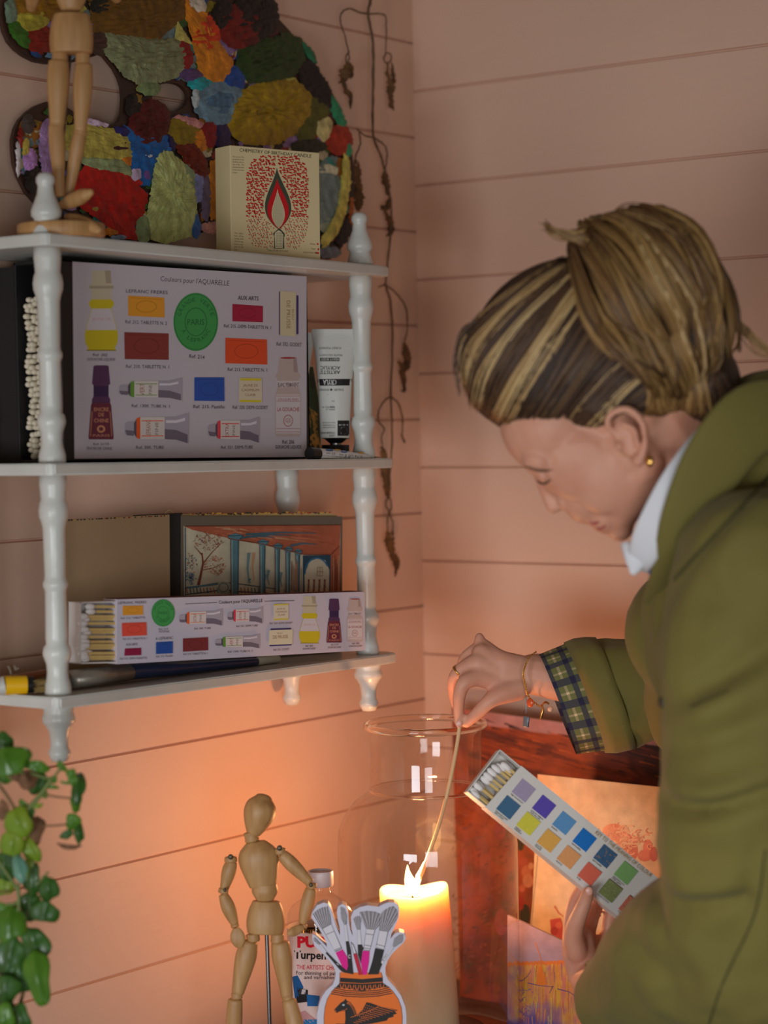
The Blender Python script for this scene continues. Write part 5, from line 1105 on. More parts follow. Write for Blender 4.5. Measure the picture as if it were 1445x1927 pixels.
# ------------------------------------------------------------------ paintings leaning against the back wall
def canvas(name, label, cat, pts, oy, lean, th, m_edge, colf, nx, ny, cloc):
    """pts: four corners in pixels (top left, top right, bottom right, bottom left)"""
    n = Vector((0, -1, lean)).normalized(); pf = on_plane((0, oy, -.4), n)
    t = thing(name, cloc, label, cat); slab('stretched_canvas', [pts], pf, n, th, m_edge, t)
    A_ = Art(pf, (0, 0, 1), n, lift=.0004, step=.000004)
    P4 = [np.array(q, float) for q in pts]
    def cf(u, v):
        q = (P4[0]*(1-u)+P4[1]*u)*(1-v) + (P4[3]*(1-u)+P4[2]*u)*v; return colf(q[0], q[1])
    A_.grid(pts, cf, nx, ny); return t, A_, pf
def mix(a, b, t): t = min(1, max(0, t)); return tuple(a[i]+(b[i]-a[i])*t for i in range(3)) + (1,)
def fbm(x, y, s): return .6*pnoise(Vector((x, y, s)))+.3*pnoise(Vector((x*2.1, y*2.1, s+7)))+.15*pnoise(Vector((x*4.3, y*4.3, s+3)))
RUST, BRN, DK, PKM, OLV = rgb(186, 84, 40), rgb(120, 48, 28), rgb(46, 24, 22), rgb(176, 96, 92), rgb(84, 76, 40)
def c_big(x, y):
    w = fbm(x*.012, y*.012, 1)
    if y < 1345 + (x-820)*.12 + 8: return mix(rgb(190, 140, 140), RUST, .2+w)
    s_ = fbm(x*.004+w*.8, (y-(x-900)*.28)*.035, 4)
    band = 1 - abs((y-(1410+(x-900)*.20))/90)
    if band > 0 and x > 880: 
        c = mix(BRN, RUST, .45+s_*1.8-(x-900)/600); return mix(c, DK, (s_*-2.2)+(x-1000)/500)
    c = mix(RUST, BRN, .35 + w*1.8 + (y-1600)/520); c = mix(c, OLV, max(0, fbm(x*.03, y*.03, 9)*1.6-.1)); c = mix(c, PKM, max(0, fbm(x*.02, y*.02, 15)*2-.35))
    return c
bp_t, BA, bpf = canvas('canvas_painting', 'large rust and dark brown brushed painting leaning in the corner behind the jar', 'painting',
    [(850, 1331), (1330, 1398), (1330, 1985), (868, 1925)], -.055, .12, .016, mat('canvas_edge', rgb(190, 160, 150), .8), c_big, 150, 190, (.35, -.09, Z_TABLE))
BZ = (860, 1390, 380/1364)
BA.z = BZ
for cx, cy, r_, c_ in ((470, 900, 34, rgb(206, 120, 80)), (480, 960, 36, rgb(214, 140, 100)), (455, 830, 22, rgb(190, 90, 60)), (500, 860, 18, rgb(226, 160, 110)), (440, 1010, 20, rgb(206, 110, 80))): BA.ell(cx, cy, r_, r_*1.3, c_)
BA.ell(460, 1190, 36, 74, rgb(56, 54, 30)); BA.ell(430, 1110, 22, 50, rgb(170, 50, 36)); BA.ell(430, 700, 26, 60, rgb(70, 60, 30)); BA.ell(290, 620, 40, 60, rgb(170, 60, 60)); BA.ell(300, 1240, 44, 90, rgb(170, 70, 66))
rb_ = random.Random(9)
for i in range(220):
    x, y = rb_.uniform(180, 1380), rb_.uniform(-180, 260); t = .2 if x > 0 else 0; L_ = rb_.uniform(50, 190)
    if y > 120 + x*.12 or y < -150 + x*.15: continue
    BA.line([(x-L_/2, y-L_*.13+rb_.uniform(-4, 4)), (x, y), (x+L_/2, y+L_*.16)], rb_.uniform(4, 12), rb_.choice([BRN, rgb(150, 62, 34), DK, DK, rgb(90, 36, 24), rgb(196, 96, 44), rgb(120, 70, 60)]), 2)
for i in range(420):
    x, y = rb_.uniform(-30, 400), rb_.uniform(300, 1900); L_ = rb_.uniform(12, 46); a = rb_.uniform(-1.4, .2)
    BA.line([(x, y), (x+L_*math.cos(a), y+L_*math.sin(a))], rb_.uniform(3, 9), rb_.choice([BRN, RUST, rgb(206, 104, 48), OLV, rgb(150, 50, 40), DK, PKM]), 2)
BA.done('painted_surface', bp_t, M_CANVAS)
def c_rose(x, y):
    w = fbm(x*.01, y*.01, 21); c = mix(rgb(224, 196, 158), rgb(206, 176, 140), .5+w*1.2); return mix(c, rgb(230, 176, 136), (1500+120-y)/400 + w*.6 if x < 1120 else w)
rs_t, RA, rpf = canvas('rose_picture', 'cream picture of orange and pink roses leaning in front of the rust coloured painting', 'painting',
    [(1012, 1457), (1345, 1492), (1345, 1935), (996, 1744+110)], -.150, .10, .003, mat('picture_edge', rgb(200, 176, 150), .8), c_rose, 60, 60, (.42, -.2, Z_TABLE)); RA.z = BZ
for cx, cy, rx, ry, c_ in ((1060, 640, 78, 66, rgb(214, 122, 84)), (1030, 620, 46, 34, rgb(226, 146, 108)), (1130, 690, 60, 56, rgb(206, 106, 78)), (1110, 740, 90, 50, rgb(196, 100, 72)), (1190, 760, 34, 60, rgb(190, 96, 76)), (1290, 740, 34, 60, rgb(214, 120, 100)), (1270, 790, 50, 40, rgb(204, 110, 90)), (1330, 780, 30, 50, rgb(190, 90, 80)), (1080, 660, 30, 22, rgb(190, 90, 64)), (1150, 700, 26, 18, rgb(226, 140, 104))): RA.ell(cx, cy, rx, ry, c_)
for i in range(150): a = rb_.uniform(0, 6.28); x, y = 1110+rb_.gauss(0, 75), 690+rb_.gauss(0, 48); RA.ring(x, y, 24, 17, 8, rb_.choice([rgb(206, 128, 92), rgb(228, 160, 124), rgb(214, 136, 104), rgb(222, 176, 136)]), rb_.uniform(0, 180), rb_.uniform(200, 340), 10)
RA.poly([(630, 1222), (700, 1210), (740, 1340), (690, 1360), (640, 1330)], rgb(196, 80, 84)); RA.line([(660, 1130), (690, 1180), (720, 1200)], 14, rgb(196, 124, 96), 6); RA.ell(660, 1300, 26, 30, rgb(176, 60, 70)); RA.ell(690, 1260, 24, 20, rgb(210, 110, 100))
RA.line([(545, 790), (500, 1270)], 8, rgb(190, 170, 130))
RA.done('painted_surface', rs_t, M_CANVAS)
def c_str(x, y):
    w = fbm(x*.012, y*.012, 31); top = 1808 - (x-975)*.03
    if y < top: return mix(rgb(196, 150, 146), rgb(170, 140, 152), .5+w+(x-975)/300)
    if y < top+7: return rgb(222, 116, 40)
    s_ = fbm(x*.09, y*.008, 33); c = mix(rgb(214, 140, 60), rgb(206, 120, 96), .5+s_*2.4); c = mix(c, rgb(216, 170, 40), fbm(x*.12, y*.02, 37)*3)
    k = (y-1830)/60 - (x-975)/70; c = mix(c, rgb(98, 80, 150), k + w*2.5 if k > -.6 else fbm(x*.05, y*.05, 40)*1.6-.3)
    return c
st_t, SA, spf = canvas('streaked_painting', 'small painting of orange, yellow and violet streaks under a lavender band', 'painting',
    [(955, 1722), (1160, 1818), (1160, 2040), (955, 2020)], -.235, .10, .004, mat('lavender_edge', rgb(180, 156, 166), .7), c_str, 90, 90, (.36, -.26, Z_TABLE)); SA.z = BZ
for i in range(70):
    x, y = rb_.uniform(410, 800), rb_.uniform(1500, 1900); SA.line([(x, y), (x+rb_.uniform(-8, 8), y+rb_.uniform(40, 160))], rb_.uniform(3, 8), rb_.choice([rgb(226, 150, 50), rgb(226, 186, 60), rgb(196, 110, 90), rgb(206, 100, 40), rgb(150, 110, 120)]), 2)
SA.poly([(550, 1540), (575, 1530), (610, 1660), (560, 1668), (535, 1660)], rgb(226, 120, 30)); SA.line([(530, 1375), (560, 1460), (575, 1540)], 8, rgb(214, 130, 90), 3)
for P_ in ([(420, 1640), (450, 1630), (480, 1600), (500, 1570)], [(480, 1650), (560, 1668), (650, 1676)], [(650, 1670), (626, 1720)], [(680, 1690), (760, 1710), (800, 1740)]): SA.line(P_, 6, rgb(92, 60, 120), 3)
for i in range(60): x, y = 420+abs(rb_.gauss(0, 50)), rb_.uniform(1680, 1920); SA.line([(x, y), (x+rb_.uniform(-16, 16), y+rb_.uniform(-10, 26))], 6, rb_.choice([rgb(90, 74, 150), rgb(80, 90, 170), rgb(120, 80, 140)]), 2)
SA.done('painted_surface', st_t, M_CANVAS)

# ------------------------------------------------------------------ trailing plant at the left
ZP = (0, 1380, 420/1445); DP = 2.02
pt = thing('trailing_plant', at(-60, 1600, d=2.1), 'trailing green plant with glossy lobed leaves and some dried brown blooms at the left edge', 'plant')
M_LEAF = [mat('leaf_green', rgb(92, 138, 36), .35, noise=(18, rgb(46, 88, 20), 1.8), coat=.15), mat('leaf_dark_green', rgb(62, 106, 34), .35, noise=(18, rgb(30, 60, 20), 1.8), coat=.2), mat('leaf_yellow_green', rgb(140, 152, 36), .4, noise=(22, rgb(80, 124, 30), 1.5), coat=.1), mat('dried_bloom', rgb(150, 108, 74), .8, noise=(60, rgb(90, 60, 40), 2.2), bump=(90, .8, .004)), mat('leaf_blue_green_highlight', rgb(96, 142, 120), .3, coat=.3)]  # last leaf tone has a blue-green highlight put into its colour
M_STEMG = mat('green_stem', rgb(96, 112, 44), .5)
rp_ = random.Random(12)
def pp(x, y, dd=0): return at(ZP[0]+x*ZP[2], ZP[1]+y*ZP[2], d=DP+dd)
def leaf(cx, cy, rx, ry, rot=0, k=0, dd=0, cup=.25, tilt=0):
    rx, ry = rx*1.1, ry*1.1
    s = ZP[2]*(DP+dd)/F; c = pp(cx, cy, dd); a = math.radians(rot); u = RT*math.cos(a) - UP*math.sin(a); v = RT*-math.sin(a) - UP*math.cos(a); n = -fw
    t_ = math.radians(tilt); v, n = v*math.cos(t_)+n*math.sin(t_), n*math.cos(t_)-v*math.sin(t_)
    bm = bmesh.new(); sd = rp_.random()*30; N_, R_ = 28, 6; F_, B_ = [], []
    for side, off in ((F_, 1), (B_, -1)):
        for r in range(R_+1):
            q = r/R_; row = []
            for j in range(N_):
                th = 2*math.pi*j/N_; lob = 1 + .10*math.cos(3*th+sd) + .06*math.sin(5*th+sd*2); X, Y = rx*s*q*math.cos(th)*lob, ry*s*q*math.sin(th)*lob
                rr_ = max(rx, ry)*s; z = cup*rr_*((X/rr_)**2*1.4 + (Y/rr_)**2*.8) - .10*rr_*math.exp(-(X/(.12*rr_))**2) + .10*rr_*pnoise(Vector((X/rr_*1.6, Y/rr_*1.6, sd)))
                row.append(bm.verts.new(c + u*X + v*Y + n*(-z + off*.0003*(1-q*.9))))
            side.append(row)
    for S_, rev in ((F_, 0), (B_, 1)):
        for r in range(R_):
            for j in range(N_):
                q = (S_[r][j], S_[r][(j+1) % N_], S_[r+1][(j+1) % N_], S_[r+1][j]); 
                bm.faces.new(q[::-1] if rev else q)
    for j in range(N_): bm.faces.new((F_[R_][j], F_[R_][(j+1) % N_], B_[R_][(j+1) % N_], B_[R_][j]))
    bmesh.ops.remove_doubles(bm, verts=bm.verts, dist=1e-6); bmesh.ops.recalc_face_normals(bm, faces=bm.faces)
    fin('leaf' if k != 3 else 'dried_bloom', bm, M_LEAF[k], pt)
def pstem(P_, r, m_=None, dd=0):
    q = smooth_path([tuple(pp(x, y, dd)) for x, y in P_], 5); bm = bmesh.new(); sweep(bm, [Vector(v) for v in q], r, 8); fin('stem', bm, m_ or M_STEMG, pt)
M_STEMB = mat('brown_stem', rgb(110, 84, 44), .6)
pstem([(-220, 260), (-60, 300), (20, 370), (95, 490), (120, 560)], .0016, M_STEMB); pstem([(-200, 60), (-60, 200), (60, 280), (170, 330)], .0016, M_STEMB, .01); pstem([(330, 300), (260, 400), (200, 470), (160, 520), (60, 620)], .0022); pstem([(60, 250), (200, 260), (330, 290), (400, 215)], .0012)
pstem([(280, 395), (360, 410), (450, 420)], .0009, M_STEMB); pstem([(280, 598), (350, 598), (420, 590)], .0009, M_STEMB); pstem([(-100, 700), (40, 900), (120, 1040), (110, 1200)], .0016); pstem([(120, 980), (115, 1090), (40, 1110)], .0014); pstem([(100, 1100), (150, 1300), (160, 1600), (120, 1800)], .0018, M_STEMB, .02); pstem([(-120, 1040), (60, 1020)], .0012, M_STEMB, .02); pstem([(240, 980), (310, 900)], .001)
for a in ((40, 175, 130, 90, -15, 0, -.01, .3, 20), (30, 265, 75, 55, 10, 0, .01), (165, 150, 34, 52, 10, 0, 0, .3), (235, 215, 80, 34, 12, 0, 0), (240, 320, 62, 74, 20, 1, .015), (20, 60, 60, 60, 0, 1, .02),
          (165, 305, 66, 58, 0, 3, -.005, .9), (105, 270, 36, 40, 0, 3, .0, .9), (220, 640, 54, 92, 10, 3, .004, .9), (20, 500, 36, 60, 0, 3, .01), (150, 300, 24, 26, 0, 3, -.012),
          (398, 215, 40, 22, 50, 0), (460, 262, 30, 30, 30, 0), (505, 340, 42, 104, 4, 1, 0, .5, 30), (470, 300, 30, 40, -30, 0), (490, 450, 34, 60, 6, 0, 0, .5), (470, 570, 44, 50, 30, 0), (505, 630, 30, 76, -10, 1, 0, .6, 20), (430, 655, 44, 26, -30, 1), (440, 735, 72, 16, 6, 3, 0, .6),
          (345, 300, 24, 22, 30, 0), (330, 345, 44, 14, 10, 0), (290, 400, 20, 22, 60, 0), (150, 455, 34, 18, 30, 0), (240, 470, 34, 16, -10, 2), (205, 520, 18, 34, 10, 1), (420, 320, 30, 10, 10, 0),
          (115, 580, 84, 92, -25, 2, -.01, .35), (75, 710, 74, 86, 10, 2, -.005, .35), (200, 760, 50, 80, -30, 2, .004, .35), (185, 860, 34, 60, 10, 2, .01), (120, 868, 44, 88, -16, 4, -.01, .5, 20), (30, 860, 70, 96, 0, 1, .015),
          (205, 950, 52, 100, 0, 1, .01), (312, 1010, 62, 76, 0, 1, 0), (285, 1160, 92, 62, 10, 1, 0), (330, 1170, 40, 52, -30, 1, .005), (190, 1120, 60, 90, 0, 1, .015), (20, 990, 60, 60, 0, 2, .02), (60, 1220, 96, 112, 0, 0, -.01, .4, 25), (10, 1140, 60, 40, 0, 0, 0),
          (225, 1380, 84, 120, -15, 1, .01), (60, 1450, 110, 120, 10, 1, .012), (240, 1570, 78, 170, -12, 0, -.005, .35, 15), (120, 1560, 90, 130, 0, 1, .012), (30, 1660, 90, 90, 0, 1, 0), (130, 1850, 62, 90, -20, 1, 0), (20, 1850, 70, 90, 0, 0, -.01), (40, 1770, 50, 60, 0, 1, .01)):
    leaf(*a)
# ------------------------------------------------------------------ the woman lighting the candle
def A3(x, y, d): return at(x, y, d=d)
class Blob:
    def __init__(s): s.bm = bmesh.new()
    def cap(s, pts, rad, seg=14, flat=1.0, hint=None):
        n = len(pts); P_ = smooth_path([(*p_, r) for p_, r in zip(pts, rad)], 6) if n > 2 else [(*pts[0], rad[0]), (*pts[1], rad[1])]
        sweep(s.bm, [Vector(q[:3]) for q in P_], [(q[3], q[3]*flat) for q in P_], seg, hint=hint or tuple(-fw))
    def el(s, c, r, ax=None, sub=3):
        M = Matrix(ax).transposed() if ax else None; ellipsoid(s.bm, c, r, M, sub)
def pxr(r, d): return r*d/F
M_SKIN = mat('skin', rgb(222, 168, 140), .5, sss=(.25, (1, .35, .18), .006), noise=(30, rgb(210, 142, 116), 1.6), bump=(220, .12, .001), spec=.35)
DH = 2.06
LAT = (-fw*.985 - RT*.17).normalized()               # towards her left, the side the camera sees
FWD = (-RT*.62 - UP*.78); FWD = (FWD - LAT*FWD.dot(LAT)).normalized(); DWN = LAT.cross(FWD).normalized()
if DWN.dot(-UP) < 0: DWN = -DWN
HAX = (tuple(FWD), tuple(DWN), tuple(LAT))
def hp(x, y, lat=0): return at(x, y, d=DH) + LAT*lat
bl = Blob(); k = pxr(1, DH)
bl.el(hp(1105, 700), (150*k, 205*k, .072), HAX, 4)        # skull
bl.el(hp(1150, 740), (140*k, 150*k, .070), HAX)
bl.el(hp(1040, 798), (98*k, 104*k, .058), HAX)
bl.el(hp(1100, 850), (104*k, 118*k, .058), HAX)
for s_ in (-1, 1):
    bl.el(hp(1088, 884, .026*s_), (56*k, 62*k, .023), HAX); bl.el(hp(1142, 895, .026*s_), (72*k, 84*k, .032), HAX); bl.el(hp(1185, 850, .030*s_), (58*k, 74*k, .036), HAX)      # cheeks
    bl.el(hp(1020, 868, .026*s_), (30*k, 34*k, .020), HAX)      # brow
    bl.cap([hp(1160, 974, .008*s_), hp(1184, 936, .026*s_), hp(1212, 872, .040*s_)], [34*k, 42*k, 46*k])
    bl.el(hp(1063, 943, .010*s_), (13*k, 12*k, .007), HAX)      # nostril wings
    bl.el(hp(1030, 897, .029*s_), (13*k, 16*k, .013), HAX)      # eyelids
bl.cap([hp(1018, 888), hp(1027, 922), hp(1040, 955)], [17*k, 13*k, 12.5*k])
bl.cap([hp(1040, 955), hp(1068, 938)], [12*k, 18*k])
bl.el(hp(1108, 936), (52*k, 50*k, .034), HAX); bl.el(hp(1100, 968), (15*k, 14*k, .016), HAX)
bl.el(hp(1113, 978), (11*k, 8*k, .021), HAX); bl.el(hp(1130, 990), (11*k, 8*k, .018), HAX)
bl.el(hp(1142, 972), (34*k, 34*k, .030), HAX); bl.el(hp(1168, 994), (26*k, 24*k, .020), HAX)
bl.cap([hp(1230, 800), hp(1290, 880), hp(1390, 990)], [112*k, 98*k, 118*k])   # neck
# near ear
ec = hp(1192, 828, .074); ex = (LAT*.25 + RT*-.62 + UP*.75).normalized()
eup = (-RT*.42 + UP*.90).normalized(); eup = (eup - LAT*eup.dot(LAT)).normalized(); efw = LAT.cross(eup).normalized()
if efw.dot(RT) > 0: efw = -efw
for s_ in (1, -1):
    E0 = ec if s_ == 1 else hp(1192, 828, -.074)
    def ep(f, u, l=0): return E0 + efw*f*k + eup*u*k + LAT*l*s_
    bl.el(ep(0, 0, -.004), (26*k, 42*k, .005), (tuple(efw), tuple(eup), tuple(LAT)))
    bl.cap([ep(20, 14, -.002), ep(24, 40, .003), ep(4, 52, .007), ep(-22, 44, .010), ep(-34, 14, .010), ep(-26, -18, .008), ep(-10, -40, .004)], [5.5*k, 6.5*k, 7.5*k, 8*k, 7.5*k, 7*k, 9*k], 10)
    bl.el(ep(2, -46, .003), (12*k, 13*k, .0045), (tuple(efw), tuple(eup), tuple(LAT)))
    bl.cap([ep(-2, 26, .002), ep(-16, 8, .004), ep(-8, -20, .003)], [5*k, 5*k, 5*k], 10); bl.el(ep(22, -8, .001), (8*k, 10*k, .005), (tuple(efw), tuple(eup), tuple(LAT)))
# trunk and arms (under the clothes)
SHN = A3(1430, 1100, 1.965); SHF = A3(1345, 1130, 2.21); HIP = A3(1790, 1900, 2.05); CH = A3(1480, 1180, 2.06)
bl.cap([A3(1400, 1010, 2.06), CH, A3(1640, 1550, 2.06), HIP], [.060, .115, .115, .13], 18, flat=1.15)
bl.cap([SHF, SHN], [.055, .055])
ELN = A3(1440, 1790, 1.99); WRN = A3(1112, 1848, 2.275); DBX = 2.27
bl.cap([SHN, A3(1435, 1420, 1.96), ELN], [.048, .044, .040]); bl.cap([ELN, A3(1290, 1830, 2.12), WRN], [.040, .036, .0205])
ELF = A3(1330, 1330, 2.36); WRF = at(1004, 1268, d=2.445)
bl.cap([SHF, A3(1345, 1230, 2.28), ELF], [.048, .044, .038]); bl.cap([ELF, A3(1160, 1290, 2.42), WRF], [.038, .034, .0225])
# right hand over the jar (crop coordinates)
HZ = (820, 1180, .23529)
def h1(x, y, d): return at(HZ[0]+x*HZ[2], HZ[1]+y*HZ[2], d=d)
k1 = HZ[2]*2.43/F
bl.cap([WRF, h1(660, 385, 2.440), h1(520, 350, 2.436)], [.0225, 150*k1, 150*k1], flat=.78)
for (mx, my, md, r_) in ((330, 395, 2.424, 82), (330, 285, 2.428, 84), (352, 200, 2.434, 78), (380, 150, 2.444, 62)):
    bl.cap([h1(700, 360+(my-270)*.25, 2.438), h1(510, 345+(my-270)*.6, 2.431), h1(mx, my, md)], [105*k1, 95*k1, r_*k1], flat=.8)
bl.el(h1(350, 118, 2.442), (46*k1, 46*k1, .011)); 
bl.cap([h1(318, 400, 2.424), h1(228, 445, 2.418), h1(190, 540, 2.420), h1(182, 650, 2.427), h1(186, 762, 2.434)], [74*k1, 62*k1, 54*k1, 48*k1, 42*k1])
bl.cap([h1(300, 285, 2.430), h1(190, 345, 2.430), h1(142, 420, 2.436), h1(140, 520, 2.446), h1(170, 640, 2.452)], [68*k1, 54*k1, 48*k1, 44*k1, 40*k1])
bl.cap([h1(335, 175, 2.446), h1(240, 245, 2.452), h1(205, 340, 2.462), h1(230, 440, 2.474)], [60*k1, 52*k1, 46*k1, 40*k1])
bl.cap([h1(390, 150, 2.455), h1(330, 200, 2.470), h1(300, 290, 2.482), h1(330, 370, 2.490)], [50*k1, 44*k1, 40*k1, 34*k1])
bl.cap([h1(660, 490, 2.432), h1(520, 535, 2.424), h1(420, 600, 2.420), h1(330, 690, 2.426), h1(248, 770, 2.433)], [100*k1, 88*k1, 62*k1, 54*k1, 40*k1])
# left hand holding the box
GZ = (860, 1390, .27859)
def h2(x, y, dd): return at(GZ[0]+x*GZ[2], GZ[1]+y*GZ[2], d=DBX+dd)
k2 = GZ[2]*DBX/F
bl.cap([WRN, h2(850, 1560, .014), h2(830, 1440, .012)], [.0205, 118*k2, 124*k2], flat=.8)
bl.el(h2(822, 1400, .014), (118*k2, 150*k2, .015), (tuple(RT), tuple(UP), tuple(fw)))
bl.cap([h2(812, 1440, .004), h2(790, 1310, -.006), h2(832, 1180, -.016), h2(866, 1100, -.017), h2(882, 1042, -.014)], [80*k2, 68*k2, 56*k2, 50*k2, 44*k2])
bl.cap([h2(770, 1400, .022), h2(768, 1230, .030), h2(790, 1110, .033), h2(850, 1000, .033)], [66*k2, 52*k2, 46*k2, 40*k2])
bl.cap([h2(850, 1420, .026), h2(905, 1240, .034), h2(940, 1130, .036), h2(990, 1030, .034)], [62*k2, 50*k2, 46*k2, 40*k2])
bl.cap([h2(900, 1450, .026), h2(1012, 1330, .038), h2(1030, 1210, .040), h2(1070, 1110, .036)], [60*k2, 52*k2, 48*k2, 40*k2])
bl.cap([h2(920, 1490, .026), h2(1070, 1400, .046), h2(1110, 1300, .046), h2(1130, 1220, .038)], [54*k2, 46*k2, 42*k2, 36*k2])
me = remesh(bl.bm, .0021, 6, .5); 
def relax(me, polys, it=30, fac=.5):
    co = get_co(me).astype(float); pj = project(co); no = get_no(me); ed = np.array([tuple(e.vertices) for e in me.edges]); n_ = len(co); msk = np.zeros(n_, bool)
    for poly in polys:
        bb = (pj[:, 0] > min(q[0] for q in poly)) & (pj[:, 0] < max(q[0] for q in poly)) & (pj[:, 1] > min(q[1] for q in poly)) & (pj[:, 1] < max(q[1] for q in poly)) & (pj[:, 2] > 1.8)
        for i in np.nonzero(bb)[0]:
            if inside((pj[i, 0], pj[i, 1]), poly): msk[i] = True
    deg = np.bincount(ed.ravel(), minlength=n_)[:, None]
    for k_ in range(it):
        acc = np.zeros_like(co); np.add.at(acc, ed[:, 0], co[ed[:, 1]]); np.add.at(acc, ed[:, 1], co[ed[:, 0]])
        av = acc/deg; co[msk] += fac*(av[msk]-co[msk])
    set_co(me, co)
relax(me, [[(1052, 845), (1100, 835), (1152, 850), (1168, 892), (1215, 905), (1262, 885), (1262, 950), (1196, 1004), (1164, 984), (1140, 962), (1084, 940), (1058, 915)]], 90, .6)
me.name = 'person'; me.materials.append(M_SKIN)
per = link('person', me, None, origin=tuple(HIP))
tag(per, 'woman in an olive jacket with pinned-up hair, lighting the candle with a long match', 'person')
# nails, brow, lashes, lips
M_NAIL = mat('nail', rgb(226, 166, 146), .3)
for c_, r_, a_ in ((h2(893, 1030, -.0265), (24*k2, 30*k2, .0012), 12), (h1(186, 772, 2.4275), (26*k1, 34*k1, .0011), 0)):
    bm = bmesh.new(); m3 = Matrix((RT, UP, fw)).transposed() @ Matrix.Rotation(math.radians(a_), 3, 'Z'); ellipsoid(bm, c_, r_, m3); fin('nail', bm, M_NAIL, per)
M_BROW = mat('brow_hair', rgb(124, 84, 60), .8)
def facecast(pts, w, off, name, m_, flat=.4):
    bvp = FBV; out = []
    for x, y in smooth_path(pts, 5):
        r = ray(x, y); h = bvp.ray_cast(EYE, r.normalized()); out.append((h[0] if h[0] else at(x, y, d=DH-.05)) - r.normalized()*off)
    n_ = len(out); bm = bmesh.new(); sweep(bm, out, [(max(.0004, w*math.sin(math.pi*(i+.6)/(n_+.2))), max(.0003, flat*w*math.sin(math.pi*(i+.6)/(n_+.2)))) for i in range(n_)], 8, hint=tuple(-fw)); return fin(name, bm, m_, per)
dgt = bpy.data.meshes.new('t'); co = get_co(per.data) + np.array(per.location, dtype=np.float32)
FBV = BVHTree.FromPolygons([tuple(v) for v in co], [tuple(q.vertices) for q in per.data.polygons]); bpy.data.meshes.remove(dgt)
facecast([(984, 876), (996, 880), (1010, 884), (1026, 886), (1040, 884)], .0019, .0003, 'eyebrow', M_BROW)
facecast([(1010, 904), (1018, 908), (1028, 908), (1036, 902)], .0019, .0006, 'eyelashes', mat('dark_lash', rgb(44, 30, 28), .7))
facecast([(1108, 980), (1118, 984), (1128, 982)], .0026, .0002, 'lips', mat('lip', rgb(176, 92, 84), .45)); facecast([(1122, 992), (1130, 994), (1140, 988)], .0028, .0002, 'lips', mat('lip', rgb(176, 92, 84), .45))
M_GOLD = mat('gold', rgb(226, 176, 96), .25, metal=1.0)
bm = bmesh.new(); ellipsoid(bm, at(1222, 868, d=1.975), (.0042, .003, .0052)); fin('earring', bm, M_GOLD, per)
# ring on the middle finger
def torus_at(bm, c, n, R_, r_, N_=28, K_=8):
    a, b, n = frame(n); G_ = [[bm.verts.new(c + (a*math.cos(p_)+b*math.sin(p_))*(R_+r_*math.cos(q)) + n*r_*math.sin(q)) for q in [2*math.pi*j/K_ for j in range(K_)]] for p_ in [2*math.pi*i/N_ for i in range(N_)]]
    for i in range(N_):
        for j in range(K_): bm.faces.new((G_[i][j], G_[(i+1) % N_][j], G_[(i+1) % N_][(j+1) % K_], G_[i][(j+1) % K_]))
bm = bmesh.new(); rc = h1(182, 352, 2.430); torus_at(bm, rc, h1(142, 420, 2.436)-h1(225, 320, 2.430), 52*k1, 7*k1); torus_at(bm, rc, h1(130, 400, 2.436)-h1(235, 345, 2.430), 53*k1, 5*k1); fin('finger_ring', bm, M_GOLD, per)
# charm bracelet
bc_ = thing('bracelet', (0, 0, 0), None, None); del_ = bc_; bc_.parent = per; bc_.location = per.matrix_world.inverted() @ Vector((0, 0, 0)) if False else -Vector(per.location)
WM[bc_.name] = Matrix.Identity(4)
chain = smooth_path([tuple(h1(x, y, d_)) for x, y, d_ in ((800, 200, 2.432), (745, 245, 2.415), (712, 320, 2.408), (700, 385, 2.407), (714, 465, 2.410), (736, 545, 2.416), (775, 592, 2.43), (832, 632, 2.445), (872, 602, 2.455), (900, 612, 2.46))], 8)
bm = bmesh.new()
for i, q in enumerate(chain):
    q = Vector(q); d_ = Vector(chain[min(i+1, len(chain)-1)])-Vector(chain[max(i-1, 0)]); torus_at(bm, q, frame(d_)[i % 2], .0011, .00035, 10, 5)
sweep(bm, [Vector(q) for q in chain], .0004, 5, caps=False)
fin('chain', bm, M_GOLD, bc_)
bm = bmesh.new(); ellipsoid(bm, h1(755, 605, 2.418), (.0044, .0022, .0050)); fin('orange_charm', bm, mat('orange_stone', rgb(214, 88, 40), .25), bc_)
bm = bmesh.new(); sweep(bm, [h1(722, 560, 2.416), h1(722, 690, 2.416)], .0005, 5); box(bm, (-.0035, -.0012, -.0075), (.0035, .0012, .0042), Matrix.Translation(h1(723, 745, 2.416)) @ Matrix.Rotation(.1, 4, 'Y'), bev=.0005); fin('blue_grey_charm', bm, mat('silver_charm', rgb(126, 140, 150), .3, metal=.7), bc_)
bm = bmesh.new(); sweep(bm, [h1(852, 630, 2.45), h1(856, 665, 2.45), h1(846, 700, 2.45), h1(836, 738, 2.45)], [.0008, .0018, .0016, .0008], 8); fin('tusk_charm', bm, M_GOLD, bc_)
bm = bmesh.new(); ellipsoid(bm, h1(915, 655, 2.46), (.0032,)*3); fin('pearl_charm', bm, mat('pearl', rgb(232, 200, 170), .2), bc_)

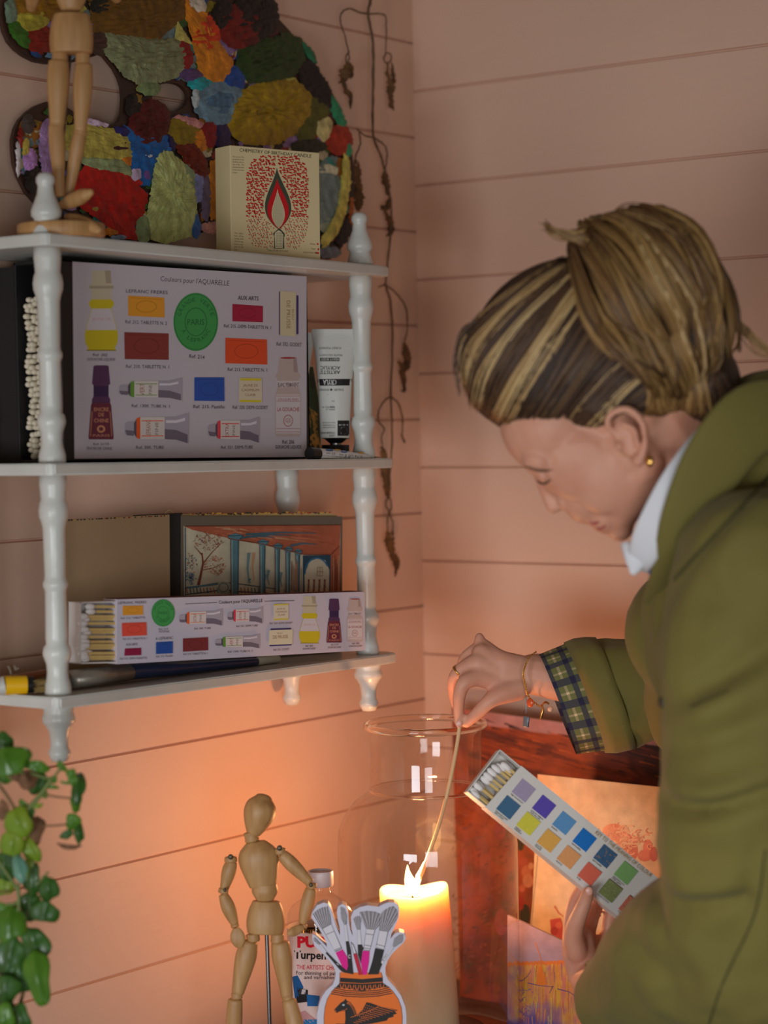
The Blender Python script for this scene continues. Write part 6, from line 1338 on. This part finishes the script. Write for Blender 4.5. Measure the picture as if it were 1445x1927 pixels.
# hair
M_HAIRD = mat('dark_hair', rgb(70, 50, 36), .55, noise=(60, rgb(44, 30, 22), 2.2), stretch=(1, 1, 1), spec=.3)
M_HAIRS = bpy.data.materials.new('blond_brown_hair'); M_HAIRS.use_nodes = True
b_ = M_HAIRS.node_tree.nodes['Principled BSDF']; a_n = M_HAIRS.node_tree.nodes.new('ShaderNodeAttribute'); a_n.attribute_name = 'ink'; M_HAIRS.node_tree.links.new(a_n.outputs['Color'], b_.inputs['Base Color']); b_.inputs['Roughness'].default_value = .5; b_.inputs['Specular IOR Level'].default_value = .35
hb = Blob()
hb.el(hp(1060, 660), (190*k, 168*k, .080), (tuple((-RT*.80+UP*-.60)), tuple((RT*.60-UP*.80)), tuple(-fw)), 4)
hb.el(hp(990, 690), (124*k, 118*k, .070), (tuple((-RT*.70+UP*-.71)), tuple((RT*.71-UP*.70)), tuple(-fw)), 4)
hb.el(hp(1150, 690), (190*k, 140*k, .086), (tuple(RT), tuple(UP), tuple(-fw)), 4)
hb.el(hp(1010, 752), (100*k, 62*k, .068), (tuple((RT*.93-UP*.36)), tuple((RT*.36+UP*.93)), tuple(-fw)), 4)
hb.el(hp(1110, 770), (76*k, 52*k, .077), (tuple(RT), tuple(UP), tuple(-fw)), 4)
hb.el(hp(1310, 722), (82*k, 86*k, .066), (tuple(RT), tuple(UP), tuple(-fw)), 4)
hb.el(hp(1205, 560), (150*k, 160*k, .092), (tuple((RT*.86-UP*.5)), tuple((RT*.5+UP*.86)), tuple(-fw)), 4)   # bun
hb.el(hp(1285, 640), (92*k, 130*k, .080), (tuple((RT*.9+UP*-.4)), tuple((RT*.4+UP*.9)), tuple(-fw)), 4)
hm = remesh(hb.bm, .0032, 6, .5); hm.name = 'hair'; hm.materials.append(M_HAIRD)
hco = get_co(hm); HBV = BVHTree.FromPolygons([tuple(v) for v in hco], [tuple(q.vertices) for q in hm.polygons])
hair = link('hair', hm, per)
def hcast(x, y):
    r = ray(x, y).normalized(); h = HBV.ray_cast(EYE, r)
    if h[0] is None:
        q, n, i, d_ = HBV.find_nearest(at(x, y, d=DH)); return q + (at(x, y, d=DH)-q)*.9, (-fw)
    return h[0], h[1]
HV, HF, HC = [], [], []
rh = random.Random(21)
def strand(P_, r, col, off=.0015):
    pts = []
    for q in smooth_path(P_, 4):
        h, n = hcast(q[0], q[1]); n = n if n.dot(-fw) > 0 else -n
        pts.append(h + n*off)
    n_ = len(pts); bm = bmesh.new(); sweep(bm, pts, [max(.0002, r*(math.sin(math.pi*min(1, (i+1.2)/(n_*.5+1.2))/2))*(1 if i < n_*.7 else max(.15, 1-(i-n_*.7)/(n_*.3)))) for i in range(n_)], 5, caps=False)
    i0 = len(HV); bm.verts.ensure_lookup_table(); bm.verts.index_update(); HV.extend(tuple(v.co) for v in bm.verts)
    for f in bm.faces: HF.append([i0+v.index for v in f.verts]); HC.append(col)
    bm.free()
def lerp2(a, b, t): return [(p_[0]*(1-t)+q[0]*t, p_[1]*(1-t)+q[1]*t) for p_, q in zip(a, b)]
GA = [[(868, 700), (880, 640), (930, 585), (1000, 530), (1066, 490)], [(886, 765), (905, 690), (960, 610), (1030, 545), (1080, 505)], [(930, 786), (965, 715), (1015, 640), (1060, 575), (1090, 530)],
      [(985, 806), (1030, 735), (1075, 665), (1110, 610), (1130, 580)], [(1050, 826), (1100, 770), (1150, 715), (1190, 680), (1225, 660)], [(1110, 820), (1160, 768), (1205, 728), (1245, 705), (1280, 695)], [(1180, 776), (1220, 756), (1262, 738), (1300, 720), (1330, 700)], [(1290, 800), (1310, 780), (1330, 755), (1345, 720), (1350, 680)]]
GA.insert(0, [(861, 690), (868, 640), (906, 600), (972, 545), (1048, 492)])
CD = [rgb(66, 46, 34), rgb(84, 60, 42), rgb(56, 40, 30), rgb(100, 74, 48)]; CL = [rgb(196, 166, 116), rgb(176, 144, 96), rgb(158, 124, 78)]; CB = [rgb(150, 116, 66), rgb(128, 94, 54), rgb(166, 130, 78), rgb(110, 78, 46), rgb(92, 66, 40), rgb(140, 106, 60)]
for i in range(520):
    t = rh.uniform(0, len(GA)-1.001); j = int(t); G_ = lerp2(GA[j], GA[j+1], t-j); jx_, jy_ = rh.gauss(0, 3), rh.gauss(0, 3)
    G_ = [(x+jx_+rh.gauss(0, 2), y+jy_+rh.gauss(0, 2)) for x, y in G_]
    t = t-1; light = (-.8 < t < -.6) or (.25 < t < .75) or (1.05 < t < 1.35) or (1.9 < t < 2.55) or (3.8 < t < 3.95) or (4.6 < t < 4.8)
    strand(G_, rh.uniform(.0008, .0018), rh.choice(CL) if light and rh.random() < .75 else rh.choice(CD), .0012+rh.random()*.0012)
GB = [[(1068, 455), (1070, 520), (1090, 600), (1140, 660), (1228, 705)], [(1075, 440), (1110, 500), (1150, 580), (1200, 660), (1250, 745)], [(1085, 425), (1150, 470), (1205, 560), (1250, 660), (1275, 735)], [(1100, 412), (1180, 440), (1240, 520), (1290, 620), (1300, 720)], [(1120, 408), (1210, 412), (1280, 470), (1330, 580), (1335, 690)], [(1135, 412), (1220, 396), (1300, 440), (1352, 560), (1352, 660)]]
for cl_ in range(58):
    t0 = (cl_+rh.uniform(-.4, .4))/58*(len(GB)-1.02); cc = rh.choice(CB); cc2 = rh.choice(CB if rh.random() < .8 else CL); wv = rh.uniform(-14, 14); ph = rh.uniform(0, 3); up_ = rh.uniform(.0006, .009); lean = rh.uniform(-26, 26)
    for i in range(13):
        t = min(len(GB)-1.001, max(0, t0+rh.gauss(0, .035))); j = int(t); G_ = lerp2(GB[j], GB[j+1], t-j)
        G_ = [(x+wv*math.sin(q*1.5+ph)+rh.gauss(0, 1.5)+lean*q/4, y+wv*.5*math.cos(q*1.7+ph)+rh.gauss(0, 2)) for q, (x, y) in enumerate(G_)]
        m_ = rh.uniform(.75, 1.2); c__ = cc if rh.random() < .7 else cc2; strand(G_, rh.uniform(.0009, .0020), (c__[0]*m_, c__[1]*m_, c__[2]*m_, 1), up_+rh.random()*.0025)
for i in range(90):   # loose tail of the bun and darker lock at the nape
    x0 = rh.uniform(1215, 1330); strand([(x0-30, 640), (x0-8, 690), (x0+4, 740), (x0+rh.uniform(-12, 20), 780)], rh.uniform(.001, .002), rh.choice(CB[:4]), .003)
for i in range(80):
    x0 = rh.uniform(1270, 1380); strand([(x0-20, 700), (x0, 740), (x0-5, 775), (x0-30, 800)], rh.uniform(.001, .002), rh.choice(CD), .002)
def free_strand(P_, r, col):
    pts = [Vector(q) for q in smooth_path([tuple(at(x, y, d=d_)) for x, y, d_ in P_], 6)]; n_ = len(pts); bm = bmesh.new(); sweep(bm, pts, [max(.0002, r*(1-i/n_*.8)) for i in range(n_)], 5, caps=False)
    i0 = len(HV); bm.verts.index_update(); HV.extend(tuple(v.co) for v in bm.verts)
    for f in bm.faces: HF.append([i0+v.index for v in f.verts]); HC.append(col)
    bm.free()
for i in range(26):
    g = rh.gauss; free_strand([(1100+g(0, 6), 450+g(0, 6), 2.0), (1065+g(0, 5), 444+g(0, 6), 2.0), (1038+g(0, 4), 436+g(0, 5), 2.0), (1026+g(0, 5), 424+g(0, 6), 2.01)], .0012, rh.choice(CB))
for i in range(22):
    g = rh.gauss; free_strand([(1355+g(0, 8), 600+g(0, 10), 2.03), (1395+g(0, 6), 620+g(0, 8), 2.03), (1435+g(0, 8), 655+g(0, 8), 2.03), (1475, 680+g(0, 14), 2.03)], .0009, rh.choice(CB))
for i in range(14):
    g = rh.gauss; free_strand([(1150+g(0, 20), 430, 2.04), (1200+g(0, 20), 392+g(0, 6), 2.04), (1270+g(0, 10), 410+g(0, 8), 2.04), (1330+g(0, 10), 480+g(0, 8), 2.04)], .0007, rh.choice(CB))
for i in range(10):
    g = rh.gauss; free_strand([(900+g(0, 6), 600, 2.03), (868+g(0, 5), 628+g(0, 5), 2.03), (856+g(0, 4), 680+g(0, 8), 2.03), (866+g(0, 5), 740+g(0, 5), 2.03)], .0006, rh.choice(CD))
sme = bpy.data.meshes.new('hair_strands'); sme.from_pydata(HV, [], HF); ca_ = sme.color_attributes.new('ink', 'FLOAT_COLOR', 'CORNER'); arr = []
for f, c_ in zip(sme.polygons, HC): arr += list(c_)*len(f.vertices)
ca_.data.foreach_set('color', arr); sme.polygons.foreach_set('use_smooth', [True]*len(sme.polygons)); sme.materials.append(M_HAIRS); link('hair_strands', sme, hair)

# jacket
M_OLIVE = mat('olive_cotton', rgb(128, 117, 58), .78, noise=(7, rgb(110, 101, 50), 1.3), bump=(260, .25, .001), sheen=.06, spec=.25)
jb = Blob()
jb.cap([A3(1445, 930, 2.06), A3(1500, 1120, 2.06), A3(1650, 1520, 2.06), A3(1800, 1960, 2.06)], [.085, .150, .150, .165], 24, flat=1.05)
jb.cap([A3(1330, 1170, 2.20), A3(1400, 1080, 2.06), A3(1430, 1075, 1.92)], [.066, .075, .072], 20)
jb.el(A3(1318, 1195, 2.19), (.074, .074, .074)); jb.cap([A3(1445, 800, 2.06), A3(1405, 900, 2.03), A3(1330, 1060, 2.05)], [.050, .052, .052], 18, flat=1.1)
jb.cap([A3(1420, 1090, 1.94), A3(1408, 1330, 1.92), A3(1412, 1560, 1.94), A3(1425, 1760, 1.99)], [.076, .077, .078, .083], 20)
jb.cap([A3(1435, 1770, 1.99), A3(1330, 1790, 2.04), A3(1235, 1835, 2.13), A3(1172, 1872, 2.19)], [.083, .080, .063, .047], 20)
jb.cap([A3(1300, 1180, 2.21), A3(1315, 1270, 2.30), A3(1310, 1340, 2.36)], [.066, .060, .056], 18)
jm = remesh(jb.bm, .0055, 7, .5); co = get_co(jm); no = get_no(jm)
dsp = np.array([.006*pnoise(Vector((c[0]*9, c[1]*9, c[2]*13))) + .0026*pnoise(Vector((c[0]*30+5, c[1]*30, c[2]*34))) for c in co]); 
FOLDS = [([(1470, 850), (1400, 940), (1320, 1035), (1272, 1100)], 16, -.006), ([(1440, 925), (1360, 1020), (1310, 1090)], 30, .006), ([(1246, 1125), (1224, 1190), (1212, 1262)], 15, -.013), ([(1290, 1100), (1262, 1190), (1244, 1262)], 24, .007),
         ([(1262, 1326), (1330, 1290), (1400, 1250), (1460, 1210)], 18, -.006), ([(1280, 1355), (1350, 1330), (1440, 1275)], 22, .006), ([(1232, 1486), (1268, 1514), (1340, 1518), (1450, 1484)], 11, -.012), ([(1240, 1462), (1290, 1486), (1360, 1488), (1450, 1452)], 20, .008), ([(1260, 1545), (1330, 1552), (1440, 1530)], 24, .004),
         ([(1218, 1610), (1240, 1672), (1290, 1704), (1400, 1696)], 13, -.010), ([(1240, 1600), (1290, 1660), (1400, 1668)], 26, .008), ([(1190, 1690), (1230, 1740), (1300, 1790), (1330, 1850)], 22, .007), ([(1170, 1730), (1200, 1790), (1250, 1850), (1260, 1930)], 16, -.006), ([(1350, 1760), (1300, 1850), (1290, 1930)], 20, -.004), ([(1150, 1770), (1165, 1830), (1160, 1900)], 12, .004),
         ([(1330, 1180), (1380, 1150), (1450, 1130)], 26, .004), ([(1250, 1410), (1330, 1395), (1440, 1350)], 16, -.004), ([(1420, 1600), (1400, 1720), (1340, 1860)], 14, -.003)]
pj = project(co); fac = np.clip(-(no @ np.array(fw)) + .15, 0, 1)
for P_, w_, a_ in FOLDS:
    q = np.array([tuple(v) for v in smooth_path(P_, 8)]); d2 = np.full(len(co), 1e9); tt = np.zeros(len(co))
    for i_ in range(len(q)):
        dd_ = (pj[:, 0]-q[i_, 0])**2 + (pj[:, 1]-q[i_, 1])**2; m_ = dd_ < d2; d2[m_] = dd_[m_]; tt[m_] = i_/(len(q)-1)
    dsp = dsp + 1.7*a_*np.exp(-d2/(w_*w_*2.2))*np.sqrt(np.clip(np.sin(np.pi*(.08+.84*tt)), 0, 1))*fac
set_co(jm, co + no*dsp[:, None])
jm.name = 'jacket'; jm.materials.append(M_OLIVE); jk = link('jacket', jm, per)
def rings(bm, R_, seg=36, close=False, wob=0):
    """R_: (px, py, d, e1 pixel vector unit, r1 px, r2 m); tube of loose cloth"""
    out = []
    for i, (x, y, d, ex_, ey_, r1, r2) in enumerate(R_):
        c = at(x, y, d=d); a = (RT*ex_ - UP*ey_).normalized(); kk = r1*d/F; ring = []
        for j in range(seg):
            t = 2*math.pi*j/seg; w_ = 1 + wob*pnoise(Vector((math.cos(t)*2, math.sin(t)*2, i*.45)))
            ring.append(bm.verts.new(c + a*kk*math.cos(t)*w_ + fw*r2*math.sin(t)*w_))
        out.append(ring)
    for r1, r2 in zip(out, out[1:]):
        for j in range(seg): bm.faces.new((r1[j], r1[(j+1) % seg], r2[(j+1) % seg], r2[j]))
    return out
ux, uy = .35, .937
bm = bmesh.new(); rings(bm, [(1112, 1309, 2.405, ux, uy, 104, .050), (1130, 1307, 2.40, ux, uy, 106, .054), (1170, 1305, 2.395, .28, .96, 106, .055), (1200, 1302, 2.385, .2, .98, 100, .055), (1260, 1290, 2.37, .1, .99, 96, .056), (1330, 1280, 2.34, 0, 1, 88, .056)], wob=.07, seg=48)
fin('sleeve', bm, M_OLIVE, jk)
bm = bmesh.new(); rings(bm, [(1106, 1312, 2.412, ux, uy, 106, .050), (1100, 1313, 2.412, ux, uy, 109, .053), (1120, 1310, 2.408, ux, uy, 114, .058), (1142, 1307, 2.402, ux, uy, 115, .0595), (1158, 1305, 2.398, .33, .94, 113, .059), (1159, 1305, 2.398, .33, .94, 106, .054)], wob=.05, seg=48); fin('turned_cuff', bm, M_OLIVE, jk)
# plaid lining showing at the cuff
def plaid(u, v):
    a = (u*15) % 1; b = (v*1.75+.12) % 1; base = (112, 112, 62)
    d1 = a < .30; d2 = b < .30; l1 = .60 < a < .72; l2 = .60 < b < .74
    if d1 and d2: base = (34, 32, 60)
    elif d1 or d2: base = (66, 66, 66)
    elif l1 and l2: base = (226, 196, 152)
    elif l1 or l2: base = (160, 146, 104)
    return rgb(base)
V_, F_, C_ = [], [], []; NU, NV = 300, 24
for iv in range(NV+1):
    v = iv/NV; x, y = 1050+v*60, 1326-v*16; r1 = 100+v*6; r2 = .047+v*.004
    for iu in range(NU):
        t = 2*math.pi*iu/NU; w_ = 1 + .05*pnoise(Vector((math.cos(t)*2, math.sin(t)*2, v*.5))); c = at(x, y, d=2.425-.012*v); a = (RT*ux - UP*uy).normalized()
        V_.append(tuple(c + a*r1*2.42/F*math.cos(t)*w_ + fw*r2*math.sin(t)*w_))
for iv in range(NV):
    for iu in range(NU):
        F_.append([iv*NU+iu, iv*NU+(iu+1) % NU, (iv+1)*NU+(iu+1) % NU, (iv+1)*NU+iu]); C_.append(plaid(iu/NU, iv/NV))
pm = bpy.data.meshes.new('plaid_lining'); pm.from_pydata(V_, [], F_); ca_ = pm.color_attributes.new('ink', 'FLOAT_COLOR', 'CORNER'); arr = []
for c_ in C_: arr += list(c_)*4
ca_.data.foreach_set('color', arr); pm.polygons.foreach_set('use_smooth', [True]*len(pm.polygons)); pm.materials.append(mat('plaid_cotton', (.5, .5, .5, 1), .85, attr='ink', bump=(400, .2, .0006))); link('plaid_lining', pm, jk)
# near cuff
bm = bmesh.new(); rings(bm, [(1160, 1884, 2.195, .2, .98, 84, .047), (1138, 1886, 2.22, .2, .98, 82, .044), (1120, 1888, 2.235, .2, .98, 78, .040), (1117, 1888, 2.237, .2, .98, 73, .036), (1138, 1888, 2.22, .2, .98, 73, .036)], wob=.05, seg=48); fin('turned_cuff', bm, M_OLIVE, jk)
# collar of the jacket and the white shirt collar
bm = bmesh.new(); q = smooth_path([(*A3(x, y, d_), a, b) for x, y, d_, a, b in ((1500, 775, 1.98, .030, .006), (1415, 790, 1.955, .032, .006), (1345, 870, 1.945, .030, .006), (1293, 975, 1.955, .024, .006), (1262, 1060, 1.99, .016, .006), (1232, 1130, 2.05, .012, .005))], 6)
sweep(bm, [Vector(v[:3]) for v in q], [(v[3], v[4]) for v in q], 16, hint=tuple(-fw)); 
fin('jacket_collar', bm, M_OLIVE, jk)
M_SHIRT = mat('white_cotton', rgb(226, 226, 230), .8, bump=(180, .3, .001))
cl = [(1352, 775, 2.02, 9), (1312, 832, 1.972, 17), (1272, 898, 1.958, 24), (1243, 962, 1.962, 30), (1220, 1018, 1.975, 32), (1204, 1058, 2.0, 24), (1206, 1062, 2.05, 20), (1225, 1015, 2.10, 28), (1255, 940, 2.14, 26), (1310, 860, 2.15, 20), (1360, 790, 2.12, 12), (1370, 770, 2.06, 9)]
q = smooth_path([(*A3(x, y, d_), r_*k) for x, y, d_, r_ in cl] + [(*A3(1352, 775, 2.02), 9*k)], 6); bm = bmesh.new()
R_ = []
for i, v in enumerate(q[:-1]):
    c = Vector(v[:3]); w_ = v[3]; d_ = Vector(q[(i+1) % (len(q)-1)][:3])-Vector(q[i-1][:3]); ds = Vector((d_.dot(RT), d_.dot(UP), 0))
    side = (RT*.86 - UP*.5); out = (c - A3(1290, 930, 2.06)); out = (out - side*out.dot(side)).normalized()
    R_.append([bm.verts.new(c + side*w_*math.cos(t) + out*.0035*math.sin(t)*(1+.4*math.cos(t))) for t in [2*math.pi*j/14 for j in range(14)]])
for i in range(len(R_)):
    a, b = R_[i], R_[(i+1) % len(R_)]
    for j in range(14): bm.faces.new((a[j], a[(j+1) % 14], b[(j+1) % 14], b[j]))
bmesh.ops.recalc_face_normals(bm, faces=bm.faces); fin('shirt_collar', bm, M_SHIRT, per)
bm = bmesh.new(); sweep(bm, [A3(1200, 1030, 2.0), A3(1196, 1062, 1.995), A3(1192, 1076, 1.995)], [(.016, .005), (.009, .005), (.004, .003)], 12, hint=tuple(-fw)); fin('collar_tip', bm, M_SHIRT, per)
bm = bmesh.new(); sweep(bm, [A3(1246, 1040, 2.02), A3(1234, 1068, 2.02), A3(1228, 1092, 2.02)], [(.010, .006), (.009, .006), (.002, .002)], 12, hint=tuple(-fw)); fin('blue_neckline', bm, mat('blue_knit', rgb(40, 70, 170), .8), per)
# seams on the jacket
JCO = get_co(jk.data) + np.array(wm(jk).translation, dtype=np.float32); JBV = BVHTree.FromPolygons([tuple(v) for v in JCO], [tuple(q.vertices) for q in jk.data.polygons])
def seam(P_, r_=.0009):
    out = []
    for x, y in smooth_path(P_, 6):
        r = ray(x, y).normalized(); h = JBV.ray_cast(EYE, r)
        if h[0]: out.append(h[0] - r*.0002)
    if len(out) > 2: bm = bmesh.new(); sweep(bm, out, r_, 6); fin('seam', bm, mat('dark_olive_thread', rgb(64, 60, 30), .9), jk)
seam([(1470, 870), (1400, 950), (1320, 1035), (1270, 1090)], .0016); seam([(1440, 1600), (1420, 1720), (1360, 1850), (1330, 1940)]); seam([(1300, 1330), (1330, 1318), (1370, 1300)])
bm = bmesh.new(); r = ray(1246, 1322).normalized(); h = JBV.ray_cast(EYE, r)
if h[0]: ellipsoid(bm, h[0], (.004, .0025, .005)); fin('crease_shade', bm, mat('dark_crease_shade', rgb(40, 36, 22), .5), jk)  # small dark bead put in for the shade of a crease in the cloth
else: bm.free()

# ------------------------------------------------------------------ box of matches in her left hand
nb = (-fw*math.cos(.25) + (RT*.63 + UP*.777)*math.sin(.25)).normalized(); hbp = on_plane(A3(1060, 1580, DBX), nb)
mbx = thing('colour_key_matchbox', hbp(1100, 1640), 'open white matchbox with rows of colour swatches held in the left hand', 'box')
M_WCARD = mat('soft_white_card', rgb(218, 212, 204), .6)
sl = [(981, 1441), (1262, 1672), (1196, 1752), (913, 1519)]
slab('sleeve', [sl], hbp, nb, .021, M_WCARD, mbx)
bu = (hbp(1262, 1672)-hbp(981, 1441)).normalized(); bv_ = nb.cross(bu).normalized()    # bv_: across the box
o_ = hbp(913, 1519); wv_ = (hbp(981, 1441)-o_).dot(bv_); ln_ = (hbp(876, 1493)-o_).dot(bu)
Mx = basis(o_, bu, bv_ if wv_ > 0 else -bv_, nb if wv_ > 0 else nb); wv_ = abs(wv_)
bm = bmesh.new(); t_ = .0011
box(bm, (ln_, .0008, -.0200), (.02, wv_-.0008, -.0188), Mx); box(bm, (ln_, .0008, -.0200), (.02, .0008+t_, -.0008), Mx); box(bm, (ln_, wv_-.0008-t_, -.0200), (.02, wv_-.0008, -.0008), Mx); box(bm, (ln_, .0008, -.0200), (ln_+t_, wv_-.0008, -.0008), Mx)
fin('tray', bm, M_WCARD, mbx, smooth=False)
def inv(px, py): return Mx.inverted() @ hbp(px, py)
hz2 = [(102, 388, .0030), (108, 343, .0045), (128, 304, .0030), (190, 268, .0060), (207, 245, .0030), (232, 216, .0032), (262, 192, .0036), (292, 183, .0060), (325, 176, .0032), (150, 300, .0070), (345, 190, .0060)]
for x, y, dep in hz2:
    l_ = inv(BZ[0]+x*BZ[2], BZ[1]+y*BZ[2]); l_.x = max(l_.x, ln_+.004) + .003; l_.y = min(max(l_.y, .0045), wv_-.0045)
    put_match(Mx @ Vector((l_.x, l_.y, -dep-.0015)), bu, nb, 'white-tipped match lying in the open tray of the colour swatch matchbox', 'matches in the colour swatch matchbox')
S_ = Art(hbp, BZ, nb, lift=.0003, step=.000004)
ud = np.array((.777, .63)); vd = np.array((-.63, .777))
def sw(cx, cy, col, txt, r2=None):
    h_ = 59; c = np.array((cx, cy), float); P_ = [tuple(c + ud*a*h_ + vd*b*h_) for a, b in ((-1, -1), (1, -1), (1, 1), (-1, 1))]
    S_.poly(P_, col); rr_ = random.Random(int(cx))
    for i in range(34):
        a, b = rr_.uniform(-.9, .9), rr_.uniform(-.9, .9); p_ = c + ud*a*h_ + vd*b*h_; an = rr_.uniform(0, 3.14); L_ = rr_.uniform(5, 12); m_ = rr_.uniform(.78, 1.25)
        cc = r2 if (r2 and rr_.random() < .6) else (min(1, col[0]*m_), min(1, col[1]*m_), min(1, col[2]*m_), 1)
        q_ = [(p_[0]-L_*math.cos(an)*.5, p_[1]-L_*math.sin(an)*.5), (p_[0]+L_*math.cos(an)*.5, p_[1]+L_*math.sin(an)*.5)]
        S_.line(q_, 9 if r2 else 3, cc)
    for i, t in enumerate(txt):
        b0 = c + vd*(h_+17+i*13) + ud*-(h_*.9); b1 = b0 + ud*h_*1.75*min(1, len(t)/16); S_.text(t, tuple(b0), tuple(b1), 10, rgb(50, 46, 44), bold=.01)
for cx, cy, col, txt, *m in ((450, 350, rgb(164, 150, 176), ['High Romanticism']), (587, 460, rgb(92, 72, 170), ['Long last religious', 'Tone and soul']), (723, 570, rgb(92, 146, 192), ['Sympathy']), (860, 684, rgb(16, 112, 192), ['Spirituality']),
                             (1000, 795, rgb(60, 96, 130), ['Spirituality'], rgb(150, 120, 100)), (1138, 907, rgb(128, 176, 104), ['Aspiration of a', 'fresh spirit']), (1275, 1018, rgb(206, 160, 170), ['Affection']),
                             (345, 465, rgb(62, 104, 136), ['Unconscious belief', 'with a dream']), (480, 575, rgb(214, 204, 66), ['Highest', 'Intellect']), (618, 690, rgb(226, 168, 78), ['Love for', 'Humanity']), (752, 802, rgb(226, 156, 96), ['Ambition']),
                             (892, 915, rgb(222, 104, 80), ['Pride']), (1032, 1028, rgb(126, 136, 82), ['Deceit and Envy'], rgb(146, 150, 96)), (1168, 1140, rgb(196, 110, 84), ['Anger'], rgb(150, 90, 80))):
    if cx < 1200: sw(cx, cy, col, txt, *m)
S_.text('KEY TO THE MEANING OF COLOUR', (926, 642), (1300, 940), 26, rgb(168, 132, 60))
S_.done('printed_front', mbx)
